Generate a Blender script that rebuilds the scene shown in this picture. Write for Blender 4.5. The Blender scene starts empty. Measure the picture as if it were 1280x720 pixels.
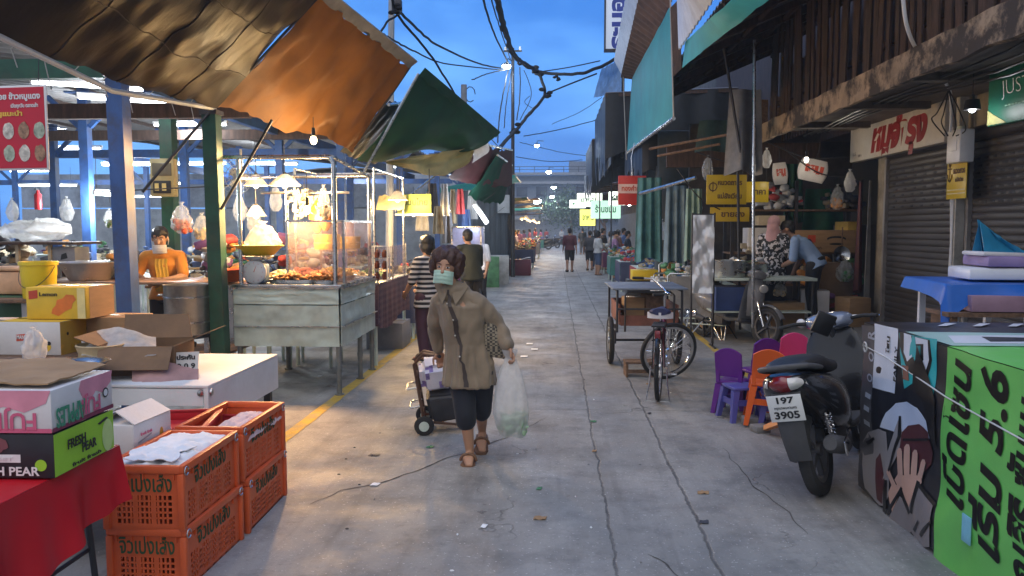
import bpy,bmesh,math,random
from mathutils import Vector,Matrix,Euler,noise
R=math.radians
random.seed(7)
SC=bpy.context.scene
COL=SC.collection
# ---------------------------------------------------------------- camera, sky, sun, exposure
CAM_H=1.65
cam_d=bpy.data.cameras.new('camera'); cam=bpy.data.objects.new('camera',cam_d); COL.objects.link(cam)
cam_d.sensor_width=36; cam_d.lens=28.125; cam_d.clip_end=2000; cam_d.clip_start=.05
cam.location=(0,0,CAM_H); cam.rotation_euler=(R(90-4.28),0,R(3.15))
SC.camera=cam
world=bpy.data.worlds.new('World'); SC.world=world; world.use_nodes=True
def build_world():
 nt=world.node_tree; nt.nodes.clear(); n=nt.nodes.new; L=nt.links.new
 out=n('ShaderNodeOutputWorld'); bg=n('ShaderNodeBackground'); bg.inputs['Strength'].default_value=.052
 sky=n('ShaderNodeTexSky'); sky.sky_type='NISHITA'; sky.sun_disc=False
 sky.sun_elevation=R(SUN_EL); sky.sun_rotation=R(SUN_ROT); sky.ozone_density=4.0; sky.dust_density=.4
 # dusk tint and torn cloud, both fixed to the sky's own directions
 tc=n('ShaderNodeTexCoord'); mp=n('ShaderNodeMapping'); mp.inputs['Scale'].default_value=(1.1,1.1,3.0)
 L(tc.outputs['Generated'],mp.inputs['Vector'])
 nz=n('ShaderNodeTexNoise'); nz.inputs['Scale'].default_value=2.6; nz.inputs['Detail'].default_value=7; nz.inputs['Roughness'].default_value=.52
 L(mp.outputs['Vector'],nz.inputs['Vector'])
 rp=n('ShaderNodeValToRGB'); rp.color_ramp.elements[0].position=.40; rp.color_ramp.elements[1].position=.66
 L(nz.outputs['Fac'],rp.inputs['Fac'])
 cl=n('ShaderNodeMix'); cl.data_type='RGBA'
 cl.inputs['A'].default_value=CLOUD_DARK; cl.inputs['B'].default_value=CLOUD_LIGHT
 L(rp.outputs['Color'],cl.inputs['Factor'])
 mx=n('ShaderNodeMix'); mx.data_type='RGBA'; mx.inputs['Factor'].default_value=.88
 L(sky.outputs['Color'],mx.inputs['A']); L(cl.outputs['Result'],mx.inputs['B'])
 # brighter overhead, where the last light still stands in the cloud deck
 sp=n('ShaderNodeSeparateXYZ'); L(tc.outputs['Generated'],sp.inputs[0])
 mr=n('ShaderNodeMapRange'); mr.inputs['From Min'].default_value=.38; mr.inputs['From Max'].default_value=.95
 mr.inputs['To Min'].default_value=1.0; mr.inputs['To Max'].default_value=ZENITH
 L(sp.outputs['Z'],mr.inputs['Value'])
 # the pale afterglow of the sunset stands behind the viewer, to the south
 ag=n('ShaderNodeMapRange'); ag.inputs['From Min'].default_value=.25; ag.inputs['From Max'].default_value=-.55; ag.inputs['To Max'].default_value=.85; L(sp.outputs['Y'],ag.inputs['Value'])
 gl_=n('ShaderNodeMix'); gl_.data_type='RGBA'; gl_.inputs['B'].default_value=(9.8,9.7,9.7,1); L(mx.outputs['Result'],gl_.inputs['A']); L(ag.outputs[0],gl_.inputs['Factor'])
 vm=n('ShaderNodeVectorMath'); vm.operation='SCALE'; L(gl_.outputs['Result'],vm.inputs[0]); L(mr.outputs['Result'],vm.inputs['Scale'])
 L(vm.outputs[0],bg.inputs['Color']); L(bg.outputs[0],out.inputs[0])
SUN_EL,SUN_ROT=66,190
CLOUD_DARK=(.75,4.2,14.0,1); CLOUD_LIGHT=(3.0,9.0,21.5,1); ZENITH=1.1
HAZE=0.0019
build_world()
sun_d=bpy.data.lights.new('dusk_sky_light','SUN'); sun_d.energy=.92; sun_d.angle=R(75); sun_d.color=(1.0,.90,.78)
sun=bpy.data.objects.new('dusk_sky_light',sun_d); COL.objects.link(sun)
sun.rotation_euler=(R(90-SUN_EL),0,R(180-SUN_ROT))
sun.location=(0,0,30)
SC.view_settings.view_transform='Standard'; SC.view_settings.look='None'
SC.view_settings.exposure=0.45; SC.view_settings.gamma=1.0; SC.view_settings.use_curve_mapping=False
SC.cycles.use_denoising=True
SC.cycles.max_bounces=7; SC.cycles.diffuse_bounces=3; SC.cycles.glossy_bounces=3; SC.cycles.transparent_max_bounces=12
SC.cycles.transmission_bounces=5; SC.cycles.volume_bounces=0
SC.cycles.sample_clamp_indirect=4; SC.cycles.caustics_reflective=False; SC.cycles.caustics_refractive=False
# ---------------------------------------------------------------- surveying: photo pixel (1280 wide) -> point in the street
_RM=cam.rotation_euler.to_matrix()
def ray(px,py):
 return _RM @ Vector(((px-640)/1000,(360-py)/1000,-1))
def at(px,py,Y):
 d=ray(px,py); k=Y/d.y
 return Vector((d.x*k,Y,CAM_H+d.z*k))
def gnd(px,py,z=0.0):
 d=ray(px,py); k=(z-CAM_H)/d.z
 return Vector((d.x*k,d.y*k,z))
# ---------------------------------------------------------------- materials
_mats={}
def mat(name,col,rough=.6,metal=0.,var=.18,scale=5.,bump=.15,bscale=40.,dirt=0.,dirtcol=(.06,.05,.045),dscale=3.,dr=(.48,.7),coat=0.,
  alpha=1.,trans=0.,emit=0.,emitcol=None,sheen=0.,stretch=(1,1,1),rvar=.12,sub=0.):
 if name in _mats: return _mats[name]
 m=bpy.data.materials.new(name); m.use_nodes=True; nt=m.node_tree; nt.nodes.clear(); n=nt.nodes.new; L=nt.links.new
 out=n('ShaderNodeOutputMaterial'); p=n('ShaderNodeBsdfPrincipled'); L(p.outputs[0],out.inputs[0])
 tc=n('ShaderNodeTexCoord'); mp=n('ShaderNodeMapping'); mp.inputs['Scale'].default_value=stretch
 oi=n('ShaderNodeObjectInfo'); ad=n('ShaderNodeVectorMath'); ad.operation='ADD'
 ml=n('ShaderNodeMath'); ml.operation='MULTIPLY'; ml.inputs[1].default_value=37.0
 L(oi.outputs['Random'],ml.inputs[0]); L(tc.outputs['Object'],ad.inputs[0]); L(ml.outputs[0],ad.inputs[1]); L(ad.outputs[0],mp.inputs['Vector'])
 nz=n('ShaderNodeTexNoise'); nz.inputs['Scale'].default_value=scale; nz.inputs['Detail'].default_value=5; nz.inputs['Roughness'].default_value=.6
 L(mp.outputs['Vector'],nz.inputs['Vector'])
 a=[max(0,c*(1-var)) for c in col]; b=[min(1,c*(1+var)) for c in col]
 mx=n('ShaderNodeMix'); mx.data_type='RGBA'; mx.inputs['A'].default_value=(*a,1); mx.inputs['B'].default_value=(*b,1)
 r1=n('ShaderNodeMapRange'); r1.inputs['From Min'].default_value=.3; r1.inputs['From Max'].default_value=.7
 L(nz.outputs['Fac'],r1.inputs['Value']); L(r1.outputs[0],mx.inputs['Factor'])
 base=mx.outputs['Result']
 if dirt>0:
  d=n('ShaderNodeTexNoise'); d.inputs['Scale'].default_value=dscale; d.inputs['Detail'].default_value=8; d.inputs['Roughness'].default_value=.7
  L(mp.outputs['Vector'],d.inputs['Vector'])
  r2=n('ShaderNodeMapRange'); r2.inputs['From Min'].default_value=dr[0]; r2.inputs['From Max'].default_value=dr[1]; r2.inputs['To Max'].default_value=dirt
  L(d.outputs['Fac'],r2.inputs['Value'])
  m2=n('ShaderNodeMix'); m2.data_type='RGBA'; m2.inputs['B'].default_value=(*dirtcol,1)
  L(base,m2.inputs['A']); L(r2.outputs[0],m2.inputs['Factor']); base=m2.outputs['Result']
 L(base,p.inputs['Base Color'])
 r3=n('ShaderNodeMapRange'); r3.inputs['To Min'].default_value=max(.02,rough-rvar); r3.inputs['To Max'].default_value=min(1,rough+rvar)
 L(nz.outputs['Fac'],r3.inputs['Value']); L(r3.outputs[0],p.inputs['Roughness'])
 p.inputs['Metallic'].default_value=metal; p.inputs['Coat Weight'].default_value=coat; p.inputs['Alpha'].default_value=alpha
 p.inputs['Transmission Weight'].default_value=trans
 if sheen: p.inputs['Sheen Weight'].default_value=sheen
 if sub: p.inputs['Subsurface Weight'].default_value=sub; p.inputs['Subsurface Radius'].default_value=(.02,.008,.005)
 if emit:
  p.inputs['Emission Color'].default_value=(*(emitcol or col),1); p.inputs['Emission Strength'].default_value=emit
 if bump:
  f=n('ShaderNodeTexNoise'); f.inputs['Scale'].default_value=bscale; f.inputs['Detail'].default_value=4
  L(mp.outputs['Vector'],f.inputs['Vector'])
  bp=n('ShaderNodeBump'); bp.inputs['Strength'].default_value=bump; bp.inputs['Distance'].default_value=.01
  L(f.outputs['Fac'],bp.inputs['Height']); L(bp.outputs[0],p.inputs['Normal'])
 _mats[name]=m
 return m
def cloth_mat(name,col,thin=.35,**k):
 """sheet cloth or tarpaulin that lets some light through"""
 if name in _mats: return _mats[name]
 m=mat(name,col,**k); nt=m.node_tree; n=nt.nodes.new; L=nt.links.new
 out=[x for x in nt.nodes if x.type=='OUTPUT_MATERIAL'][0]; p=[x for x in nt.nodes if x.type=='BSDF_PRINCIPLED'][0]
 t=n('ShaderNodeBsdfTranslucent'); t.inputs['Color'].default_value=(*col,1); ms=n('ShaderNodeMixShader'); ms.inputs[0].default_value=thin
 L(p.outputs[0],ms.inputs[1]); L(t.outputs[0],ms.inputs[2]); L(ms.outputs[0],out.inputs[0])
 return m
def film_mat(name,col,alpha=.45,rough=.25):
 """thin clear or milky plastic: part transparent, part glossy"""
 if name in _mats: return _mats[name]
 m=bpy.data.materials.new(name); m.use_nodes=True; nt=m.node_tree; nt.nodes.clear(); n=nt.nodes.new; L=nt.links.new
 out=n('ShaderNodeOutputMaterial'); p=n('ShaderNodeBsdfPrincipled'); t=n('ShaderNodeBsdfTransparent'); ms=n('ShaderNodeMixShader')
 tl=n('ShaderNodeBsdfTranslucent'); tl.inputs['Color'].default_value=(*col,1); m2=n('ShaderNodeMixShader'); m2.inputs[0].default_value=.45
 p.inputs['Base Color'].default_value=(*col,1); p.inputs['Roughness'].default_value=rough
 tc=n('ShaderNodeTexCoord'); nz=n('ShaderNodeTexNoise'); nz.inputs['Scale'].default_value=14; nz.inputs['Detail'].default_value=6
 L(tc.outputs['Object'],nz.inputs['Vector'])
 bp=n('ShaderNodeBump'); bp.inputs['Strength'].default_value=.7; bp.inputs['Distance'].default_value=.02
 L(nz.outputs['Fac'],bp.inputs['Height']); L(bp.outputs[0],p.inputs['Normal'])
 mr=n('ShaderNodeMapRange'); mr.inputs['To Min'].default_value=max(0,alpha-.25); mr.inputs['To Max'].default_value=min(1,alpha+.25)
 L(nz.outputs['Fac'],mr.inputs['Value'])
 L(p.outputs[0],m2.inputs[1]); L(tl.outputs[0],m2.inputs[2])
 L(mr.outputs[0],ms.inputs[0]); L(t.outputs[0],ms.inputs[1]); L(m2.outputs[0],ms.inputs[2]); L(ms.outputs[0],out.inputs[0])
 _mats[name]=m; return m
def glow(name,col,s):
 if name in _mats: return _mats[name]
 m=bpy.data.materials.new(name); m.use_nodes=True; nt=m.node_tree; nt.nodes.clear()
 out=nt.nodes.new('ShaderNodeOutputMaterial'); e=nt.nodes.new('ShaderNodeEmission')
 e.inputs[0].default_value=(*col,1); e.inputs[1].default_value=s; nt.links.new(e.outputs[0],out.inputs[0])
 _mats[name]=m; return m
# ---------------------------------------------------------------- mesh builder
class MB:
 def __init__(s): s.v=[]; s.f=[]; s.m=[]; s.mi=0; s.X=Matrix.Identity(4); s.keep=False
 def _add(s,vs,fs):
  o=len(s.v); s.v+=[s.X @ Vector(p) for p in vs]
  for f in fs: s.f.append([o+i for i in f]); s.m.append(s.mi)
  return s
 def box(s,c,d,rot=None):
  x,y,z=d[0]/2,d[1]/2,d[2]/2
  vs=[Vector((a,b,e)) for a in (-x,x) for b in (-y,y) for e in (-z,z)]
  if rot is not None:
   q=Euler(rot).to_matrix(); vs=[q @ p for p in vs]
  c=Vector(c)
  return s._add([p+c for p in vs],[(0,1,3,2),(4,6,7,5),(0,4,5,1),(2,3,7,6),(0,2,6,4),(1,5,7,3)])
 def rbox(s,c,d,b=.01,rot=None):
  """box with chamfered edges"""
  bm=bmesh.new(); bmesh.ops.create_cube(bm,size=1,matrix=Matrix.Diagonal((*d,1)))
  bmesh.ops.bevel(bm,geom=bm.edges[:],offset=min(b,min(d)*.45),segments=2,affect='EDGES',profile=.5)
  q=Euler(rot).to_matrix().to_4x4() if rot is not None else Matrix.Identity(4)
  bm.transform(Matrix.Translation(c) @ q); s.bm(bm); return s
 def bm(s,bm):
  bm.verts.index_update(); s._add([v.co.copy() for v in bm.verts],[[v.index for v in f.verts] for f in bm.faces]); bm.free(); return s
 def bar(s,p,q,w,h=None,up=(0,0,1)):
  p,q=Vector(p),Vector(q); h=h or w; d=(q-p).normalized(); u=Vector(up)
  if abs(d.dot(u))>.98: u=Vector((0,1,0))
  a=d.cross(u).normalized()*w/2; b=a.cross(d).normalized()*h/2
  vs=[e+i*a+j*b for e in (p,q) for i,j in ((-1,-1),(1,-1),(1,1),(-1,1))]
  return s._add(vs,[(3,2,1,0),(4,5,6,7),(0,1,5,4),(1,2,6,5),(2,3,7,6),(3,0,4,7)])
 def tube(s,pts,r,seg=8,cap=True,closed=False):
  pts=[Vector(p) for p in pts]; n=len(pts); rs=r if isinstance(r,(list,tuple)) else [r]*n
  t0=(pts[1]-pts[0]).normalized(); u=Vector((0,0,1)) if abs(t0.z)<.9 else Vector((1,0,0))
  a=t0.cross(u).normalized(); vs=[]
  for i,p in enumerate(pts):
   if closed: t=(pts[(i+1) % n]-pts[i-1]).normalized()
   else: t=(pts[min(i+1,n-1)]-pts[max(i-1,0)]).normalized()
   a=(a-t*a.dot(t)); a=a.normalized() if a.length>1e-6 else t.orthogonal().normalized(); b=t.cross(a)
   for k in range(seg):
    w=2*math.pi*k/seg; vs.append(p+(a*math.cos(w)+b*math.sin(w))*rs[i])
  fs=[]
  for i in range(n if closed else n-1):
   j=(i+1) % n
   for k in range(seg): fs.append((i*seg+k,i*seg+(k+1) % seg,j*seg+(k+1) % seg,j*seg+k))
  if cap and not closed: fs+=[tuple(range(seg))[::-1],tuple((n-1)*seg+k for k in range(seg))]
  return s._add(vs,fs)
 def cyl(s,p,q,r0,r1=None,seg=16): return s.tube([p,q],[r0,r0 if r1 is None else r1],seg)
 def lathe(s,prof,c=(0,0,0),seg=24,axis=None,cap=False):
  """prof: (radius, height) up the z axis (or axis)"""
  c=Vector(c); q=Vector(axis).to_track_quat('Z','Y').to_matrix() if axis is not None else Matrix.Identity(3)
  vs=[c+q @ Vector((r*math.cos(2*math.pi*k/seg),r*math.sin(2*math.pi*k/seg),z)) for r,z in prof for k in range(seg)]
  fs=[(i*seg+k,i*seg+(k+1) % seg,(i+1)*seg+(k+1) % seg,(i+1)*seg+k) for i in range(len(prof)-1) for k in range(seg)]
  if cap: fs+=[tuple(range(seg))[::-1],tuple((len(prof)-1)*seg+k for k in range(seg))]
  return s._add(vs,fs)
 def ball(s,c,r,seg=14,rings=9):
  r=(r,r,r) if not isinstance(r,(tuple,list)) else r; c=Vector(c)
  vs=[c+Vector((0,0,-r[2]))]; fs=[]
  for i in range(1,rings):
   t=math.pi*i/rings-math.pi/2
   for k in range(seg):
    w=2*math.pi*k/seg; vs.append(c+Vector((r[0]*math.cos(t)*math.cos(w),r[1]*math.cos(t)*math.sin(w),r[2]*math.sin(t))))
  vs.append(c+Vector((0,0,r[2]))); e=len(vs)-1
  for k in range(seg):
   fs.append((0,1+(k+1) % seg,1+k)); fs.append((e,1+(rings-2)*seg+k,1+(rings-2)*seg+(k+1) % seg))
   for i in range(rings-2): fs.append((1+i*seg+k,1+i*seg+(k+1) % seg,1+(i+1)*seg+(k+1) % seg,1+(i+1)*seg+k))
  return s._add(vs,fs)
 def grid(s,fn,nu,nv,closed_u=False):
  vs=[Vector(fn(i/nu,j/nv)) for j in range(nv+1) for i in range(nu+(0 if closed_u else 1))]; w=nu if closed_u else nu+1
  fs=[(j*w+i,j*w+(i+1) % w,(j+1)*w+(i+1) % w,(j+1)*w+i) for j in range(nv) for i in range(nu)]
  return s._add(vs,fs)
 def sheet(s,fn,nu,nv,t=.004):
  """grid given a real thickness t"""
  P=[[Vector(fn(i/nu,j/nv)) for i in range(nu+1)] for j in range(nv+1)]; top=[]; bot=[]
  for j in range(nv+1):
   for i in range(nu+1):
    du=P[j][min(i+1,nu)]-P[j][max(i-1,0)]; dv=P[min(j+1,nv)][i]-P[max(j-1,0)][i]
    nn=du.cross(dv); nn=nn.normalized() if nn.length>1e-9 else Vector((0,0,1))
    top.append(P[j][i]+nn*t/2); bot.append(P[j][i]-nn*t/2)
  w=nu+1; N=len(top); fs=[]
  for j in range(nv):
   for i in range(nu):
    q=(j*w+i,j*w+i+1,(j+1)*w+i+1,(j+1)*w+i); fs.append(q); fs.append(tuple(N+x for x in q[::-1]))
  rim=[i for i in range(w)]+[j*w+nu for j in range(1,nv+1)]+[nv*w+i for i in range(nu-1,-1,-1)]+[j*w for j in range(nv-1,0,-1)]
  for k in range(len(rim)):
   a,b=rim[k],rim[(k+1) % len(rim)]; fs.append((b,a,N+a,N+b))
  return s._add(top+bot,fs)
 def prism(s,pts,n,t):
  """flat outline (3-D points in one plane) extruded by t along n"""
  pts=[Vector(p) for p in pts]; k=len(pts); n=Vector(n).normalized()*t
  return s._add(pts+[p+n for p in pts],[tuple(range(k))[::-1],tuple(range(k,2*k))]+[(i,(i+1) % k,k+(i+1) % k,k+i) for i in range(k)])
 def poly(s,pts): return s._add(pts,[tuple(range(len(pts)))])
 def mesh(s,name,mats,smooth=True,ang=38):
  me=bpy.data.meshes.new(name); me.from_pydata([tuple(p) for p in s.v],[],s.f)
  for m in (mats if isinstance(mats,(list,tuple)) else [mats]): me.materials.append(m)
  me.polygons.foreach_set('material_index',s.m)
  bm=bmesh.new(); bm.from_mesh(me); bmesh.ops.recalc_face_normals(bm,faces=bm.faces[:])
  if smooth:
   for f in bm.faces: f.smooth=True
   c=R(ang)
   for e in bm.edges:
    if len(e.link_faces) !=2 or e.calc_face_angle(0)>c: e.smooth=False
  bm.to_mesh(me); bm.free(); me.update(); return me
 def build(s,name,mats,parent=None,world=False,smooth=True,ang=38):
  if parent is not None and world:
   inv=base_matrix(parent).inverted(); s.v=[inv @ p for p in s.v]
  c=Vector((0,0,0))
  if parent is None and not s.keep:
   lo=[min(p[i] for p in s.v) for i in range(3)]; hi=[max(p[i] for p in s.v) for i in range(3)]
   c=Vector(((lo[0]+hi[0])/2,(lo[1]+hi[1])/2,lo[2])); s.v=[p-c for p in s.v]
  me=s.mesh(name,mats,smooth,ang)
  o=bpy.data.objects.new(name,me); COL.objects.link(o)
  if parent is None: o.location=c
  else: o.parent=parent
  return o
def base_matrix(o):
 m=Matrix.LocRotScale(o.location,o.rotation_euler,o.scale)
 return base_matrix(o.parent) @ m if o.parent is not None else m
def tag(o,label,cat,group=None):
 o['label']=label; o['category']=cat
 if group: o['group']=group
 return o
def struct(o): o['kind']='structure'; return o
def thing(name,label,cat,loc=(0,0,0),rot=(0,0,0),group=None):
 o=bpy.data.objects.new(name,None); COL.objects.link(o); o.empty_display_size=.1
 o.location=loc; o.rotation_euler=(0,0,rot) if isinstance(rot,(int,float)) else rot
 return tag(o,label,cat,group)
def dup(root,loc,rot=None,label=None,group=None,scale=None):
 """a copy of a thing with its parts and their sub-parts"""
 kids={}
 for o in list(COL.objects):
  if o.parent is not None: kids.setdefault(o.parent,[]).append(o)
 def cp(o,par):
  c=o.copy(); COL.objects.link(c); c.parent=par
  for k in kids.get(o,[]): cp(k,c)
  return c
 r=cp(root,None); r.location=loc
 if rot is not None: r.rotation_euler=(0,0,rot) if isinstance(rot,(int,float)) else rot
 if scale: r.scale=(scale,)*3 if isinstance(scale,(int,float)) else scale
 if label: r['label']=label
 if group: r['group']=group
 return r
_txt={}
def text_geo(txt,size,bold=0.,shear=0.,space=1.):
 key=(txt,size,bold,shear,space)
 if key not in _txt:
  cu=bpy.data.curves.new('lettering','FONT'); cu.body=txt; cu.size=size; cu.align_x='CENTER'; cu.align_y='CENTER'
  cu.offset=bold; cu.shear=shear; cu.space_character=space; cu.resolution_u=3; cu.extrude=.0008
  o=bpy.data.objects.new('lettering',cu); COL.objects.link(o); dg=bpy.context.evaluated_depsgraph_get(); dg.update()
  me=o.evaluated_get(dg).to_mesh(); _txt[key]=([v.co.copy() for v in me.vertices],[list(p.vertices) for p in me.polygons])
  o.evaluated_get(dg).to_mesh_clear(); bpy.data.objects.remove(o); bpy.data.curves.remove(cu)
 return _txt[key]
def write(mb,txt,size,origin,right,up,width=None,**k):
 """lettering centred on origin, reading along right, tops towards up; fitted to width if given"""
 vs,fs=text_geo(txt,size,**k); right=Vector(right).normalized(); up=Vector(up).normalized(); nn=right.cross(up); o=Vector(origin)
 sx=1.
 if width:
  xs=[v.x for v in vs]; sx=width/max(1e-6,max(xs)-min(xs))
 mb._add([o+right*v.x*sx+up*v.y+nn*(v.z+.0015) for v in vs],fs); return mb
def light(name,kind,loc,energy,col,parent=None,radius=.06,size=None,rot=None,spot=None):
 d=bpy.data.lights.new(name,kind); d.energy=energy; d.color=col
 if kind=='AREA':
  d.shape='RECTANGLE'; d.size,d.size_y=size
 else: d.shadow_soft_size=radius
 if kind=='SPOT': d.spot_size=R(spot or 120); d.spot_blend=.6
 o=bpy.data.objects.new(name,d); COL.objects.link(o)
 if parent is not None:
  o.parent=parent; loc=base_matrix(parent).inverted() @ Vector(loc)
 o.location=loc
 if rot is not None: o.rotation_euler=rot
 return o
def lerp(a,b,t): return a+(b-a)*t
def nz(p,s=1.,o=0.): return noise.noise(Vector((p[0]*s+o,p[1]*s+o*1.7,p[2]*s-o)))
# ---------------------------------------------------------------- shared materials
steel=mat('brushed_steel',(.55,.56,.56),rough=.28,metal=1,var=.15,scale=8,bump=.08,dirt=.35,dirtcol=(.22,.2,.17))
galv=mat('galvanised_sheet',(.62,.71,.62),rough=.42,metal=.12,var=.12,scale=3.5,bump=.10,bscale=10,dirt=.3,dirtcol=(.20,.22,.20),dscale=2.5)
dark_iron=mat('dark_iron',(.05,.05,.055),rough=.5,metal=.5,dirt=.4,dirtcol=(.10,.06,.04))
rusty=mat('rusty_iron',(.16,.09,.06),rough=.75,metal=.3,var=.4,dirt=.6,dirtcol=(.07,.04,.03))
blue_paint=mat('blue_post_paint',(.028,.088,.27),rough=.5,var=.35,scale=4,dirt=.75,dirtcol=(.05,.055,.08),dscale=5,bump=.1)
green_paint=mat('green_post_paint',(.012,.075,.045),rough=.55,var=.4,dirt=.7,dirtcol=(.05,.06,.04))
white_paint=mat('white_paint',(.74,.75,.76),rough=.5,var=.05,dirt=.25,dirtcol=(.45,.42,.38))
black_plastic=mat('black_plastic',(.018,.018,.02),rough=.4,var=.2,bump=.05)
rubber=mat('tyre_rubber',(.022,.022,.022),rough=.8,var=.3,dirt=.4,dirtcol=(.08,.075,.07))
cardboard=mat('cardboard',(.36,.22,.11),rough=.85,var=.15,scale=4,stretch=(1,1,6),dirt=.3,dirtcol=(.22,.13,.07))
old_wood=mat('old_wood',(.17,.10,.06),rough=.8,var=.45,scale=5,stretch=(6,1,6),bump=.4,dirt=.5,dirtcol=(.06,.04,.03))
dark_wood=mat('dark_wood',(.075,.045,.034),rough=.85,var=.5,scale=4,stretch=(5,5,1),bump=.4,dirt=.5,dirtcol=(.03,.02,.018))
ink=mat('black_ink',(.015,.016,.018),rough=.5,var=.1,bump=0)
clear_bag=film_mat('clear_bag_film',(.86,.88,.86),.32)
milky_bag=film_mat('milky_bag_film',(.88,.89,.88),.58)
glass_film=film_mat('case_glass',(.42,.30,.30),.26,.08)  # reddish reflection put into the glass colour itself
white_plastic=mat('white_plastic',(.78,.79,.80),rough=.35,var=.05,bump=.05,dirt=.12)
paper=mat('white_paper',(.80,.81,.82),rough=.8,var=.05,bump=.2,bscale=10)
yellow_plastic=mat('yellow_plastic',(.80,.58,.02),rough=.35,var=.08,bump=.04)
# ---------------------------------------------------------------- ground, road, markings
def concrete():
 m=bpy.data.materials.new('street_concrete'); m.use_nodes=True; nt=m.node_tree; nt.nodes.clear(); n=nt.nodes.new; L=nt.links.new
 out=n('ShaderNodeOutputMaterial'); p=n('ShaderNodeBsdfPrincipled'); L(p.outputs[0],out.inputs[0])
 tc=n('ShaderNodeTexCoord'); V=tc.outputs['Object']
 def noi(sc,det=6,ro=.6,src=None):
  x=n('ShaderNodeTexNoise'); x.inputs['Scale'].default_value=sc; x.inputs['Detail'].default_value=det; x.inputs['Roughness'].default_value=ro
  L(src or V,x.inputs['Vector']); return x.outputs['Fac']
 def rng(src,a,b,c=0.,d=1.):
  x=n('ShaderNodeMapRange'); x.inputs['From Min'].default_value=a; x.inputs['From Max'].default_value=b
  x.inputs['To Min'].default_value=c; x.inputs['To Max'].default_value=d; L(src,x.inputs['Value']); return x.outputs[0]
 def mix(f,A,B):
  x=n('ShaderNodeMix'); x.data_type='RGBA'; L(f,x.inputs['Factor'])
  for s_,q in (('A',A),('B',B)):
   if isinstance(q,tuple): x.inputs[s_].default_value=(*q,1)
   else: L(q,x.inputs[s_])
  return x.outputs['Result']
 def mth(op,a,b):
  x=n('ShaderNodeMath'); x.operation=op
  for i,q in enumerate((a,b)):
   if isinstance(q,(int,float)): x.inputs[i].default_value=q
   else: L(q,x.inputs[i])
  return x.outputs[0]
 mp=n('ShaderNodeMapping'); mp.inputs['Scale'].default_value=(1.6,.5,1); L(V,mp.inputs['Vector'])
 c=mix(rng(noi(.9,7,.62,mp.outputs[0]),.32,.68),(.195,.19,.18),(.345,.335,.315))
 c=mix(rng(noi(2.4,8,.7),.48,.72,0,.8),c,(.11,.108,.105))           # damp and oil stains
 c=mix(rng(noi(.55,9,.72),.55,.72,0,.6),c,(.50,.49,.475))           # pale cement dust
 c=mix(rng(noi(22,4,.6),.6,.8,0,.5),c,(.16,.155,.15))               # fine grime
 c=mix(rng(noi(60,2,.5),.66,.72,0,.7),c,(.55,.54,.52))              # grit
 m3=n('ShaderNodeMapping'); m3.inputs['Scale'].default_value=(4.5,.22,1); L(V,m3.inputs['Vector'])
 c=mix(rng(noi(1.3,6,.65,m3.outputs[0]),.52,.72,0,.5),c,(.12,.115,.11))    # wheel-worn streaks
 c=mix(rng(noi(9,7,.75),.56,.7,0,.55),c,(.13,.125,.12))
 sx=n('ShaderNodeSeparateXYZ'); L(V,sx.inputs[0])
 wob=mth('MULTIPLY',mth('SUBTRACT',noi(2.2,6,.7),.5),.10)
 xx=mth('ADD',sx.outputs[0],wob); groove=None
 for gx,wd in ((.30,.010),(.80,.013),(-2.12,.006)):
  g=rng(mth('ABSOLUTE',mth('SUBTRACT',xx,gx),0),wd*.35,wd,1,0); groove=g if groove is None else mth('MAXIMUM',groove,g)
 yy=mth('ADD',sx.outputs[1],wob)
 md=mth('ABSOLUTE',mth('SUBTRACT',mth('MODULO',mth('ADD',yy,1.2),5.6),2.8),0)
 groove=mth('MAXIMUM',groove,rng(md,.003,.009,.75,0))
 vo=n('ShaderNodeTexVoronoi'); vo.feature='DISTANCE_TO_EDGE'; vo.inputs['Scale'].default_value=.42
 vd=n('ShaderNodeVectorMath'); vd.operation='ADD'; cn=n('ShaderNodeTexNoise'); cn.inputs['Scale'].default_value=2.5; cn.inputs['Detail'].default_value=8
 L(V,cn.inputs['Vector']); L(V,vd.inputs[0]); L(cn.outputs['Color'],vd.inputs[1]); L(vd.outputs[0],vo.inputs['Vector'])
 crk=mth('MULTIPLY',rng(vo.outputs['Distance'],.0015,.006,1,0),rng(noi(.8,3),.5,.6))
 groove=mth('MAXIMUM',groove,mth('MULTIPLY',crk,.8))
 c=mix(mth('MULTIPLY',groove,rng(noi(5,3),.3,.6,.35,.95)),c,(.075,.072,.07))
 L(c,p.inputs['Base Color'])
 L(rng(noi(1.6,6,.65),.35,.65,.50,.85),p.inputs['Roughness'])
 b=n('ShaderNodeBump'); b.inputs['Strength'].default_value=.5; b.inputs['Distance'].default_value=.014
 h=mth('SUBTRACT',mth('ADD',mth('MULTIPLY',noi(30,6,.65),.6),mth('MULTIPLY',noi(3,5),.8)),mth('MULTIPLY',groove,1.2))
 L(h,b.inputs['Height']); L(b.outputs[0],p.inputs['Normal']); _mats['street_concrete']=m; return m
conc=concrete()
g=MB(); g.keep=True; g.poly([(-200,-60,0),(200,-60,0),(200,400,0),(-200,400,0)]); struct(g.build('ground',conc))
g=MB(); g.keep=True; g.poly([(-2.1,-20,.004),(2.12,-20,.004),(2.12,150,.004),(-2.1,150,.004)]); struct(g.build('road',conc))
def worn_line():
 m=mat('worn_yellow_line',(.52,.34,.045),rough=.8,var=.2,scale=7,dirt=.85,dirtcol=(.25,.23,.19),dscale=4,bump=.3)
 return m
for nm,X,y0,y1,w in (('road_marking',-2.12,5.2,24,.11),('road_marking',2.16,8.2,26,.10)):
 g=MB(); g.keep=True
 g.grid(lambda u,v: (X+(u-.5)*(w+.03*nz((v*40,u,1),2))+.012*nz((v*30,u*2,3),1),lerp(y0,y1,v),.008),2,90)
 struct(g.build(nm,worn_line()))
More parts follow.
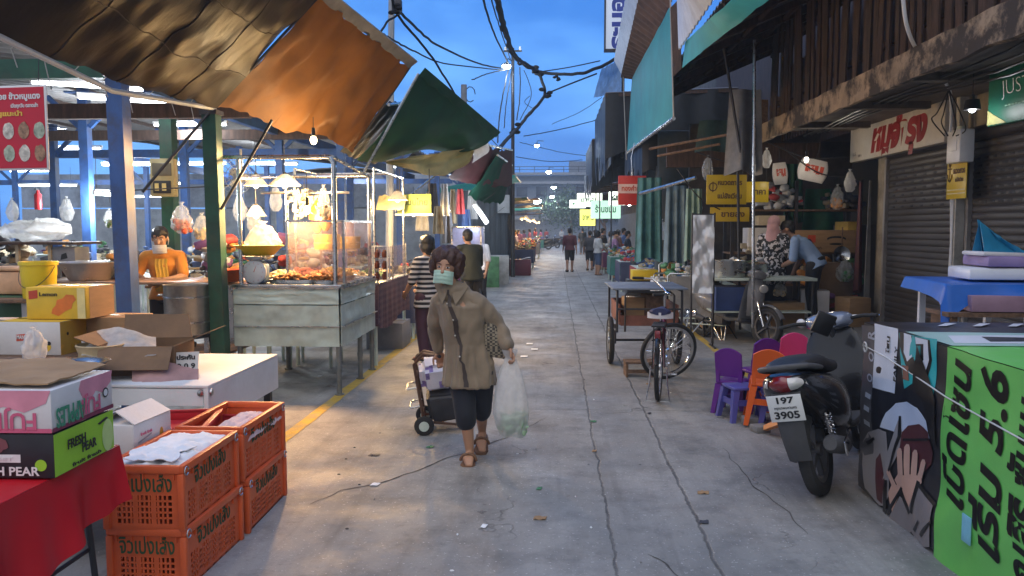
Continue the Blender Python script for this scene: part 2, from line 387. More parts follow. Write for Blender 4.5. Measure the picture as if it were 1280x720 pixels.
# jagged cracks across the road
crack_mat=mat('crack_dark',(.075,.07,.064),rough=.95,var=.5,bump=.5)
def crack(pts,w0):
 P=[gnd(*p,.0065) for p in pts]; Q=[]
 for a,b in zip(P,P[1:]):
  for i in range(14):
   t=i/14; q=a.lerp(b,t); q.x+=.03*nz(q,5); q.y+=.05*nz(q,6,3); Q.append(q)
 Q.append(P[-1]); L_,R_=[],[]
 for i,q in enumerate(Q):
  d=(Q[min(i+1,len(Q)-1)]-Q[max(i-1,0)]).normalized(); s=Vector((-d.y,d.x,0)); w=w0*(.35+.9*abs(nz(q,9,7)))*min(1,4*min(i+.3,len(Q)-i-.7)/len(Q)+.2)
  L_.append(q+s*w); R_.append(q-s*w)
 g=MB(); g.keep=True; k=len(Q); g._add(L_+R_,[(i,i+1,k+i+1,k+i) for i in range(k-1)]); struct(g.build('road_crack',crack_mat))
crack([(384,632),(430,612),(478,603),(515,590),(548,577),(590,563),(640,545),(682,522)],.013)
crack([(808,692),(832,706),(862,728)],.008)
crack([(905,560),(935,600),(985,640),(1010,668)],.007)
# raised walkway in front of the right-hand shops
kerb=mat('kerb_concrete',(.24,.235,.23),rough=.85,var=.25,scale=3,dirt=.6,dirtcol=(.09,.085,.08),bump=.4)
g=MB(); g.keep=True; g.box((6.9,17,.11),(7.6,24,.22)); struct(g.build('pavement',kerb))
# ---------------------------------------------------------------- tarpaulins and awnings
def corr(fn,n,nv,t,amp,axis='u',waves=20):
 """corrugated variant of a sheet function"""
 def f(u,v):
  p=Vector(fn(u,v)); p.z+=amp*math.sin(2*math.pi*waves*(u if axis=='u' else v)); return p
 return f
def quad_fn(a,b,c,d,sag=0.,wr=0.,seed=0.,edge=0.):
 """a-b: first edge, d-c: opposite edge; sag droops the middle, wr wrinkles"""
 a,b,c,d=map(Vector,(a,b,c,d))
 def f(u,v):
  p=a.lerp(b,u).lerp(d.lerp(c,u),v); p.z -=sag*4*(u*(1-u)+.0)*(4*v*(1-v)*.6+.4)
  if wr: p.z+=wr*(nz((u*6,v*2.2,seed),1.6)+.5*nz((u*16,v*5,seed+4),1.5))
  if edge: p.z+=edge*math.sin(u*29+seed)*max(0,1-8*v)
  return p
 return f
brown_tarp=cloth_mat('brown_tarp',(.035,.027,.021),thin=.06,rough=.40,var=.25,scale=2,bump=.35,bscale=6,dirt=.4,dirtcol=(.032,.025,.02),stretch=(1,3.2,1))
for n_ in brown_tarp.node_tree.nodes:
 if n_.type=='BSDF_PRINCIPLED': n_.inputs['Specular IOR Level'].default_value=.12
orange_tarp=cloth_mat('orange_tarp',(.34,.145,.038),thin=.42,rough=.6,var=.2,scale=3,bump=.4,bscale=9,dirt=.7,dirtcol=(.16,.085,.035),dscale=1.6)
green_tarp=cloth_mat('green_tarp',(.006,.105,.062),thin=.3,rough=.8,var=.25,scale=2,bump=.4,bscale=6,dirt=.4,dirtcol=(.008,.05,.04))
teal_tarp=cloth_mat('teal_tarp',(.13,.60,.57),thin=.45,rough=.55,var=.2,scale=1.6,bump=.25,bscale=6,dirt=.3,dirtcol=(.05,.25,.25))
black_tarp=cloth_mat('black_tarp',(.02,.024,.03),thin=.1,rough=.5,var=.3,bump=.5,bscale=6)
cream_tarp=cloth_mat('cream_tarp',(.62,.56,.34),thin=.5,rough=.6,var=.2,scale=4,bump=.5,bscale=8,dirt=.5,dirtcol=(.32,.32,.2))
maroon_tarp=cloth_mat('maroon_tarp',(.11,.03,.035),thin=.3,rough=.6,var=.3,bump=.4,bscale=7)
grey_tarp=cloth_mat('grey_tarp',(.25,.25,.25),thin=.25,rough=.55,var=.3,bump=.6,bscale=6,dirt=.4)
tin=mat('old_tin',(.17,.16,.155),rough=.6,metal=.5,var=.3,scale=3,dirt=.6,dirtcol=(.09,.055,.04),bump=.2)
tin_white=mat('white_tin',(.62,.64,.66),rough=.5,var=.1,dirt=.4,dirtcol=(.3,.27,.24),bump=.1)
def awning(name,label,corners,m,sag=.1,wr=.03,seed=0.,edge=0.,t=.006,nu=28,nv=24,pole=True,rim=None,group=None,props=()):
 c=[at(*p) if len(p)==3 and p[2]>0 and abs(p[0])>30 else Vector(p) for p in corners]
 r=thing(name,label,'awning',((c[0]+c[1]+c[2]+c[3])/4),group=group)
 b=MB(); b.sheet(quad_fn(*c,sag=sag,wr=wr,seed=seed,edge=edge),nu,nv,t); b.build('tarp',m,r,world=True)
 if pole:
  b=MB(); b.cyl(c[3]+Vector((0,0,-.03)),c[2]+Vector((0,0,-.03)),.022,seg=8); b.build('outer_pole',steel if rim is None else rim,r,world=True)
 for p,q in props:
  b=MB(); b.cyl(p,q,.014,seg=8); b.build('prop_pole',dark_iron,r,world=True)
 return r
V=Vector
# a: inner edge near the posts, d/c: outer street edge
A0=at(-70,8,4.6); A1=at(268,133,7.5); A2=at(400,-6,7.5); A3=at(250,-330,4.6)
t1=awning('tarpaulin_awning','sagging glossy dark brown tarpaulin roped between the blue post and the green post',[A0,A1,A2,A3],brown_tarp,sag=.20,wr=.045,seed=1,edge=.01,nu=60,nv=44,pole=False,
   props=[(at(262,140,7.48),at(178,240,7.1)),(A1+V((.02,0,0)),A2),(at(340,150,7.7),at(276,262,7.5))])
b=MB(); b.tube([A0+V((0,0,-.02)),A0.lerp(A1,.5)+V((0,0,-.17)),A1+V((0,0,-.02))],.022,8); b.build('hem_pole',tin_white,t1,world=True)
O1=at(272,134,7.52); O2=at(443,186,9.4); O3=at(512,84,9.4); O0=at(398,-4,7.52)
def orange_fn(u,v):
 # u along the street, v from the hanging hem up to the eave: falls steeply, bellies inward
 p=O1.lerp(O2,u).lerp(O0.lerp(O3,u),v); k=math.sin(math.pi*v)
 p.z+=-.08*k+.03*nz((u*7,v*3,2),1.5)+.018*nz((u*18,v*5,4),1.4)+.035*math.sin(u*11)*(1-v)**2; p.x+=-.07*k+.045*nz((u*9,v*2,7),1.4)+.02*nz((u*22,v*4,9),1.3); return p
o2=thing('tarpaulin_awning','orange canvas awning glowing from the lamps beneath it, grey rolled eave','awning',O1)
b=MB(); b.sheet(orange_fn,44,34,.006); b.build('tarp',orange_tarp,o2,world=True)
b=MB(); b.sheet(lambda u,v: O0.lerp(O3,u)+V((.09-.10*v,-.01,.07-.07*v+.008*math.sin(u*43)*v)),60,3,.03); b.build('rolled_eave',grey_tarp,o2,world=True)
b=MB(); b.cyl(O2,O2+(O3-O2)*1.02,.016,seg=8); b.build('prop_pole',dark_iron,o2,world=True)
# black and green awnings further along
awning('tarpaulin_awning','black tarpaulin awning in the gap between the orange canvas and the green one',
  [at(425,190,10.6),at(470,206,11.6),at(520,124,11.6),at(486,128,10.6)],black_tarp,sag=.03,wr=.03,seed=3)
G0,G1,G2,G3=at(445,200,10.2),at(585,186,14.2),at(619,170,14.2),at(523,92,10.2)
def green_fn(u,v):
 p=G0.lerp(G1,u).lerp(G3.lerp(G2,u),v); p.z -=.12*math.sin(math.pi*v)*(1-.4*u)+.05*math.sin(u*9)*(1-v); p.z+=.02*nz((u*6,v*4,5),1.3); return p
ga=thing('tarpaulin_awning','dark green tarpaulin awning with a ragged eave high over the street','awning',G0)
b=MB(); b.sheet(green_fn,36,26,.006); b.build('tarp',green_tarp,ga,world=True)
b=MB(); b.sheet(lambda u,v: G3.lerp(G2,u)+V((.09-.08*v,-.01,.07-.10*v+.016*v*math.sin(u*47))),70,3,.012); b.build('eave_flap',green_tarp,ga,world=True)
for p,q in ((G3,at(455,215,10.2)),(at(585,186,14.1),at(505,250,12.5))):
 b=MB(); b.cyl(p,q,.018,seg=8); b.build('prop_pole',steel,ga,world=True)
seam_m=mat('tarp_seam',(.05,.035,.025),rough=.7,bump=0)
fb_=quad_fn(A0,A1,A2,A3,sag=.20,wr=.045,seed=1,edge=.01)
for u_ in (.28,.52,.76): b=MB(); b.tube([V(fb_(u_+.006*math.sin(k),k/30))-V((0,.004,.006)) for k in range(31)],.006,5); b.build('seam',seam_m,t1,world=True)
for v_ in (.3,.62): b=MB(); b.tube([V(fb_(k/40,v_))-V((0,.004,.006)) for k in range(41)],.005,5); b.build('seam',seam_m,t1,world=True)
for u_ in (.36,.70): b=MB(); b.tube([V(orange_fn(u_,k/24))+V((-.006,-.006,0)) for k in range(25)],.006,5); b.build('seam',mat('orange_seam',(.2,.09,.03),bump=0),o2,world=True)
for k in range(9):
 q=V(fb_(.08+.1*k,0))
 b=MB(); b.tube([q,q+V((-.03,0,-.03)),q+V((0,.01,-.09-.06*(k % 3)))],.004,5); b.build('tie_rope',mat('pale_rope',(.45,.42,.38)),t1,world=True)
C0,C1=at(490,200,10.7),at(600,182,14.3)
def cream_fn(u,v):
 p=C0.lerp(C1,u); dr=(.05+.40*math.sin(math.pi*min(1,u*1.02))**.8*u**.35)*v; p.z -=dr; p.x -=.12*math.sin(v*3)-.04*math.sin(u*20+v*4); p.y+=.05*math.sin(v*14+u*3); return p
b=MB(); b.sheet(cream_fn,40,16,.006); o=b.build('hanging_sheet',cream_tarp); tag(o,'loose cream plastic sheet drooping under the green awning','plastic sheet')
b=MB(); b.sheet(lambda u,v: at(596+12*u,168,14.1)+V((.1*u-.1*v+.03*math.sin(v*9),.1*u,.12-.62*v*(1-.3*u))),10,14,.005)
tag(b.build('hanging_sheet',milky_bag),'torn strip of clear plastic hanging off the tip of the green awning','plastic sheet')
awning('tarpaulin_awning','drooping maroon awning beyond the green one',[at(560,222,14.5),at(640,232,19),at(640,186,19),at(604,178,14.8)],maroon_tarp,sag=.2,wr=.06,seed=5)
awning('tarpaulin_awning','grey green folded tarpaulin beside the dark closed stall',[at(585,246,16),at(630,252,20),at(640,205,20),at(622,192,16)],green_tarp,sag=.15,wr=.08,seed=8)
# ---------------------------------------------------------------- market hall: posts, beams, roof, lamps
def post(px_b,py_b,px_t,py_t,Y,w,m,label,grp=None,name='hall_post',d=None):
 p=at(px_b,py_b,Y); q=at(px_t,py_t,Y); k=(q-p)/(q.z-p.z); f=p-k*p.z
 r=thing(name,label,'post',f,group=grp)
 b=MB(); b.bar(f,q,w,d or w,up=(0,1,0)); b.build('shaft',m,r,world=True)
 b=MB(); b.rbox(f+V((0,0,.06)),(w*1.7,w*1.7,.12),.02); b.build('foot_block',kerb,r,world=True)
 b=MB(); n_=(q-f).normalized()
 b.bar(q-n_*.03,q+n_*.012,w*1.25,w*1.25,up=(0,1,0)); b.build('cap_plate',dark_iron,r,world=True)
 return r
post(162,415,146,92,6.6,.135,blue_paint,'thick blue steel post standing behind the open cardboard box')
post(276,440,264,140,7.55,.135,green_paint,'dark green post at the corner of the silver food counter')
bp=thing('hall_post','slim blue hall post standing alone in front of the rows','post',(-4.6,10.5,0),group='blue posts of the market hall')
b=MB(); b.box((0,0,1.75),(.12,.12,3.5)); b.build('shaft',blue_paint,bp)
b=MB(); b.rbox((0,0,.06),(.26,.26,.12),.02); b.build('foot_block',kerb,bp)
b=MB(); b.box((0,0,3.44),(.34,.34,.02)); b.bar((.07,0,3.0),(.5,0,3.4),.06); b.bar((-.07,0,3.0),(-.5,0,3.4),.06); b.build('bracket',blue_paint,bp)
hp=[(-6.3,10.5),(-8.0,10.5),(-4.7,13.5),(-6.6,14),(-9,14),(-11.5,14),(-4.4,17),(-7.2,18),(-10,18),(-13,18),(-3.4,12.6),(-3.1,15.8),(-2.9,19.5),(-4.6,22),(-8.4,23),(-12,23),(-16,23),(-3,25)]
ORD=['first','second','third','fourth','fifth']
rowd={}
for x,y in sorted(hp,key=lambda p: (round(p[1]/2.6),-p[0])):
 k=round(y/2.6); rowd.setdefault(k,[]).append(x)
 dup(bp,(x,y,0),label=f'slim blue hall post, {ORD[len(rowd[k]) - 1]} from the street in the {ORD[min(4, len(rowd) - 1)] if k < 9 else "far"} row of posts')
# cross beams
def beam(name,label,p,q,w,h,m,grp=None):
 b=MB(); b.bar(p,q,w,h); return tag(b.build(name,m),label,'beam',grp)
beam('roof_beam','green painted steel beam running off the head of the thick blue post',(-9,6.62,2.98),(-3.72,6.62,2.98),.09,.16,green_paint)
for y,z in ((8.6,2.92),(13.2,3.2)):
 beam('roof_beam','dark timber tie beam across the market hall',(-14,y,z),(-3.3,y,z),.1,.16,dark_wood,'dark tie beams of the hall')
for y,z in ((14,2.98),(23,3.0)):
 beam('roof_beam','blue painted tie beam between the slim blue posts',(-18,y+.1,z),(-3.0,y+.1,z),.1,.14,blue_paint,'blue tie beams of the hall')
for x in (-4.65,-10.2):
 beam('roof_beam','blue beam running lengthwise through the hall',(x,9,3.28),(x,26,3.28),.1,.18,blue_paint,'long blue beams of the hall')
hr=thing('market_roof','corrugated tin roof of the open market hall on blue posts','roof',(-9,16,3.5))
b=MB(); b.sheet(corr(lambda u,v: (lerp(-3.35,-20,v),lerp(7.2,30,u),lerp(3.52,5.4,v)),0,0,0,.035,'u',60),480,2,.006); b.build('tin_sheet',tin,hr,world=True)
for k in range(8):
 x=lerp(-3.6,-19,k/7); z=lerp(3.52,5.4,(x+3.35)/-16.65)-.07
 b=MB(); b.bar((x,7.3,z),(x,29.8,z),.05,.08); b.build('purlin',dark_wood,hr,world=True)
hw=thing('hall_wall','pale far wall closing the market hall','wall',(-10,31,0))
b=MB(); b.box((-12,30.6,1.2),(18,.15,2.4)); b.build('masonry',mat('hall_far_wall',(.34,.37,.42),var=.3,scale=1.2,dirt=.5,dirtcol=(.12,.14,.17)),hw,world=True)
b=MB(); b.box((-12,30.6,3.1),(18,.12,1.3)); b.build('blue_boarding',mat('hall_blue_board',(.24,.28,.36),var=.5,scale=1.5),hw,world=True)
TUBE=glow('fluorescent_tube',(.88,.95,1.0),14)
def tube_lamp(c,yaw,L_,label=None,en=26,col=(.86,.93,1.0),grp=None,lit=True):
 r=thing('fluorescent_lamp',label or 'bare white fluorescent tube hung under the hall roof','lamp',c,yaw,group=grp)
 b=MB(); b.cyl((-L_/2,0,0),(L_/2,0,0),.018,seg=10); b.build('tube',TUBE,r)
 b=MB(); b.box((0,0,.045),(L_*1.04,.05,.035)); b.box((L_/2+.01,0,.015),(.02,.04,.06)); b.box((-L_/2-.01,0,.015),(.02,.04,.06)); b.build('batten',white_plastic,r)
 b=MB(); b.cyl((-L_*.4,0,.06),(-L_*.4,0,.5),.004,seg=6); b.cyl((L_*.4,0,.06),(L_*.4,0,.5),.004,seg=6); b.build('hanger',dark_iron,r)
 if en: light('tube_light','POINT',Vector(c)+V((0,0,-.1)),en*1.9,col,r,radius=.12)
 return r
G_T='fluorescent tubes of the hall'
TLAB=['fluorescent tube just past the thick blue post, highest of the pair','fluorescent tube below and beside the highest one by the thick blue post','level fluorescent tube right of the red menu banner','fluorescent tube partly hidden by the red menu banner','level fluorescent tube between the thick blue post and the meter box','fluorescent tube above the yellowed meter box','small far tube under the yellowed meter box','long tube below the red menu banner','tube right of the yellowed meter box','tube seen through the pipe frame of the silver counter','far tube behind the lamp shades of the silver counter','far tube beyond the second counter','lengthwise tube behind the glass case','lengthwise tube deep behind the orange seller','tube lighting the middle of the hall, seen end on','tube low over the far hall wall']
for i,(px,py,Y,yaw,L_,en) in enumerate(((116,108,9.0,.5,1.2,12),(166,126,10.0,.5,1.2,0),(80,186,15.5,0,1.5,70),(20,190,16,0,1.5,0),(172,206,16.5,0,1.5,70),(238,156,13,0,1.2,45),(182,246,24,0,1.5,0),
        (60,232,21,.1,1.5,110),(250,205,18,0,1.2,0),(340,205,19,.1,1.2,60),(300,228,24,0,1.3,60),(498,209,24,0,1.3,0),(430,222,22,1.57,1.3,60),(210,228,20,1.5,1.2,60),(130,243,10.4,1.3,.3,90),(40,214,26,0,1.5,70))):
 tube_lamp(at(px,py,Y),yaw,L_,TLAB[i],grp=G_T,en=en)
# ---------------------------------------------------------------- cartons, crates, tables at the near left
def carton(label,c,d,yaw,m,name='carton',face=None,texts=(),patches=(),flaps=None,group=None,tape=True,cat='box'):
 """c: middle of the base. texts: (face, string, size, colour material, u, v, width); face in 'front' (-y), 'side' (+x), 'top'. patches: coloured print areas"""
 r=thing(name,label,cat,c,yaw,group=group); x,y,z=d
 b=MB(); b.rbox((0,0,z/2),d,.006); b.build('body',m,r)
 fr={'front': (V((0,-y/2,z/2)),V((1,0,0)),V((0,0,1)),x,z),'side': (V((x/2,0,z/2)),V((0,1,0)),V((0,0,1)),y,z),
   'top': (V((0,0,z)),V((1,0,0)),V((0,1,0)),x,y),'left': (V((-x/2,0,z/2)),V((0,-1,0)),V((0,0,1)),y,z)}
 for i,(f,mm,pts) in enumerate(patches):
  o,ri,up,w,h=fr[f]; n_=ri.cross(up)
  b=MB(); b.prism([o+ri*w*(u-.5)+up*h*(v-.5)+n_*(.0006+.0006*i) for u,v in pts],n_,.0008); b.build('print_panel',mm,r)
 for f,s,sz,mm,u,v,w,flip in texts:
  o,ri,up,ww,hh=fr[f]; n_=ri.cross(up)
  if flip: ri2,up2=-ri,-up
  else: ri2,up2=ri,up
  b=MB(); write(b,s,sz,o+ri*ww*(u-.5)+up*hh*(v-.5)+n_*.004,ri2,up2,w,bold=sz*.02); b.build('lettering',mm,r)
 if tape:
  b=MB(); b.box((0,0,z+.001),(x*.98,.045,.002)); b.build('tape',mat('parcel_tape',(.45,.36,.24),rough=.2,bump=0),r)
 for i,(px,py,w,ang) in enumerate(flaps or ()):
  # hinged along an upper edge; px/py: outward direction
  b=MB(); o=V((px*x/2,py*y/2,z)); e=V((-py,px,0))*((y if px else x)/2*.97)
  out=V((px,py,0))*math.cos(ang)*w+V((0,0,math.sin(ang)*w))
  n_=e.cross(out).normalized(); b.prism([o-e,o+e,o+e*.95+out,o-e*.95+out],n_,.005); b.build('flap',m,r)
 return r
def circ(u,v,ru,rv,n=18,wob=0,seed=0): return [(u+ru*math.cos(2*math.pi*k/n)*(1+wob*nz((k,seed,1),.9)),v+rv*math.sin(2*math.pi*k/n)*(1+wob*nz((k,seed,1),.9))) for k in range(n)]
pink=mat('print_pink',(.62,.12,.22),rough=.5,var=.15,bump=0); pink_soft=mat('print_soft_pink',(.70,.28,.36),rough=.5,var=.2,bump=0)
white_card=mat('white_card',(.68,.66,.65),rough=.6,var=.08,dirt=.2,dirtcol=(.5,.45,.42)); lime=mat('print_lime',(.33,.62,.035),rough=.5,var=.1,bump=.05)
black_card=mat('black_card',(.018,.017,.022),rough=.45,var=.2,bump=.05); maroon=mat('print_maroon',(.22,.03,.08),rough=.5,bump=0)
print_green=mat('print_green',(.05,.28,.16),rough=.5,bump=0); print_white=mat('print_white',(.78,.78,.78),rough=.5,var=.04,bump=0)
yellow_card=mat('yellow_card',(.74,.48,.04),rough=.6,var=.12,bump=.05,dirt=.15,dirtcol=(.5,.3,.05)); print_red=mat('print_red',(.55,.07,.03),rough=.5,var=.2,bump=0)
gold=mat('print_gold',(.55,.32,.03),rough=.5,bump=0)
# red-clothed folding table with the two cartons
TX,TY0,TY1,TZ=-1.86,2.40,3.24,.727
tb=thing('folding_table','folding table with thin metal legs hidden by the red cloth','table',(-2.43,2.83,0))
b=MB(); b.rbox((0,0,TZ-.02),(1.1,.8,.03),.008); b.build('tabletop',white_plastic,tb)
for sx in (-1,1):
 for sy in (-1,1):
  b=MB(); b.cyl((sx*.45,sy*.34,TZ-.03),(sx*.5,sy*.36,0),.013,seg=8); b.build('leg',dark_iron,tb)
b=MB(); b.cyl((.47,-.35,.3),(.47,.35,.3),.009,seg=8); b.build('stretcher',dark_iron,tb)
red_cloth=cloth_mat('red_cloth',(.60,.008,.02),thin=.15,rough=.42,var=.12,scale=3,bump=.12,bscale=14)
def cloth_fn(u,v):
 # v: 0 inner far edge .. .55 table edge .. 1 hem, over the street side; wraps round the near corner
 ang=u; p=None
 path=[(-2.98,2.40),(TX-.03,2.40),(TX,2.43),(TX,3.24)]
 ls=[0,1.09,1.13,1.94]; s=u*1.94; k=0 if s<ls[1] else 1 if s<ls[2] else 2
 t=(s-ls[k])/(ls[k+1]-ls[k]); x=lerp(path[k][0],path[k+1][0],t); y=lerp(path[k][1],path[k+1][1],t)
 fold=.026*math.sin(s*13+1)+.018*math.sin(s*29); drop=.31-.025*math.sin(s*4.2)-(.10*max(0,(s-1.4)) if s>1.4 else 0)
 nx,ny=(0,-1) if k==0 else (.7,-.7) if k==1 else (1,0)
 off=(.012+fold*v+.03*v); return (x+nx*off,y+ny*off,TZ+.004-drop*v)
b=MB(); b.sheet(cloth_fn,110,10,.003)
b.grid(lambda u,v: (lerp(-2.98,TX+.012,u),lerp(2.39,3.24,v),TZ+.006+.002*nz((u*9,v*6,1),2)),20,16)
tag(b.build('tablecloth',red_cloth),'shiny red cloth hanging in folds over the near folding table','tablecloth')
def hem_fn(u,v): return (TX-1.05+1.06*u,2.38+.01*math.sin(u*20),.44-.16*v+.01*math.sin(u*17))
b=MB(); b.sheet(hem_fn,24,4,.003); tag(b.build('white_sheet',paper),'white sheet showing below the hem of the red cloth','cloth')
PX=-1.825
carton('black and lime fresh pear carton on the red cloth, under the pink apple carton',(PX-.31,2.955,TZ+.012),(.62,.41,.165),.03,black_card,cat='box',
  patches=[('side',lime,[(0.0,0.03),(1,0.03),(1,.98),(0.0,.98)]),('front',print_white,[(.52,.36),(.80,.36),(.80,.54),(.52,.54)]),('front',lime,circ(.92,.3,.035,.13)),
    ('front',mat('print_rose_dark',(.2,.07,.08),bump=0),circ(.68,.76,.05,.16,wob=.4)),('side',mat('print_pale_lime',(.55,.70,.25),bump=0),circ(.88,.42,.10,.40)),('side',ink,[(.70,.80),(.86,.88),(.9,.84),(.74,.76)])],
  texts=[('front','FRESH PEAR',.045,print_white,.70,.16,.26,0),('side','FRESH',.05,ink,.34,.62,.12,0),('side','PEAR',.05,ink,.54,.40,.10,0),('side','fruit fresh',.02,ink,.5,.12,.2,0),('front','SWEET',.016,print_white,.66,.45,.12,0)])
ap=carton('pink and white apple carton lying upside down on the fresh pear carton',(PX-.31,2.955,TZ+.183),(.62,.42,.155),.03,white_card,
  patches=[('side',pink_soft,[(.48,.55),(.42,.80),(.46,1),(1,1),(.97,.72),(.82,.50),(.70,.62),(.62,.45)]),('front',pink_soft,[(0,.62),(.55,.7),(.62,.5),(.72,.62),(.84,.48),(.97,.7),(1,1),(0,1)]),
    ('side',maroon,[(0,0),(1,0),(1,.1),(0,.1)]),('front',pink,[(0,0),(1,0),(1,.1),(0,.1)]),('side',ink,circ(.86,.48,.05,.13)),('side',print_white,circ(.86,.48,.035,.09))],
  texts=[('side','APPLES',.10,print_green,.27,.33,.19,1),('side','FUJI',.085,pink,.60,.34,.13,1),('front','FUJI',.085,pink,.80,.30,.14,1),('front','APPLES',.10,maroon,.55,.30,.18,1)],tape=False)
b=MB(); b.sheet(lambda u,v: (lerp(PX-.6,PX-.02,u),lerp(2.78,3.16,v),TZ+.357+.03*math.sin(u*3)*v+.012*nz((u*4,v*4,1),2)),14,10,.006)
tag(b.build('cardboard_sheet',cardboard),'loose flap of brown cardboard resting on the apple carton','cardboard')
# crates with the seller's name
crate_p=mat('orange_crate_plastic',(.68,.115,.03),rough=.42,var=.12,scale=4,bump=.08,dirt=.22,dirtcol=(.30,.07,.035))
crate_ink=mat('crate_stencil_green',(.02,.075,.03),rough=.6,var=.2,bump=0)
CW,CL,CH=.37,.64,.305
def slotted(b,o,ri,up,w,h,t,nx,ny,x0,x1,z0,z1,gap=.35):
 """a panel with real slots: a frame of bars with o at lower left"""
 n_=ri.cross(up)
 def bx(u0,u1,v0,v1):
  vs=[o+ri*u+up*v+n_*k for k in (0,-t) for u,v in ((u0,v0),(u1,v0),(u1,v1),(u0,v1))]
  b._add(vs,[(0,1,2,3),(7,6,5,4),(0,4,5,1),(1,5,6,2),(2,6,7,3),(3,7,4,0)])
 bx(0,w,0,z0); bx(0,w,z1,h); bx(0,x0,z0,z1); bx(x1,w,z0,z1)
 cw=(x1-x0)/nx; ch=(z1-z0)/ny
 for i in range(1,nx):
  k=.55 if i % 4==0 else .22
  bx(x0+cw*(i-k),x0+cw*(i+k),z0,z1)
 for j in range(1,ny): bx(x0,x1,z0+ch*(j-.17),z0+ch*(j+.17))
def make_crate():
 r=thing('plastic_crate','x','crate',(0,0,0)); w,l,h,ta=CW/2-.012,CL/2-.012,CH,.018
 for s in (-1,1):
  b=MB(); slotted(b,V((s*(w-.012),s*l,0)),V((-s,0,0)),V((0,0,1)),2*w-.024,h-.04,.006,12,5,.035,2*w-.06,.03,h-.145); b.build('end_panel',crate_p,r)
  b=MB(); slotted(b,V((s*w,s*(-l+.012),0)),V((0,s,0)),V((0,0,1)),2*l-.024,h-.04,.006,20,5,.05,2*l-.08,.03,h-.145); b.build('side_panel',crate_p,r)
 b=MB(); b.box((0,0,.008),(2*w,2*l,.012)); b.build('floor_panel',crate_p,r)
 b=MB()
 for sx in (-1,1):
  b.rbox((sx*(CW/2-.012),0,h-.024),(.03,CL,.036),.006)
  for k in range(9): b.box((sx*(CW/2-.009),lerp(-.28,.28,k/8),h-.056),(.014,.006,.03))
 for sy in (-1,1):
  b.rbox((0,sy*(CL/2-.012),h-.0245),(CW-.03,.03,.036),.006)
  for k in range(5): b.box((lerp(-.14,.14,k/4),sy*(CL/2-.009),h-.056),(.006,.014,.03))
 for sx in (-1,1):
  for sy in (-1,1): b.rbox((sx*w,sy*l,h/2-.02),(.032,.032,h-.045),.008)
 b.build('rim',crate_p,r)
 b=MB(); write(b,'จิวเปงเส็ง',.105,(0,-l-.001,h-.095),(1,0,0),(0,0,1),.26,bold=.0012); b.build('lettering',crate_ink,r)
 b=MB(); write(b,'จิวเปงเส็ง',.105,(w+.001,0,h-.095),(0,1,0),(0,0,1),.36,bold=.0012); b.build('lettering',crate_ink,r)
 for sy in (-1,1): b=MB(); b.tube([(CW/2+.004,sy*.29+.02*math.cos(k),h-.035+.02*math.sin(k)) for k in [i*.7 for i in range(9)]],.003,6); b.build('wire_tie',steel,r)
 return r
crate0=make_crate(); CX=-1.655-CW/2
GC='orange plastic fruit crates'
crate0.location=(CX,3.74,0); crate0.rotation_euler=(0,0,-.015); crate0['label']='orange slotted crate on the road, bottom of the pair nearest the red cloth'; crate0['group']=GC
dup(crate0,(CX-.006,3.725,.293),.012,'orange slotted crate filled with white paper, top of the front pair')
dup(crate0,(CX+.003,4.44,0),.02,'orange slotted crate on the road under another, second pair from the camera')
dup(crate0,(CX-.004,4.425,.293),-.01,'half empty orange slotted crate topping the rear pair, pinkish paper inside')
def liner(x,y,z,w,l,m,label,seed,hump=.05):
 b=MB(); b.sheet(lambda u,v: (x+(u-.5)*w*(1+.04*math.sin(v*9)),y+(v-.5)*l,z+hump*math.sin(math.pi*u)**.5*math.sin(math.pi*v)**.5+.016*nz((u*5,v*8,seed),1.7)+.01*nz((u*14,v*20,seed),1.2)),26,34,.004)
 tag(b.build('paper_bundle',m),label,'paper')
liner(CX-.006,3.725,.563,.335,.60,paper,'crumpled white paper bundle filling the front orange crate',1)
b=MB(); b.sheet(lambda u,v: (CX-.13+.24*u+.02*math.sin(v*8),3.45+.22*v,.604+.018*nz((u*4,v*4,9),1.5)+.008*math.sin(u*9)),14,12,.004)
tag(b.build('folded_paper',paper),'folded white paper lying over the front rim of the nearest filled crate','paper')
liner(CX+.05,4.46,.50,.25,.52,mat('pinkish_paper',(.72,.52,.50),rough=.8,bump=.2),'pinkish packing paper inside the rear orange crate',5,.07)
# small white carton, red trays behind the crates
red_plastic=mat('red_plastic',(.48,.02,.03),rough=.4,var=.12,bump=.05,dirt=.2,dirtcol=(.25,.02,.02))
def tray(label,c,d,yaw,m,group=None):
 r=thing('plastic_tray',label,'tray',c,yaw,group=group); x,y,z=d
 b=MB(); b.box((0,0,.006),(x*.94,y*.94,.012)); b.build('bottom_panel',m,r)
 b=MB()
 for sx in (-1,1): b.rbox((sx*x/2,0,z/2),(.014,y,z),.004); b.rbox((sx*(x/2+.008),0,z-.012),(.03,y+.03,.02),.004)
 for sy in (-1,1): b.rbox((0,sy*y/2,z/2),(x-.02,.014,z),.004); b.rbox((0,sy*(y/2+.008),z-.0125),(x-.02,.03,.02),.004)
 b.build('rim',m,r); return r
st=thing('low_table','low dark slatted bench behind the orange crates','bench',(-2.46,4.2,0))
for k in range(5):
 b=MB(); b.box((0,-.38+.19*k,.41),(.9,.17,.03)); b.build('plank',old_wood,st)
for sx in (-1,1):
 for sy in (-1,1): b=MB(); b.box((sx*.4,sy*.4,.197),(.06,.06,.394)); b.build('leg',old_wood,st)
tray('bright red plastic tray on the low bench behind the crates',(-2.12,4.40,.426),(.42,.52,.10),.06,red_plastic)
tray('red plastic tray lying in the other red tray',(-2.14,4.36,.505),(.36,.44,.07),.2,red_plastic)
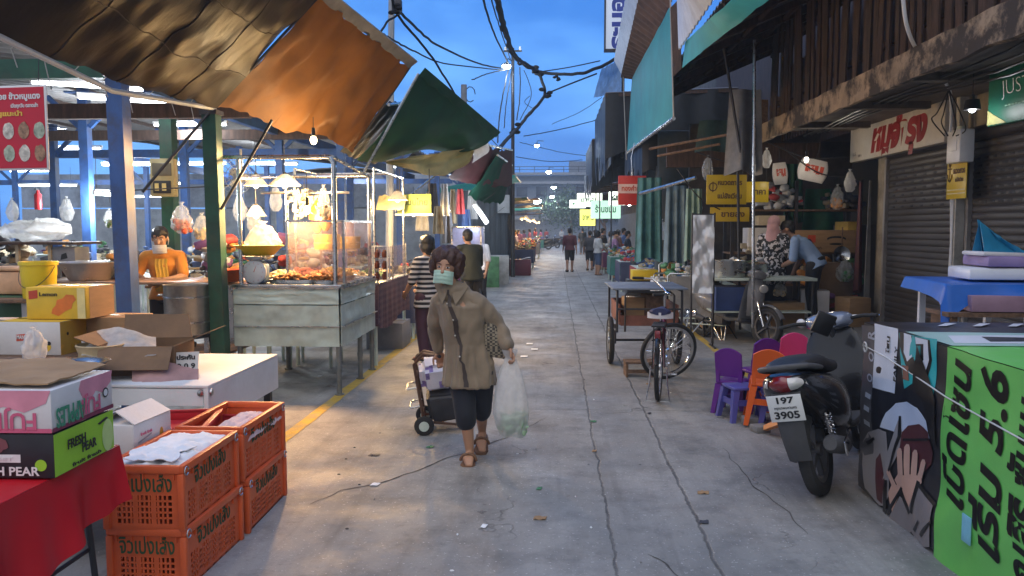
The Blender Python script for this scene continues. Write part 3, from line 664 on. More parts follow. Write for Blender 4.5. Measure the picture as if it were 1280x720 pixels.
carton('small white printed carton standing beside the apple carton',(-2.17,3.92,.426),(.24,.34,.26),-.06,white_card,patches=[('side',gold,circ(.72,.62,.05,.13)),('side',mat('print_line_grey',(.35,.34,.36),bump=0),[(.1,.62),(.45,.70),(.45,.73),(.1,.65)])],
  texts=[('side','fresh fruit',.022,pink,.3,.78,.1,0)],flaps=[(1,0,.12,2.6),(-1,0,.12,2.7)],tape=False)
# white slab table with the open carton
wt=thing('white_table','low white table with a deep painted side board','table',(-2.76,5.56,0))
b=MB(); b.rbox((0,0,.64),(1.1,1.28,.02),.004); b.build('tabletop',white_paint,wt)
for s in (-1,1):
 b=MB(); b.box((s*.535,0,.505),(.03,1.28,.25)); b.build('side_board',white_paint,wt); b=MB(); b.box((0,s*.62,.57),(1.03,.03,.11)); b.build('apron',white_paint,wt)
for sx in (-1,1):
 for sy in (-1,1): b=MB(); b.box((sx*.49,sy*.57,.19),(.05,.05,.38)); b.build('leg',dark_iron,wt)
for p_,a_ in (((.552,-.6,.60),(1,0,0)),((.5,-.637,.60),(0,-1,0))): b=MB(); b.lathe([(.001,.012),(.02,.010),(.024,0)],p_,14,axis=a_); b.build('bolt',steel,wt)
oc=thing('open_carton','big open brown carton on the white table, its flaps folded out','box',(-2.86,5.42,.652),.12)
dcb=mat('dark_cardboard',(.20,.12,.065),rough=.85,var=.2,scale=4,dirt=.4,dirtcol=(.1,.06,.035))
b=MB(); x,y,z=.5,.42,.2
for c,d in (((0,-y/2,z/2),(x,.006,z)),((0,y/2,z/2),(x,.006,z)),((-x/2,0,z/2),(.006,y-.01,z)),((x/2,0,z/2),(.006,y-.01,z)),((0,0,.004),(x,y-.02,.006))): b.box(c,d)
b.build('body',dcb,oc)
for o,e,ou in ((V((0,-y/2,z)),V((x/2,0,0)),V((.04,-.17,-.13))),(V((0,y/2,z)),V((x/2,0,0)),V((-.05,.12,.16))),(V((x/2,0,z)),V((0,y/2,0)),V((.22,.05,.09))),(V((-x/2,0,z)),V((0,y/2,0)),V((-.16,0,.06)))):
 b=MB(); b.prism([o-e*.97,o+e*.97,o+e*.92+ou,o-e*.92+ou],e.cross(ou),.006); b.build('flap',dcb,oc)
pf=thing('printed_carton','pale printed carton end with dark writing standing on the white table','box',at(228,470,5.28).xy.to_3d()+V((0,0,.652)),.35)
b=MB(); b.prism([(-.12,0,.0),(.1,0,.02),(.11,.02,.15),(-.11,.02,.15)],(0,1,0),.008); b.build('front_panel',white_card,pf)
b=MB(); b.prism([(-.12,.01,0),(-.11,.03,.15),(-.16,.2,.14),(-.17,.2,0)],(1,0,0),.008); b.build('flap',maroon,pf)
b=MB(); write(b,'รับประกัน',.04,(0,.0125,.113),(1,0,0),V((0,.1,1)),.17,bold=.002); write(b,'Y 0 0 9',.05,(0,.003,.055),(1,0,0),V((0,.1,1)),.17,bold=.001); b.build('lettering',ink,pf)
b=MB(); b.sheet(lambda u,v: at(lerp(165,248,u),lerp(478,446,v)+8*u,5.0+.2*v)+V((0,0,.02*math.sin(u*5)-.02+.012*nz((u*5,v*4,2),2))),14,8,.005); tag(b.build('cardboard_sheet',mat('pink_card',(.42,.25,.24),rough=.7,var=.25,bump=.1)),'torn pinkish cardboard sheet propped before the open carton','cardboard')
def basin(name,label,c,r0,r1,h,m,rim=.012,cat='bowl',group=None):
 b=MB(); b.lathe([(.001,.0),(r0*.9,0),(r0,.01),(r1-rim*.3,h-.006),(r1+rim,h),(r1+rim,h+.005),(r1-rim*.4,h+.004),(r0-.012,.018),(r0*.85,.012),(.001,.012)],c,36)
 return tag(b.build(name,m,ang=50),label,cat,group)
# tan paper sack with white film on top, beside the open carton
b=MB(); sk=at(128,474,5.3);
b.lathe([(.001,0),(.13,.0),(.15,.05),(.14,.14),(.16,.2),(.15,.205),(.13,.14),(.001,.1)],V((sk.x,5.3,.652)),22)
tag(b.build('paper_sack',mat('tan_sack',(.45,.35,.2),rough=.8,var=.2,bump=.4,bscale=12)),'tan paper sack standing at the corner of the white table','sack')
b=MB(); b.sheet(lambda u,v: at(lerp(102,195,u),lerp(444,424,v)+5*math.sin(u*3.1)*(1-2*v)-9*math.sin(u*3.1)*v,5.15+.35*v)+V((0,0,.02*nz((u*4,v*4,2),1.6))),18,10,.004)
tag(b.build('plastic_sheet',milky_bag),'sheet of white film laid across the tan sack and the open carton','plastic sheet')
# plank table with fruit cartons
pt=thing('plank_table','dark plank table carrying the yellow fruit cartons','table',(-3.75,5.15,0))
for k in range(6): b=MB(); b.box((0,-.55+.22*k,.735),(1.5,.205,.035)); b.build('plank',old_wood,pt)
for sx in (-1,1):
 for sy in (-1,1): b=MB(); b.box((sx*.65,sy*.5,.36),(.07,.07,.72)); b.build('leg',old_wood,pt)
def on(px,py,z): return gnd(px,py,z)
PZ=.753
carton('yellow and white fruit carton at the bottom of the stack on the plank table',V((-3.72,5.62,PZ)),(.46,.40,.235),.0,white_card,
  patches=[('side',mat('carton_ochre',(.50,.29,.04),bump=.05,var=.15),[(0,0),(1,0),(1,1),(0,1)]),('top',yellow_card,[(0.01,.01),(.99,.01),(.99,.99),(.01,.99)]),('front',print_red,[(.30,.42),(.55,.46),(.55,.66),(.30,.62)]),('front',yellow_card,circ(.72,.25,.13,.17)),('front',ink,circ(.60,.30,.03,.06)),('front',ink,circ(.82,.36,.03,.06)),
    ('side',ink,circ(.2,.62,.03,.05)),('side',ink,circ(.8,.66,.03,.05)),('side',gold,[(.3,.15),(.75,.2),(.75,.36),(.3,.31)])],texts=[('front','MANGO',.04,print_white,.42,.54,.1,0)])
carton('bright yellow carton with an orange fruit print, topmost on the plank table',V((-3.60,5.74,PZ+.242)),(.44,.38,.23),.02,yellow_card,
  patches=[('side',cardboard,[(.12,0),(1,0),(1,1),(.12,1)]),('front',print_red,[(.05,.62),(.2,.66),(.2,.92),(.05,.88)]),('front',mat('print_orange',(.62,.16,.03),var=.3,bump=0),[(.42,.18),(.44,.32),(.5,.44),(.52,.6),(.62,.66),(.68,.78),(.8,.76),(.84,.62),(.78,.5),(.76,.34),(.66,.26),(.54,.1)]),('front',mat('print_pale_yellow',(.85,.7,.3),bump=0),[(.86,.02),(.99,.02),(.99,.98),(.86,.98)])],
  texts=[('front','Lemon',.04,ink,.38,.78,.13,0)])
carton('plain brown carton wedged behind the yellow and white fruit carton',V((-3.32,5.9,PZ)),(.34,.34,.235),-.03,cardboard)
carton('grey white carton under the thin bag at the edge of the plank table',V((-4.22,5.55,PZ)),(.42,.4,.23),.04,mat('grey_card',(.45,.45,.44),bump=.05,dirt=.2),patches=[('front',ink,circ(.85,.62,.02,.05)),('front',ink,circ(.78,.66,.012,.05))])
carton('dark green printed carton behind the yellow bucket',V((-4.55,6.55,.85)),(.5,.4,.24),0,mat('green_card',(.04,.1,.045),bump=.05,var=.2),patches=[('front',print_white,[(.78,.1),(.95,.1),(.95,.9),(.78,.9)])])
b=MB(); b.rbox((0,0,.1),(.4,.32,.2),.03); b.X=Matrix.Translation((0,0,0)); b.rbox((0,0,.215),(.42,.34,.03),.012)
o=b.build('food_tub',mat('peach_tub',(.62,.36,.2),rough=.4,var=.3)); o.location=(-4.6,6.55,1.095); tag(o,'peach coloured plastic tub with a white lid on the green carton','tub')
def plastic_bag(label,c,w,h,m,seed=0,knot=True,squash=.8,name='plastic_bag',fill=None,group=None,cat='bag'):
 r=thing(name,label,cat,c,random.Random(seed).uniform(0,3),group=group)
 def fn(u,v):
  a=2*math.pi*u; prof=max(.07,math.sin(math.pi*min(1,.06+v*.92))**.6*(1-.55*v)*1.15) if v<.86 else lerp(.17,.08,(v-.86)/.05) if v<.91 else lerp(.08,.26,(v-.91)/.09)
  k=w/2*prof*(1+.30*nz((math.cos(a)*1.4,math.sin(a)*1.4,v*3+seed),1.5)+.12*nz((math.cos(a)*4,math.sin(a)*4,v*5+seed),1.3)+.10*math.sin(9*a+seed)*v)
  return (math.cos(a)*k,math.sin(a)*k*squash,h*v+.02*nz((a,v*4,seed),2)*(1 if .1<v<.9 else 0))
 b=MB(); b.grid(fn,36,26,closed_u=True); b.build('film',m,r,ang=80)
 if fill is not None:
  b=MB(); rr=random.Random(seed)
  for k in range(22): a=rr.uniform(0,6.3); q=rr.uniform(0,.36)*w; b.ball((math.cos(a)*q,math.sin(a)*q*squash,.06*h+rr.uniform(0,.34)*h),rr.uniform(.09,.14)*w,8,6)
  b.build('contents',fill,r)
 return r
plastic_bag('thin knotted white bag standing on the planks in front of the grey carton',at(43,436,5.15).xy.to_3d()+V((0,0,PZ)),.17,.24,milky_bag,4)
basin('metal_plate','shallow steel plate lying at the edge of the plank table',(-2.99,4.86,.757),.10,.15,.05,steel,cat='plate')
# ---------------------------------------------------------------- cooked food counter deeper in: basin, bucket, pots, seller
ct=thing('plank_counter','brown topped kitchen counter carrying the steel basin','table',(-5.2,8.35,0))
b=MB(); b.rbox((.15,0,1.085),(3.5,.75,.03),.006); b.build('tabletop',mat('brown_laminate',(.26,.15,.09),rough=.4,var=.2,dirt=.3),ct)
for sx in (-1.4,0,1.6):
 for sy in (-1,1): b=MB(); b.box((sx,sy*.32,.53),(.05,.05,1.06)); b.build('leg',steel,ct)
b=MB(); b.box((.15,0,.35),(3.3,.65,.025)); b.build('shelf',old_wood,ct)
CZ=1.101
basin('steel_basin','wide brushed steel basin on the brown counter',at(112,345,8.2).xy.to_3d()+V((0,0,CZ)),.20,.30,.19,mat('basin_steel',(.72,.72,.71),rough=.3,metal=.85,var=.1,bump=.05,dirt=.15,dirtcol=(.35,.33,.3)))
def pot(label,c,r,h,m=steel,lid=False,handles=True,name='cooking_pot',group=None):
 t=thing(name,label,'pot',c,.3,group=group)
 b=MB(); b.lathe([(.001,0),(r*.95,0),(r,.02),(r,h-.01),(r*1.03,h),(r*1.03,h+.006),(r*.97,h),(r*.95,.03),(.001,.025)],(0,0,0),32); b.build('body',m,t)
 if handles:
  for s in (-1,1): b=MB(); b.tube([(s*r,-.06,h*.8),(s*(r+.045),-.05,h*.8),(s*(r+.045),.05,h*.8),(s*r,.06,h*.8)],.008,8); b.build('handle',m,t)
 if lid: b=MB(); b.lathe([(r*1.04,h+.007),(r*.8,h+.03),(.03,h+.05),(.03,h+.07),(.001,h+.072)],(0,0,0),28); b.build('lid',m,t)
 return t
for i,(px,Y,r,h,L_) in enumerate(((20,8.3,.17,.16,0),(58,8.5,.15,.17,0))): pot(['dull steel pot at the end of the brown counter','small steel pot right beside the wide basin'][i],at(px,345,Y).xy.to_3d()+V((0,0,CZ)),r,h,mat('dull_steel',(.3,.3,.3),rough=.4,metal=1,dirt=.5),L_)
bk=thing('paint_bucket','bright yellow plastic bucket with a wire handle','bucket',at(50,376,6.3).xy.to_3d()+V((0,0,1.08)))
b=MB(); b.lathe([(.001,0),(.115,0),(.12,.01),(.135,.27),(.145,.272),(.145,.30),(.13,.30),(.128,.27),(.11,.02),(.001,.02)],(0,0,0),32); b.build('body',yellow_plastic,bk)
b=MB(); b.tube([(.14*math.cos(a),-.14*abs(math.sin(a))-.006,.26-.17*math.sin(a)) for a in [math.pi*k/14 for k in range(15)]],.003,6); b.build('handle',dark_iron,bk)
sb=thing('bucket_stand','plain timber stand that raises the yellow bucket','stand',(bk.location.x-.1,6.35,0))
b=MB(); b.rbox((0,0,1.062),(.6,.36,.03),.004); b.build('top_board',old_wood,sb)
b=MB(); b.rbox((0,0,.83),(.58,.34,.03),.004); b.build('shelf',old_wood,sb)
for sx in (-1,1):
 for sy in (-1,1): b=MB(); b.box((sx*.26,sy*.14,.52),(.04,.04,1.04)); b.build('leg',old_wood,sb)
bt=thing('carton_stand','rough timber shelf under the dark green carton','stand',(-4.6,6.6,0))
b=MB(); b.box((0,0,.832),(.75,.5,.03)); b.build('shelf',old_wood,bt)
for sx in (-1,1):
 for sy in (-1,1): b=MB(); b.box((sx*.33,sy*.2,.41),(.05,.05,.82)); b.build('leg',old_wood,bt)
bp_=at(233,420,7.45); bs=thing('gas_burner','iron gas ring stand under the tall stock pot','burner',(bp_.x,7.5,0))
b=MB(); b.lathe([(.17,.60),(.2,.60),(.2,.63),(.17,.63),(.17,.60)],(0,0,0),24); b.lathe([(.001,.5),(.06,.5),(.07,.55),(.001,.56)],(0,0,0),16); b.build('ring',dark_iron,bs)
for k in range(3): a=2.1*k+.4; b=MB(); b.cyl((.19*math.cos(a),.19*math.sin(a),.61),(.25*math.cos(a),.25*math.sin(a),0),.014,seg=8); b.build('leg',dark_iron,bs)
sp_=pot('tall dented stock pot on the gas ring by the green post',(bp_.x,7.5,.635),.215,.47,mat('stock_pot_alu',(.42,.42,.40),rough=.34,metal=.9,var=.25,scale=4,dirt=.6,dirtcol=(.12,.10,.08),bump=.2,bscale=12))
for z_ in (.12,.36): b=MB(); b.lathe([(.214,-.008),(.222,-.005),(.222,.005),(.214,.008)],(0,0,z_),32); b.build('bead',steel,sp_)
tub=plastic_bag
# wicker-like meter box on a hall post
mb_=thing('meter_box','yellowed electricity meter box fixed on a hall post','box',at(206,246,10.0),.1)
b=MB(); b.rbox((0,0,.24),(.30,.14,.48),.015); b.build('case',mat('yellowed_plastic',(.36,.31,.15),rough=.5,var=.15,dirt=.3),mb_)
b=MB(); b.rbox((0,-.078,.12),(.22,.02,.16),.004); b.build('breaker_panel',black_plastic,mb_)
b=MB(); [b.box((x,-.092,.12),(.05,.01,.09)) for x in (-.06,.03)]; b.build('switch',mat('switch_yellow',(.6,.5,.2),bump=0),mb_)
b=MB(); b.rbox((0,-.074,.34),(.24,.012,.16),.01); b.box((0,-.083,.34),(.12,.006,.04)); b.build('meter_window',mat('meter_glass',(.12,.11,.08),rough=.15),mb_)
mp_=thing('hall_post','dark green post carrying the yellowed meter box','post',(mb_.location.x-.02,10.18,0))
b=MB(); b.box((0,0,1.6),(.16,.16,3.2)); b.build('shaft',green_paint,mp_); b=MB(); b.rbox((0,0,.06),(.26,.26,.12),.02); b.build('foot_block',kerb,mp_)
# hanging red menu banner
rs=thing('menu_banner','red hanging menu banner with pictures and white Thai lettering','sign',at(22,213,5.6),-.12)
sw,sh=.62,.60; sgn_red=mat('banner_red',(.56,.012,.035),rough=.4,var=.08,bump=.06,bscale=8)
b=MB(); b.rbox((-.05,0,sh/2),(sw,.012,sh),.003); b.build('panel',print_white,rs)
b=MB(); b.box((-.05,-.008,sh/2),(sw-.03,.004,sh-.03)); b.build('red_field',sgn_red,rs)
b=MB(); write(b,'อร่อย ข้าวหมูแดง',.055,(.02,-.012,.52),(1,0,0),(0,0,1),.40,bold=.002); write(b,'เปิดทุกวัน ตลาดเช้า',.035,(.09,-.012,.455),(1,0,0),(0,0,1),.22,bold=.001); b.build('lettering',print_white,rs)
b=MB(); write(b,'เมนูแนะนำ',.045,(-.06,-.012,.40),(1,0,0),(0,0,1),.26,bold=.002); b.build('lettering',mat('banner_yellow',(.8,.5,.08),bump=0),rs)
for i in range(5):
 for j in range(2):
  b=MB(); cx,cz=-.30+i*.125,.12+j*.16; pts=[(cx+.045*math.cos(a)*(1+.2*nz((i,j,a),2)),-.0115,cz+.06*math.sin(a)*(1+.2*nz((a,i,j),2))) for a in [k*.45 for k in range(14)]]
  b.prism(pts,(0,-1,0),.002); b.build('food_picture',[mat('pic_pale',(.62,.58,.5),var=.5,scale=26,bump=0),mat('pic_brown',(.34,.2,.12),var=.6,scale=30,bump=0),mat('pic_greenish',(.42,.48,.36),var=.5,scale=24,bump=0)][(i+j) % 3],rs)
b=MB(); [b.tube([(x,0,sh),(x+.02,.02,sh+.6)],.003,6) for x in (-.3,.2)]; b.build('string',dark_iron,rs)
# ---------------------------------------------------------------- silver cooked food counter under the orange canvas
WARM=(1.0,.62,.25)
leg_galv=mat('weathered_pipe',(.20,.21,.20),rough=.6,metal=.4,dirt=.7,dirtcol=(.10,.08,.06))
fc=thing('food_counter','dented silver sheet metal food counter on pipe legs','counter',(-2.62,8.4,0))
X0,X1,Y0_,Y1_=-3.16,-2.1,7.67,9.15
b=MB(); b.rbox(((X0+X1)/2,(Y0_+Y1_)/2,1.085),(X1-X0+.03,Y1_-Y0_+.03,.03),.006); b.build('worktop',steel,fc,world=True)
def dented(ax,a,b0,b1,z0,z1,seed):
 def f(u,v):
  d=.022*nz((u*4,v*3,seed),1.4)*math.sin(math.pi*u)**.5+.006*nz((u*13,v*6,seed),1.4)
  return (a+d,lerp(b0,b1,u),lerp(z0,z1,v)) if ax=='x' else (lerp(b0,b1,u),a+d,lerp(z0,z1,v))
 return f
for i,(z0,z1) in enumerate(((.49,.895),(.905,1.07))):
 b=MB(); b.sheet(dented('y',Y0_-.004*i,X0,X1-.015,z0,z1,i),60,14,.005); b.build('front_panel',galv,fc,world=True)
 b=MB(); b.sheet(dented('x',X1+.003*i,Y0_+.015,Y1_,z0,z1,i+5),60,14,.005); b.build('side_panel',galv,fc,world=True)
 b=MB(); b.box(((X0+X1)/2,Y0_-.02,z1-.2*(1-i)-.006),(X1-X0,.024,.008)); b.box((X1+.022,(Y0_+Y1_)/2,z1-.2*(1-i)-.006),(.024,Y1_-Y0_,.008)); b.build('ledge_strip',steel,fc,world=True)
b=MB(); b.box((X0,(Y0_+Y1_)/2,.78),(.01,Y1_-Y0_,.56)); b.box(((X0+X1)/2,Y1_,.78),(X1-X0,.01,.56)); b.box(((X0+X1)/2,(Y0_+Y1_)/2,.52),(X1-X0-.04,Y1_-Y0_-.04,.01)); b.build('back_panel',galv,fc,world=True)
for x,y in ((X1-.03,Y0_+.03),(X1-.03,Y1_-.04),(X0+.04,Y0_+.03),(X0+.04,Y1_-.04),(X1-.03,8.55)):
 b=MB(); b.cyl((x,y,0),(x,y,.5),.026,seg=14); b.cyl((x,y,0),(x,y,.02),.045,seg=14); b.cyl((x,y,.26),(x,y,.30),.031,seg=14); b.build('leg',leg_galv,fc,world=True)
# pipe frame over the counter
pfm=thing('pipe_scaffold','stainless pipe frame standing over the silver counter','frame',(-2.62,8.4,1.1))
T0,T1=2.34,2.24
for nm,pts,r_ in (('upright',[(X0+.06,7.72,1.1),(X0+.06,7.72,T0)],.02),('upright',[(X1-.06,7.72,1.1),(X1-.06,7.72,T0-.06),(X1-.10,7.72,T0)],.022),('upright',[(X1-.04,9.1,1.1),(X1-.04,9.1,T1)],.022),('upright',[(X0+.06,9.1,1.1),(X0+.06,9.1,T1)],.02),
     ('top_rail',[(X0-.1,7.72,T0),(X1-.08,7.72,T0)],.02),('top_rail',[(X1-.07,7.72,T0),(X1-.04,9.1,T1)],.018),('top_rail',[(X0+.06,9.1,T1),(X1-.02,9.1,T1)],.018),('top_rail',[(X0+.06,7.75,T0-.2),(X0+.06,9.1,T1)],.016),('hanging_rail',[(X0+.06,8.3,2.02),(X1-.06,8.3,2.02)],.012)):
 b=MB(); b.tube(pts,r_,10); b.build(nm,steel,pfm,world=True)
# glass show case
gc_=thing('glass_case','glass show case with a steel frame on the street end of the counter','display case',(-2.36,8.5,1.1))
gx0,gx1,gy0,gy1,gz0,gz1=-2.68,-2.11,7.86,9.02,1.103,1.72
for nm,(p,q) in [('frame',e) for e in (((gx0,gy0,gz0),(gx0,gy0,gz1)),((gx1,gy0,gz0),(gx1,gy0,gz1)),((gx0,gy1,gz0),(gx0,gy1,gz1)),((gx1,gy1,gz0),(gx1,gy1,gz1)))]:
 b=MB(); b.bar(p,q,.022); b.build('corner_post',steel,gc_,world=True)
b=MB()
for p,q in (((gx0,gy0,gz1),(gx1,gy0,gz1)),((gx0,gy1,gz1),(gx1,gy1,gz1)),((gx0,gy0,gz1),(gx0,gy1,gz1)),((gx1,gy0,gz1),(gx1,gy1,gz1))): b.bar(p,q,.02)
b.build('top_frame',steel,gc_,world=True)
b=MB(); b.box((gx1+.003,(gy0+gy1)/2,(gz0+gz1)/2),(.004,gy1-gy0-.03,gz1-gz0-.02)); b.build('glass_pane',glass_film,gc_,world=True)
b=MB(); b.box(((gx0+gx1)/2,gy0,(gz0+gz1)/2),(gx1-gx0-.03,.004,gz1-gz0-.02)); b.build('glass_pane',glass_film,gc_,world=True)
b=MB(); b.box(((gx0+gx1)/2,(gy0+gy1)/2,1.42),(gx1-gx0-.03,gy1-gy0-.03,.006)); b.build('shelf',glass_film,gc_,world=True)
fried=mat('fried_food',(.42,.19,.05),rough=.5,var=.5,scale=14,bump=.7,bscale=30); roast=mat('roast_skin',(.46,.17,.035),rough=.28,var=.5,scale=9,bump=.5,bscale=20)
pale_food=mat('pale_food',(.60,.45,.24),rough=.5,var=.35,scale=12,bump=.6); yellow_food=mat('yellow_food',(.62,.40,.06),rough=.5,var=.3,scale=10,bump=.4)
green_food=mat('leafy_food',(.10,.22,.05),rough=.6,var=.5,scale=12,bump=.5); red_food=mat('red_food',(.45,.07,.03),rough=.45,var=.4,scale=12,bump=.4)
def food_tray(label,c,d,yaw,m,seed,n=46,size=.035,long=1.9,traym=None,group=None,hump=.07):
 r=thing('food_tray',label,'tray',c,yaw,group=group); x,y=d; rr=random.Random(seed)
 b=MB(); b.lathe([(.001,0),(.92,0),(1.0,.03),(1.05,.032),(1.05,.036),(.98,.034),(.9,.006),(.001,.006)],(0,0,0),28)
 b.v=[V((p.x*x/2,p.y*y/2,p.z)) for p in b.v]; b.build('tray',traym or steel,r)
 b=MB()
 for k in range(n):
  a=rr.uniform(0,6.28); q=rr.random()**.6*.82; px,py=math.cos(a)*q*x/2,math.sin(a)*q*y/2
  b.X=Matrix.Translation((px,py,.02+hump*(1-q*q)*rr.uniform(.5,1.1))) @ Euler((rr.uniform(-.6,.6),rr.uniform(-.6,.6),rr.uniform(0,6.28))).to_matrix().to_4x4()
  s=size*rr.uniform(.7,1.25); b.ball((0,0,0),(s*long,s*.8,s*.6),8,5)
 b.X=Matrix.Identity(4); b.build('food',m,r,ang=80); return r
GF='trays of cooked food on the silver counter'
for i,(x,y,w,l,m,lab) in enumerate(((-2.62,7.86,.52,.24,fried,'oval tray heaped with brown fried pieces at the front of the silver counter'),(-2.28,7.80,.26,.2,roast,'small tray of glazed roast pieces beside the case corner'),
  (-2.86,8.25,.4,.32,pale_food,'tray of pale fried dough behind the dial scale'),(-2.42,8.15,.44,.36,fried,'tray of browned meat inside the glass case, at its near end'),(-2.4,8.62,.42,.44,yellow_food,'tray of yellow sweets in the far end of the glass case'),(-2.8,8.7,.4,.4,red_food,'tray of reddish curry pieces at the back of the counter'))):
 food_tray(lab,(x,y,1.104),(w,l),.1*i,m,i+3,size=.03 if i !=4 else .04,group=GF)
for i,(x,y,h) in enumerate(((-2.42,8.35,.16),(-2.30,8.75,.13))):
 b=MB(); b.lathe([(.001,0),(.13,0),(.14,h*.4),(.14,h*.42),(.13,h*.46),(.14,h*.9),(.141,h),(.001,h)],(x,y,1.426),26); tag(b.build('food_container',yellow_food),['stack of yellow tubs on the glass shelf, nearer one','stack of yellow tubs on the glass shelf, farther one'][i],'container')
# dial scale with the yellow basin
sc_=thing('dial_scale','round faced white spring scale at the corner of the silver counter','scale',(-2.98,7.84,1.102))
b=MB(); b.rbox((0,0,.1),(.2,.17,.2),.03); b.build('body',mat('scale_blue',(.12,.2,.34),rough=.4),sc_)
b=MB(); b.lathe([(.001,.012),(.105,.012),(.118,.004),(.12,-.02)],(.0,-.088,.115),30,axis=(0,-1,0)); b.build('dial',white_plastic,sc_)
b=MB(); b.prism([(-.004,-.102,.115),(.004,-.102,.115),(.03,-.102,.19)],(0,-1,0),.002); [b.box((.09*math.cos(a),-.101,.115+.09*math.sin(a)),(.006,.002,.006)) for a in [k*.52 for k in range(12)]]; b.build('pointer',print_red,sc_)
b=MB(); b.cyl((0,0,.2),(0,0,.235),.02); b.lathe([(.001,.235),(.12,.235),(.17,.27),(.165,.272),(.11,.24),(.001,.24)],(0,0,0),28); b.build('weighing_pan',steel,sc_)
basin('plastic_basin','yellow plastic basin on the pan of the dial scale',(-2.97,7.86,1.376),.15,.235,.10,yellow_plastic)
plastic_bag('puffed white bag sitting in the yellow basin',(-2.93,7.88,1.39),.36,.33,milky_bag,21)
basin('plastic_basin','orange red plastic basin on the ground stand behind the green post',(-3.35,8.0,1.106),.12,.18,.12,mat('basin_orange',(.6,.1,.03),rough=.4))
# roasts and bags on the hanging rail
for i,(x,z,s) in enumerate(((-2.50,1.60,1.0),(-2.38,1.62,.85))):
 r=thing('hanging_roast',['large glistening roast on the hook under the warm bulb','smaller roast hanging against the glass case'][i],'meat',(x,8.3-.12*i,z))
 b=MB(); b.grid(lambda u,v: (.085*s*math.cos(6.283*u)*math.sin(math.pi*min(.97,v+.04))**.6*(1+.2*nz((math.cos(6.28*u),v*4,i),1.5)),.05*s*math.sin(6.283*u)*math.sin(math.pi*min(.97,v+.04))**.6,.34*s*v),24,18,closed_u=True); b.build('flesh',roast,r,ang=80)
 b=MB(); b.tube([(0,0,.32*s),(0,0,.40),(.015,0,.43),(0,0,.44)],.004,6); b.build('hook',steel,r)
for i,(px,py,Y,w,h,lab) in enumerate(((405,276,7.95,.18,.36,'clear bag of goods hung from the pipe frame beside the roasts'),(228,292,8.9,.26,.36,'bulging clear bag hung above the seller in orange'),(253,300,8.6,.2,.30,'small clear bag hung between the orange seller and the green post'),(137,285,9.6,.16,.24,'pale bag tied to a hall rail beside the thick blue post'))):
 plastic_bag(lab,at(px,py,Y),w,h,clear_bag,30+i,fill=[pale_food,red_food,pale_food,green_food][i])
b=MB(); b.cyl(at(120,240,9.0),at(285,232,8.6),.008,seg=6); b.cyl(at(137,240,9.0),at(137,253,9.6),.004,seg=6); tag(b.build('hanging_wire',dark_iron),'dark wire above the orange seller that the clear bags hang from','wire')
gl=thing('paper_garland','bunch of pale paper and bags tied up under the brightest bulb','garland',at(381,275,8.3))
b=MB(); rr=random.Random(5)
for k in range(60):
 b.X=Matrix.Translation((rr.gauss(0,.07),rr.gauss(0,.05),rr.uniform(.0,.30))) @ Euler((rr.uniform(0,6),rr.uniform(0,6),rr.uniform(0,6))).to_matrix().to_4x4()
 s=rr.uniform(.03,.06); b.prism([(-s,-s*.5,0),(s,-s*.6,.01),(s*.7,s*.6,0),(-s*.8,s*.5,.01)],(0,0,1),.002)
b.X=Matrix.Identity(4); b.build('leaf_bundle',mat('garland_paper',(.72,.66,.5),var=.3,bump=0),gl)
b=MB(); b.cyl((0,0,.25),(0,0,.42),.004,seg=6); b.build('string',dark_iron,gl)
BULB=glow('warm_bulb',(1.0,.72,.38),26); CBULB=glow('cool_bulb',(.86,.94,1.0),40); STREET=glow('street_bulb',(.80,.92,1.0),60)
shade_m=cloth_mat('lamp_shade_white',(.8,.76,.68),thin=.5,bump=0,rough=.4)
def pendant(label,c,r=.14,en=30,col=WARM,cord=.35,bulb=None,group=None,shade=True,name='hanging_lamp'):
 t=thing(name,label,'lamp',c,group=group)
 if shade: b=MB(); b.lathe([(.03,.12),(.045,.11),(r*.7,.05),(r,0),(r*.985,-.002),(r*.68,.044),(.04,.10),(.03,.115)],(0,0,0),26); b.build('lamp_shade',shade_m,t)
 b=MB(); b.ball((0,0,.015),(.034,.034,.045),12,8); b.build('bulb',bulb or BULB,t)
 b=MB(); b.cyl((0,0,.05),(0,0,.14),.018,seg=10); b.build('socket',black_plastic,t)
 b=MB(); b.cyl((0,0,.13),(0,0,.13+cord),.004,seg=6); b.build('cord',black_plastic,t)
 if en: light('lamp_light','POINT',Vector(c)+V((0,0,-.07)),en,col,t,radius=.07)
 return t
pendant('wide white lamp shade over the middle of the silver counter',at(356,232,8.3),.17,55)
pendant('white lamp shade hanging over the dial scale',at(320,232,8.7),.13,28)
pendant('bare warm bulb in the bunch of paper above the roasts',at(384,264,8.05),.1,42,shade=False,cord=.25)
pendant('low white lamp shade behind the yellow basin',at(320,270,8.9),.12,12)
lamp5=pendant('small bright bulb under the lower hem of the orange canvas',at(392,177,8.15),.1,26,shade=False,cord=.12,col=(1,.72,.38))
light('lamp_beam','SPOT',at(392,177,8.15)+V((0,0,-.09)),430,(1,.54,.22),lamp5,radius=.06,rot=(R(-36),R(30),0),spot=100)
light_rig=None
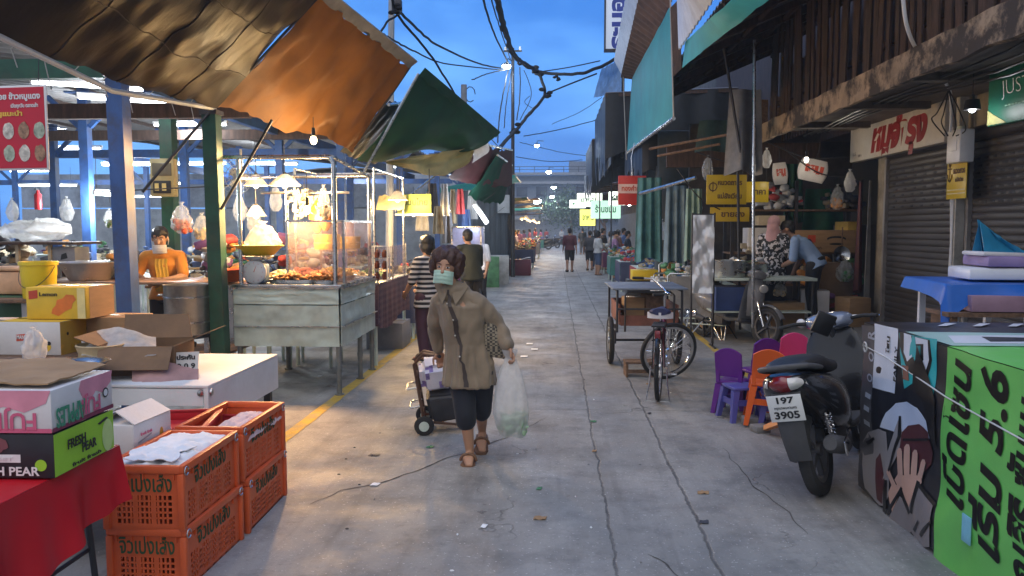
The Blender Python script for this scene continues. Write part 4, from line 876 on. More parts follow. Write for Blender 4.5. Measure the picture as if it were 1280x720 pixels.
# sauce bottles rack at the far end
rk=thing('bottle_rack','small wire rack of dark sauce jars at the street corner of the counter','rack',(-2.06,9.32,1.02))
b=MB(); [b.bar(p,q,.012) for p,q in (((-.09,-.06,0),(-.09,-.06,.42)),((.09,-.06,0),(.09,-.06,.42)),((-.09,.06,0),(-.09,.06,.42)),((.09,.06,0),(.09,.06,.42)),((-.09,-.06,.42),(.09,-.06,.42)))]; b.build('frame',white_plastic,rk)
for k in range(3): b=MB(); b.box((0,0,.02+.13*k),(.2,.13,.008)); b.build('shelf',steel,rk)
for k in range(6): b=MB(); b.lathe([(.001,0),(.03,0),(.032,.06),(.02,.075),(.02,.09),(.001,.092)],(-.045+.09*(k % 2),0,.026+.13*(k//2)),14); b.build('jar',mat('dark_sauce',(.14,.04,.02),rough=.2,bump=0),rk)
# second counter, under a brown checked cloth
def checked(name,a,c2,sc=18.):
 if name in _mats: return _mats[name]
 m=mat(name,a,rough=.7,bump=.1); nt=m.node_tree; n=nt.nodes.new; L=nt.links.new; p=[x for x in nt.nodes if x.type=='BSDF_PRINCIPLED'][0]
 tc=n('ShaderNodeTexCoord'); mp=n('ShaderNodeMapping'); mp.inputs['Rotation'].default_value=(0.78,0,0); ck=n('ShaderNodeTexChecker'); ck.inputs['Scale'].default_value=sc
 ck.inputs['Color1'].default_value=(*a,1); ck.inputs['Color2'].default_value=(*c2,1); L(tc.outputs['Object'],mp.inputs[0]); L(mp.outputs[0],ck.inputs['Vector']); L(ck.outputs['Color'],p.inputs['Base Color']); return m
c2=thing('food_counter','second food counter draped with a brown purple checked cloth','counter',(-2.6,10.3,0))
b=MB(); b.rbox((-2.65,10.3,.98),(1.1,1.95,.04),.006); b.build('worktop',steel,c2,world=True)
b=MB(); b.sheet(lambda u,v: (-2.09+.012*math.sin(u*40)*v,lerp(9.34,11.25,u),.99-.52*v-.05*v*math.sin(u*6)),60,8,.004); b.sheet(lambda u,v: (lerp(-3.18,-2.09,u),9.32+.01*math.sin(u*30)*v,.99-.5*v),40,8,.004); b.build('cloth_skirt',checked('checked_cloth',(.17,.09,.10),(.10,.05,.07)),c2,world=True)
for x in (-3.1,-2.15):
 for y in (9.4,11.2): b=MB(); b.cyl((x,y,0),(x,y,.97),.022,seg=10); b.build('leg',galv,c2,world=True)
for x,y,lab in ((-2.33,11.0,'grey foam box on the ground under the checked cloth'),):
 carton(lab,(x,y,0),(.5,.6,.36),0,mat('grey_foam',(.22,.23,.26),bump=.1),name='foam_box')
for i,(x,y,m) in enumerate(((-2.4,9.65,pale_food),(-2.8,9.8,red_food),(-2.4,10.2,green_food),(-2.8,10.6,fried),(-2.4,10.8,pale_food))):
 food_tray(['round tray of pale food nearest on the checked counter','round tray of red curry on the checked counter','round tray of greens in the middle of the checked counter','round tray of fried food at the back of the checked counter','round tray of pale food at the far end of the checked counter'][i],(x,y,1.002),(.4,.4),i,m,i+20)
sp2=thing('glass_case','low clear food guard along the checked counter','display case',(-2.15,10.3,1.0))
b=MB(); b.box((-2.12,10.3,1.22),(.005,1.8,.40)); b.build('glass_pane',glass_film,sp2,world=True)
for y in (9.42,10.3,11.2): b=MB(); b.bar((-2.12,y,1.0),(-2.12,y,1.44),.02); b.build('corner_post',steel,sp2,world=True)
f2=thing('pipe_scaffold','thin pipe frame over the checked counter','frame',(-2.6,10.3,1.0))
for pts in ([(-2.15,9.4,.97),(-2.15,9.4,2.35),(-2.15,11.2,2.35),(-2.15,11.2,.97)],[(-3.1,9.4,.97),(-3.1,9.4,2.35),(-3.1,11.2,2.35),(-3.1,11.2,.97)],[(-3.1,10.3,2.35),(-2.15,10.3,2.35)]):
 b=MB(); b.tube(pts,.016,8); b.build('pipe',steel,f2,world=True)
pendant('warm lamp with a pale shade over the checked counter',at(497,250,10.6),.13,140,cord=.3)
pendant('warm lamp with a pale shade at the far end of the checked counter',at(517,268,12.6),.13,40,cord=.3)
ysg=thing('shop_sign','yellow green sign board with dark dots over the second counter','sign',at(518,255,11.4),-.1)
b=MB(); b.rbox((0,0,0),(.5,.03,.28),.004); b.build('panel',mat('sign_olive',(.34,.42,.09),rough=.5),ysg)
b=MB(); write(b,'ขนมไทย',.12,(.02,-.017,.02),(1,0,0),(0,0,1),.36,bold=.003); b.build('lettering',mat('sign_dark_green',(.03,.08,.03),bump=0),ysg)
b=MB(); b.box((0,-.02,-.15),(.56,.02,.03)); b.build('lower_rail',white_plastic,ysg); b=MB(); [b.cyl((x,0,.14),(x,0,.5),.006,seg=6) for x in (-.22,.22)]; b.build('hanger',dark_iron,ysg)
b=MB(); b.sheet(lambda u,v: at(lerp(470,505,u),lerp(262,244,v),11.0)+V((0,.2*v,.03*nz((u*4,v*4,1),2))),10,8,.01); tag(b.build('folded_tarp',mat('olive_bundle',(.24,.22,.13),bump=.4,var=.4)),'olive bundle of folded sheet stowed beside the yellow green sign','tarp')
# ---------------------------------------------------------------- stalls beyond, both sides of the street
goods=[mat('goods_red',(.40,.05,.05),var=.4),mat('goods_green',(.08,.22,.10),var=.5),mat('goods_cream',(.36,.30,.20),var=.5),mat('goods_orange',(.55,.24,.05),var=.4),mat('goods_blue',(.08,.15,.35),var=.4),mat('goods_white',(.46,.47,.48),var=.3),mat('goods_purple',(.18,.07,.20),var=.4),mat('goods_dark',(.05,.05,.06),var=.5)]
def heap(label,c,d,m,seed,name='goods_heap',cat='goods',n=26,sz=.07,group=None):
 rr=random.Random(seed); b=MB(); ms=[m,goods[rr.randrange(8)],goods[rr.choice((2,5,7,7))]]
 for k in range(n):
  b.mi=rr.choice((0,0,0,1,2)); s=sz*rr.uniform(.5,1.3); k0=len(b.v)
  if rr.random()<.68: b.rbox((0,0,0),(s*rr.uniform(1,2.4),s*1.2,s*rr.uniform(.4,1.2)),.01)
  else: b.ball((0,0,0),(s,s*.75,s*.6),10,7)
  X=Matrix.Translation(Vector(c)+V((rr.uniform(-.5,.5)*d[0],rr.uniform(-.5,.5)*d[1],sz*.5+rr.random()**2*d[2]))) @ Euler((rr.uniform(-.4,.4),rr.uniform(-.4,.4),rr.uniform(0,3))).to_matrix().to_4x4()
  b.v[k0:]=[X @ (p*(1+.35*nz(p,18,k+seed))) for p in b.v[k0:]]
 o=b.build(name,ms,ang=60); o['label']=label; o['category']=cat
 if group: o['group']=group
 return o
def stall_table(label,c,d,m,top=.8,yaw=0,skirt=None,group=None):
 r=thing('stall_table',label,'table',c,yaw,group=group); x,y=d
 b=MB(); b.rbox((0,0,top-.02),(x,y,.04),.006); b.build('tabletop',m,r)
 for sx in (-1,1):
  for sy in (-1,1): b=MB(); b.cyl((sx*x*.46,sy*y*.46,0),(sx*x*.46,sy*y*.46,top-.04),.02,seg=8); b.build('leg',galv,r)
 if skirt is not None: b=MB(); s=1 if c[0]<0 else -1; b.sheet(lambda u,v: (s*(x/2+.01+.01*math.sin(u*40)*v),(u-.5)*y,top-.55*v),40,4,.004); b.sheet(lambda u,v: ((u-.5)*x,-y/2-.01-.01*math.sin(u*30)*v,top-.55*v),30,4,.004); b.build('cloth_skirt',skirt,r)
 return r
cloths=[mat('skirt_navy',(.05,.06,.12)),mat('skirt_teal',(.05,.2,.18)),mat('skirt_plum',(.15,.04,.10)),mat('skirt_grey',(.2,.2,.22)),mat('skirt_red',(.35,.03,.04))]
SIDES=['market','shop']
def far_awning(label,x0,x1,y0,y1,z0,z1,m,seed,group=None):
 return awning('stall_awning',label,[(x0,y0,z0+.0),(x0,y1,z0+.05),(x1,y1,z1),(x1,y0,z1)],m,sag=.06,wr=.05,seed=seed,nu=14,nv=10,group=group)
GL='stall tables down the market side of the street'
rr=random.Random(11)
for i,y in enumerate((12.6,15.2,17.8,20.6,23.4,33,36.5,40,44,48,53,58,64)):
 x=-2.62+.02*(i % 3) if i<5 else -1.75+.15*(i % 3); dn=['first','second','third','fourth','fifth','sixth','seventh','eighth','ninth','tenth','eleventh','twelfth','thirteenth'][i]
 stall_table(f'{dn} draped stall table past the checked counter on the market side',(x,y,0),(1.1,1.9),old_wood,.8,0,cloths[i % 5],GL)
 for j in range(3):
  heap(f'{["near", "middle", "far"][j]} heap of market goods on the {dn} market-side table',(x+.15,y-.6+.6*j,.80),(.8,.45,.22),goods[rr.randrange(8)],i*10+j,group='heaps of goods on the far stalls')
 if i>3:
  far_awning(f'faded awning over the {dn} market-side table',-3.6,-.95+.2*math.sin(i),y-1.4,y+1.5,2.7,2.95+.15*math.sin(i*2),[green_tarp,grey_tarp,maroon_tarp,black_tarp,teal_tarp][i % 5],i,'awnings of the far market-side stalls')
 if i !=4:
  pendant(f'lamp burning above the {dn} market-side table',(x+.2,y,2.05),.13,16 if i<5 else 80,WARM if i not in (2,3) else (.85,.93,1),cord=.5,bulb=BULB if i not in (2,3) else CBULB,group='lamps of the far market-side stalls')
# tilted bright tube by the green awning's end
tube_lamp(at(600,268,15.5),(0,R(55),.4),.42,'tilted dazzling white tube beside the dark closed stall',30)
# hanging cloths and bags between second counter and closed stall
for i,(px,py,Y,w,h,m) in enumerate(((556,250,15.5,.16,.62,goods[5]),(540,248,14.8,.22,.55,goods[7]),(575,252,16,.16,.5,goods[0]),(566,258,16.4,.12,.7,goods[2]),(590,256,16.8,.2,.6,goods[5]),(528,268,13.6,.2,.55,goods[5]),(548,275,14.4,.18,.5,goods[2]),(583,280,16.6,.2,.6,goods[4]),(560,285,15.8,.2,.6,goods[7]))):
 c=at(px,py,Y); b=MB(); b.sheet(lambda u,v: c+V(((u-.5)*w*(.7+.5*v),.03*math.sin(u*12+i),h*(.5-v))),12,8,.01)
 o=b.build('hanging_cloth',m); tag(o,['long white cloth strip hanging beyond the yellow green sign','dark jacket-like cloth hanging beyond the yellow green sign','red and pale cloth hung near the bright tilted tube','cream hanging strip between dark cloths','white cloth hung highest near the tilted tube','white bag-shaped cloth hanging low by the second counter','cream cloth hanging over the first market-side table','blue cloth hung close to the dark closed stall','dark cloth hung behind the dark clothed shopper'][i],'cloth')
hrail=MB(); hrail.cyl((-2.35,12.4,2.62),(-2.0,17.4,2.75),.015,seg=8); tag(hrail.build('hanging_rail',steel),'steel rail strung along the stalls for hanging cloths','rail')
gb2=thing('glass_case','bluish plastic walled stall case under the tilted tube','display case',at(583,318,15.4))
b=MB(); b.box((0,0,.26),(.55,.005,.52)); b.box((.27,.35,.26),(.005,.7,.52)); b.build('glass_pane',film_mat('blue_case_film',(.45,.48,.72),.6),gb2)
b=MB(); [b.bar(p,q,.02) for p,q in (((-.28,0,0),(-.28,0,.54)),((.28,0,0),(.28,0,.54)),((-.28,0,.53),(.28,0,.53)),((.28,.7,0),(.28,.7,.54)),((.28,0,.53),(.28,.7,.53)))]; b.build('frame',steel,gb2)
# dark closed stall
cs=thing('closed_stall','tall closed stall sheeted in dark blue grey boards','stall',(-2.4,28.5,0))
b=MB(); b.rbox((0,0,1.6),(1.55,3.4,3.2),.02); b.build('body',mat('closed_stall_paint',(.055,.075,.10),rough=.6,var=.4,scale=2,stretch=(6,6,.5),dirt=.4,dirtcol=(.03,.04,.05)),cs)
b=MB(); [b.box((-.72+.18*k,-1.71,1.6),(.02,.03,3.1)) for k in range(9)]; [b.box((.785,-1.6+.22*k,1.6),(.03,.02,3.1)) for k in range(15)]; b.build('batten',mat('closed_stall_dark',(.03,.042,.06)),cs)
b=MB(); b.sheet(lambda u,v: (lerp(-1.1,1.05,u),lerp(-2,1.9,v),3.32+.1*u),6,4,.03); b.build('roof',tin,cs)
sg=thing('shop_sign','small pale sign fixed to the dark closed stall','sign',(-1.75,26.7,2.45)); b=MB(); b.rbox((0,0,0),(.4,.04,.6),.01); b.build('panel',mat('pale_sign',(.42,.46,.5)),sg); b=MB(); b.bar((0,.02,0),(0,.12,0),.04); b.build('bracket',dark_iron,sg)
bx=thing('foam_box','dark red chest with white paper on its lid, standing at the road edge','box',(-1.33,28,0)); b=MB(); b.rbox((0,0,.28),(.9,.6,.56),.02); b.build('body',mat('chest_maroon',(.16,.03,.05)),bx); b=MB(); b.sheet(lambda u,v: ((u-.5)*.86,(v-.5)*.56,.58+.05*math.sin(u*6+2)),10,6,.01); b.build('paper_cover',paper,bx)
for i,(x,y,m) in enumerate(((-1.9,22.4,goods[1]),(-1.7,23.6,goods[5]))):
 carton(['teal printed sack of vegetables stacked by the closed stall','white sack by the closed stall'][i],(x,y,.0),(.6,.5,.85),.1,m,name='sack',tape=False)
# low tables and goods inside the hall
for i,(x,y,t) in enumerate(((-6.8,11.8,.95),(-5.1,12.4,1.0),(-9.2,12.6,.95),(-6.2,15.2,.95),(-9.2,16,.95),(-12.5,16.2,.95),(-5.2,19.5,.95),(-9,20.5,.95),(-13,21,.95),(-4.4,14.9,.95))):
 dn=['broad','narrow','long','short','far','low','plain','worn','pale','end'][i]
 stall_table(f'{dn} steel topped stall table inside the blue-post hall',(x,y,0),(2.0,.9),galv,t,0,None,'stall tables inside the hall')
 for j in range(3): heap(f'{["first", "second", "third"][j]} pile of wares on the {dn} hall table',(x-.6+.6*j,y,t),(.45,.5,.32),goods[rr.choice((2,5,5,2,0,3,1,4))],400+i*10+j,sz=.08,group='piles of wares in the hall')
pkg=at(45,290,9.4)
b=MB(); b.grid(lambda u,v: pkg+V((.40*math.cos(6.283*u)*math.sin(math.pi*v)**.6*(1+.2*nz((math.cos(6.28*u)*3,math.sin(6.28*u)*3,v*4))),.3*math.sin(6.283*u)*math.sin(math.pi*v)**.6,.02-.10*math.cos(math.pi*v)+.10*nz((math.cos(6.28*u)*3,v*5,1)))),30,14,closed_u=True); tag(b.build('goods_bundle',milky_bag,ang=80),'long bundle wrapped in cloudy plastic on the raised board','bundle')
rb=thing('raised_shelf','dark board on pale legs carrying the plastic wrapped bundle','shelf',(pkg.x,9.4,0))
b=MB(); b.rbox((0,0,1.47),(1.3,.6,.03),.005); b.build('shelf_board',dark_wood,rb); b=MB(); b.rbox((0,0,1.18),(1.6,.7,.05),.005); b.build('lower_board',old_wood,rb)
for sx in (-.5,-.1,.3): b=MB(); b.box((sx,-.2,1.33),(.04,.04,.25)); b.build('leg',mat('pale_wood',(.5,.4,.26)),rb)
for sx in (-.7,.7): b=MB(); b.box((sx,0,.58),(.06,.5,1.16)); b.build('trestle',old_wood,rb)
carton('grey printed carton standing under the raised board',(pkg.x+.45,9.35,1.206),(.3,.3,.22),0,mat('mid_grey_card',(.3,.3,.32)),patches=[('front',ink,[(.4,.3),(.7,.4),(.65,.7),(.45,.6)])])
ext=thing('fire_extinguisher','red fire extinguisher hung on a hall post','extinguisher',at(48,262,10.2)); ext.scale=(.6,.6,.6); b=MB(); b.lathe([(.001,0),(.07,0),(.075,.02),(.075,.32),(.03,.38),(.03,.42),(.001,.42)],(0,0,0),18); b.build('body',red_plastic,ext); b=MB(); b.box((0,-.02,.44),(.03,.12,.03)); b.build('handle',black_plastic,ext)
# more kitchen things round the orange seller
for i,(px,Y,z,d,m,lab) in enumerate(((148,8.5,1.101,(.2,.25,.2),5,'pile of white tubs on the brown counter right of the steel basin'),(268,9.0,1.0,(.25,.3,.45),5,'pile of pale packs behind the small hung bag'),(230,9.8,.95,(.5,.3,.4),2,'cream sacks piled behind the orange seller'),(285,9.3,.9,(.3,.3,.6),3,'orange and pale packs piled behind the green post'),(92,9.6,1.101,(.4,.3,.2),0,'reddish packs lying behind the steel basin'),(12,9.8,1.2,(.5,.3,.3),2,'cream packs at the end of the raised board'),(330,9.4,1.0,(.6,.3,.5),4,'blue and white tubs behind the dial scale'),(380,9.5,1.0,(.5,.3,.5),5,'white tubs stacked behind the roasts'))):
 c=at(px,285,Y); heap(lab,(c.x,Y,z),d,goods[m],900+i,sz=.085,n=34)
 if Y>9.2: stall_table('plain low stand under the '+lab.split(' lying')[0].split(' piled')[0].split(' at the')[0].split(' stacked')[0].split(' behind')[0],(c.x,Y,0),(.8,.5),old_wood,z)
for i,(px,py,Y) in enumerate(((84,262,10.8),(300,262,9.6),(318,276,9.7),(345,250,10.2),(16,262,11.5))):
 plastic_bag(['limp pale bag hung on the first hall post','white bag hung left of the lamp shades','small white bag hung under the lamp shades','grey bag hung far behind the lamp shades','pale bag hung under the red menu banner'][i],at(px,py+14,Y),.2,.34,milky_bag,60+i)
fan=thing('wall_fan','round grey electric fan fixed high on the green meter post','fan',at(296,222,9.4)); b=MB(); [b.tube([(r_*math.cos(a),-.03+.04*(r_<.16),r_*math.sin(a)) for a in [k*.3 for k in range(21)]],.005,5,closed=True) for r_ in (.2,.15,.1,.05)]; [b.tube([(.2*math.cos(a),-.03,.2*math.sin(a)),(0,.0,0)],.004,4) for a in [k*.39 for k in range(16)]]; b.build('guard_ring',steel,fan); b=MB(); [b.ball((.08*math.cos(a),.02,.08*math.sin(a)),(.06,.01,.05),10,6) for a in (0,2.1,4.2)]; b.build('blade',mat('fan_blade',(.5,.5,.48)),fan); b=MB(); b.cyl((0,.03,0),(0,.16,0),.05); b.cyl((0,.12,0),(0,.14,.35),.015); b.build('motor',matte_fan :=mat('fan_grey',(.4,.4,.38)),fan)
# ---------------------------------------------------------------- right-hand shop houses
WX=4.7                                   # line of the shutters
shop_plaster=mat('stained_plaster',(.30,.26,.20),rough=.85,var=.3,scale=2.2,dirt=.85,dirtcol=(.07,.055,.04),dscale=1.6,bump=.3,bscale=18)
slab_plaster=mat('mouldy_slab_plaster',(.34,.24,.145),rough=.9,var=.35,scale=3,dirt=.95,dirtcol=(.035,.025,.017),dscale=1.7,dr=(.46,.56),bump=.4,bscale=14)
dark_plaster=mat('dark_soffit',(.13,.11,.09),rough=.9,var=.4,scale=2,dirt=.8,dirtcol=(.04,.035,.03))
sh=thing('shop_house','old two storey shop house with mouldy concrete ledge and brown slatted upper wall','building',(6.2,9,0))
b=MB()
for y0,y1 in ((1.0,6.35),(8.02,8.1),(9.42,9.52),(11.75,12.1),(15.9,24)): b.box((WX+.12,(y0+y1)/2,1.75),(.22,y1-y0,3.06))
b.box((WX+.13,9.2,2.95),(.20,5.6,.66)); b.build('ground_floor_wall',shop_plaster,sh,world=True)
b=MB(); b.box((WX+1.2,13,5.2),(2.0,26,3.9)); b.build('upper_wall',dark_wood,sh,world=True)
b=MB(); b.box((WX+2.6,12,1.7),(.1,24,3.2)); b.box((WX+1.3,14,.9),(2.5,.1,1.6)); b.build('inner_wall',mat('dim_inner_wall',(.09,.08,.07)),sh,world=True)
# mouldy concrete ledge: fascia and soffit
b=MB(); b.sheet(lambda u,v: (3.09+.012*nz((u*9,v*2,1),2),lerp(3.6,12.6,u),lerp(2.94,3.20,v)+.02*nz((u*12,0,2),2)),60,6,.05); b.build('ledge_fascia',slab_plaster,sh,world=True)
b=MB(); b.box((3.90,8.1,3.18),(1.58,9.0,.05)); b.build('ledge_slab',slab_plaster,sh,world=True)
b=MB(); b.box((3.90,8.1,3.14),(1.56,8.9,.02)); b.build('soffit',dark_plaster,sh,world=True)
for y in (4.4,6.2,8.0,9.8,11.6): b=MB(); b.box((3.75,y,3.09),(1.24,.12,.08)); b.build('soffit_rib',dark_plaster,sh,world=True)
slat_b=mat('slat_brown',(.07,.045,.034),rough=.85,var=.5,scale=4,stretch=(5,5,1),dirt=.6,dirtcol=(.03,.02,.018))
for i,y in enumerate([4.2+.178*k for k in range(52)]):
 b=MB(); h=1.25+.3*random.random()+(.35 if y>9 else 0); b.box((3.42+.05*random.random(),y,3.21+h/2),(.022,.10+.03*random.random(),h),(random.uniform(-.015,.015),random.uniform(-.02,.02),random.uniform(-.06,.06)))
 b.build('balcony_slat',[dark_wood,slat_b][i % 4==0],sh,world=True)
b=MB(); [b.bar((3.5,4.0,z),(3.5,13.5,z),.05,.07) for z in (3.6,4.45)]; b.build('balcony_rail',dark_wood,sh,world=True)
# tin canopy roof high over the stalls, seen from below with its rafters
cr=thing('canopy_roof','dark tin canopy on timber rafters over the shop fronts','roof',(3,11,4))
def roofz(x): return 4.05+(x-1.75)*.42
b=MB(); b.sheet(corr(lambda u,v: (lerp(1.8,4.7,v),lerp(7.0,16,u),roofz(lerp(1.8,4.7,v))+.06),0,0,0,.022,'u',50),300,2,.005); b.build('tin_sheet',tin,cr,world=True)
for y in [7.2+.98*k for k in range(10)]: b=MB(); b.bar((1.85,y,roofz(1.85)),(4.6,y,roofz(4.6)),.07,.11); b.build('rafter',dark_wood,cr,world=True)
for x in (2.1,2.7,3.3,3.9,4.5): b=MB(); b.bar((x,7.1,roofz(x)-.01),(x,15.9,roofz(x)-.01),.045,.05); b.build('purlin',dark_wood,cr,world=True)
b=MB(); pm=mat('pale_ceiling_board',(.34,.29,.24),rough=.9,var=.3,dirt=.5)
for i in range(5):
 for j in range(4): b.box((2.4+.6*j,8.7+1.96*i*.5+.0,roofz(2.4+.6*j)+.052),(.42,.62,.012),(0,-.40,0))
b.build('ceiling_board',pm,cr,world=True)
b=MB(); [b.box((4.2,13.1+.16*k,3.9),(.03,.08,1.3)) for k in range(16)]; b.build('end_slat',dark_wood,cr,world=True)
b=MB(); [b.box((3.0+.26*k,14.0,3.55+.05*(k % 2)),(.13,.02,.55)) for k in range(7)]; b.build('pale_batten',old_wood,cr,world=True)
for x,y in ((2.35,11.6),(2.35,15.6),(2.3,8.0)):
 pass
# rolling shutters
shut_m=mat('shutter_steel',(.095,.088,.085),rough=.45,metal=.5,var=.2,scale=1.5,stretch=(1,.5,4),dirt=.5,dirtcol=(.09,.08,.07),bump=.1)
def shutter(label,y0,y1,z1=2.62,z0=.22,holes=True):
 r=thing('rolling_shutter',label,'shutter',(WX,(y0+y1)/2,z0)); n=30
 def f(u,v):
  k=v*n; fr=k-math.floor(k); return (WX-.014*math.sin(math.pi*fr)**.5,lerp(y0,y1,u),lerp(z0,z1,v))
 b=MB(); b.grid(lambda u,v: f(u,v),1,n*6); b.mi=1
 for j in range(21,28):
  for i in range(7):
   yy=y0+(y1-y0)*(i+.5+.25*(j % 2))/7.5; zz=z0+(z1-z0)*(j+.5)/n; b.rbox((WX-.0155,yy,zz),(.004,.10,.026),.002)
 b.build('curtain',[shut_m,ink],r,world=True,ang=60)
 for y in (y0,y1): b=MB(); b.box((WX-.03,y,(z0+z1)/2),(.05,.06,z1-z0)); b.build('guide_rail',mat('guide_rail_grey',(.30,.29,.28),rough=.5,metal=.4,dirt=.4),r,world=True)
 b=MB(); b.rbox((WX-.03,(y0+y1)/2,z0+.03),(.04,y1-y0-.08,.05),.01); b.build('bottom_bar',galv,r,world=True)
 b=MB(); b.cyl((WX+.02,y0,z1+.08),(WX+.02,y1,z1+.08),.09,seg=14); b.build('roll_box',dark_iron,r,world=True)
shutter('dark rolling shutter under the white sign with red lettering',9.56,11.68)
shutter('rolling shutter nearer the camera, beside the yellow sign',8.14,9.38)
shutter('rolling shutter half hidden behind the blue covered table',6.4,8.0)
for y,lab in ((9.47,'pale shop post between the shutters, with the meter box and cables'),):
 r=thing('shop_post',lab,'post',(WX-.1,y,0)); b=MB(); b.box((WX-.1,y,1.7),(.1,.08,2.96)); b.build('shaft',mat('post_pale',(.45,.43,.38),dirt=.5),r,world=True); b=MB(); b.rbox((WX-.1,y,.28),(.18,.16,.12),.02); b.build('foot_block',kerb,r,world=True)
 b=MB(); [b.tube([(WX-.16-.01*k,y+.02*k,.4),(WX-.16,y+.015*k,1.5),(WX-.17-.02*k,y+.02*k,2.8)],.006,6) for k in range(3)]; b.build('conduit',white_plastic,r,world=True)
mbx=thing('meter_box','white electricity meter box on the pale shop post','box',(WX-.24,9.2,2.38)); b=MB(); b.rbox((0,0,.17),(.16,.30,.36),.015); b.build('case',white_plastic,mbx); b=MB(); b.rbox((-.083,0,.2),(.01,.18,.16),.004); b.build('meter_window',white_plastic,mbx)
b=MB(); b.rbox((0.02,.05,.30),(.06,.1,.2),.01); b.build('bracket',galv,mbx)
r=thing('shop_sign','yellow notice board with an anchor-like emblem and dark Thai lettering','sign',(WX-.2,9.33,2.02),R(-90)); b=MB(); b.rbox((0,0,.18),(.44,.012,.44),.003); b.build('panel',mat('notice_yellow',(.66,.47,.015),rough=.35,var=.08,bump=.03),r)
dy=mat('notice_ink',(.12,.06,.02),bump=0)
b=MB(); write(b,'หมวดถาวร',.085,(.06,-.008,.27),(1,0,0),(0,0,1),.26,bold=.004); write(b,'แม่สังเวียน',.06,(.07,-.008,.17),(1,0,0),(0,0,1),.18,bold=.002); b.build('lettering',dy,r)
b=MB(); b.box((-.15,-.008,.25),(.012,.004,.2)); b.tube([(-.15+.05*math.cos(a),-.008,.24+.08*math.sin(a)) for a in [math.pi+k*math.pi/10 for k in range(11)]],.007,6); b.tube([(-.15+.022*math.cos(a),-.008,.345+.018*math.sin(a)) for a in [k*.63 for k in range(10)]],.006,6,closed=True); b.box((-.15,-.008,.30),(.09,.004,.012)); b.build('emblem',dy,r)
b=MB(); [b.box((0,-.008,z),(.40,.003,.012)) for z in (.06,.02)]; b.build('rule',mat('notice_pale',(.75,.68,.4),bump=0),r)
# white sign with red script over the shutter
r=thing('shop_sign','long white shop sign with bold red Thai script over the dark shutter','sign',(WX-.14,11.05,2.66),R(-90))
b=MB(); b.rbox((-.12,0,.27),(3.0,.12,.56),.01); b.build('panel',mat('sign_white',(.56,.52,.46),rough=.5,var=.08,dirt=.4,dirtcol=(.3,.25,.2)),r)
b=MB(); write(b,'หมูจำรุง',.50,(.05,-.062,.24),(1,0,0),(0,0,1),1.75,bold=.032,shear=.25); b.build('lettering',mat('sign_script_red',(.30,.015,.012),bump=0,rough=.4),r)
b=MB(); write(b,'1 5',.08,(-1.42,-.062,.10),(1,0,0),(0,0,1)); write(b,'087 1',.06,(-1.2,-.062,.06),(1,0,0),(0,0,1)); b.build('small_lettering',mat('sign_grey_ink',(.25,.22,.2),bump=0),r)
for x in (-1.45,1.2): b=MB(); b.box((x,.08,.5),(.04,.1,.5)); b.build('bracket',dark_iron,r)
# green sign at the right edge
r=thing('shop_sign','dark green shop sign with white hand lettering beginning JUST','sign',(WX-.5,7.25,2.62),R(-84))
b=MB(); b.rbox((.2,0,.25),(1.8,.08,.52),.01); b.build('panel',mat('sign_green',(.012,.14,.085),rough=.4,var=.12,bump=.03),r)
b=MB(); b.prism([(-.69,-.042,.0),(-.42,-.042,.0),(-.62,-.042,.10),(-.69,-.042,.14)],(0,-1,0),.003); b.build('corner_patch',mat('sign_patch',(.45,.45,.18),bump=0),r)
b=MB(); write(b,'JUST A',.20,(-.22,-.042,.31),(1,0,0),V((-.12,0,1)),.56,bold=-.004); b.build('lettering',print_white,r)
b=MB(); [b.box((-.43+.045*k,-.043,.15+.003*(k % 2)),(.034,.003,.012)) for k in range(11)]; b.build('underline',mat('sign_soft_green',(.25,.5,.38),bump=0),r)
r=tube_lamp((3.95,8.0,3.05),0,.1,'x',0); bpy.data.objects.remove(r.children[0]); [bpy.data.objects.remove(c) for c in list(r.children)]; bpy.data.objects.remove(r)
pl=pendant('small black pendant lamp hanging under the ledge beside the green sign',(3.9,7.85,2.76),.055,2.5,(.95,.95,1),cord=.42,bulb=glow('soft_bulb',(.9,.95,1),6),shade=False)
b=MB(); b.lathe([(.03,.1),(.06,.09),(.075,.0),(.07,-.002),(.055,.08),(.03,.09)],(0,0,0),18); b.build('lamp_shade',black_plastic,pl)
def cable(label,pts,r_,m,name='cable',group=None,cat='cable',sub=10,jit=.0):
 P=[Vector(p) for p in pts]; Q=[]
 for i in range(len(P)-1):
  p0,p1,p2,p3=P[max(i-1,0)],P[i],P[i+1],P[min(i+2,len(P)-1)]
  for k in range(sub):
   t=k/sub; q=.5*((2*p1)+(p2-p0)*t+(2*p0-5*p1+4*p2-p3)*t*t+(3*p1-p0-3*p2+p3)*t**3)
   Q.append(q+V((nz(q,3),nz(q,3,5),nz(q,3,9)))*jit)
 Q.append(P[-1]); b=MB(); b.tube(Q,r_,7); return tag(b.build(name,m),label,cat,group)
cable('thick white cable curving down from the balcony to the meter box',[at(1128,-12,7.2),at(1133,30,7.3),at(1146,62,7.5),at(1166,88,8.0),at(1186,110,8.6),at(1189,140,9.0),at(1188,165,9.1)],.017,white_plastic)
for i,dx in enumerate((-14,-6,6,14)):
 cable('thin black cable looping above the white meter box',[at(1186,112,8.6),at(1186+dx,140,8.8),at(1186+dx*1.5,150+4*i,9.0),at(1188+dx*.5,170,9.1)],.007,black_plastic,group='black cables above the meter box')
for i in range(4):
 cable('dark cable sagging along the underside of the concrete ledge',[(3.5+.1*i,4.5,3.14),(3.6+.1*i,7,3.06-.03*i),(3.7+.1*i,9.4,3.1),(3.75+.1*i,12.5,3.04+.02*i)],.012,black_plastic,group='cables under the ledge',jit=.02)
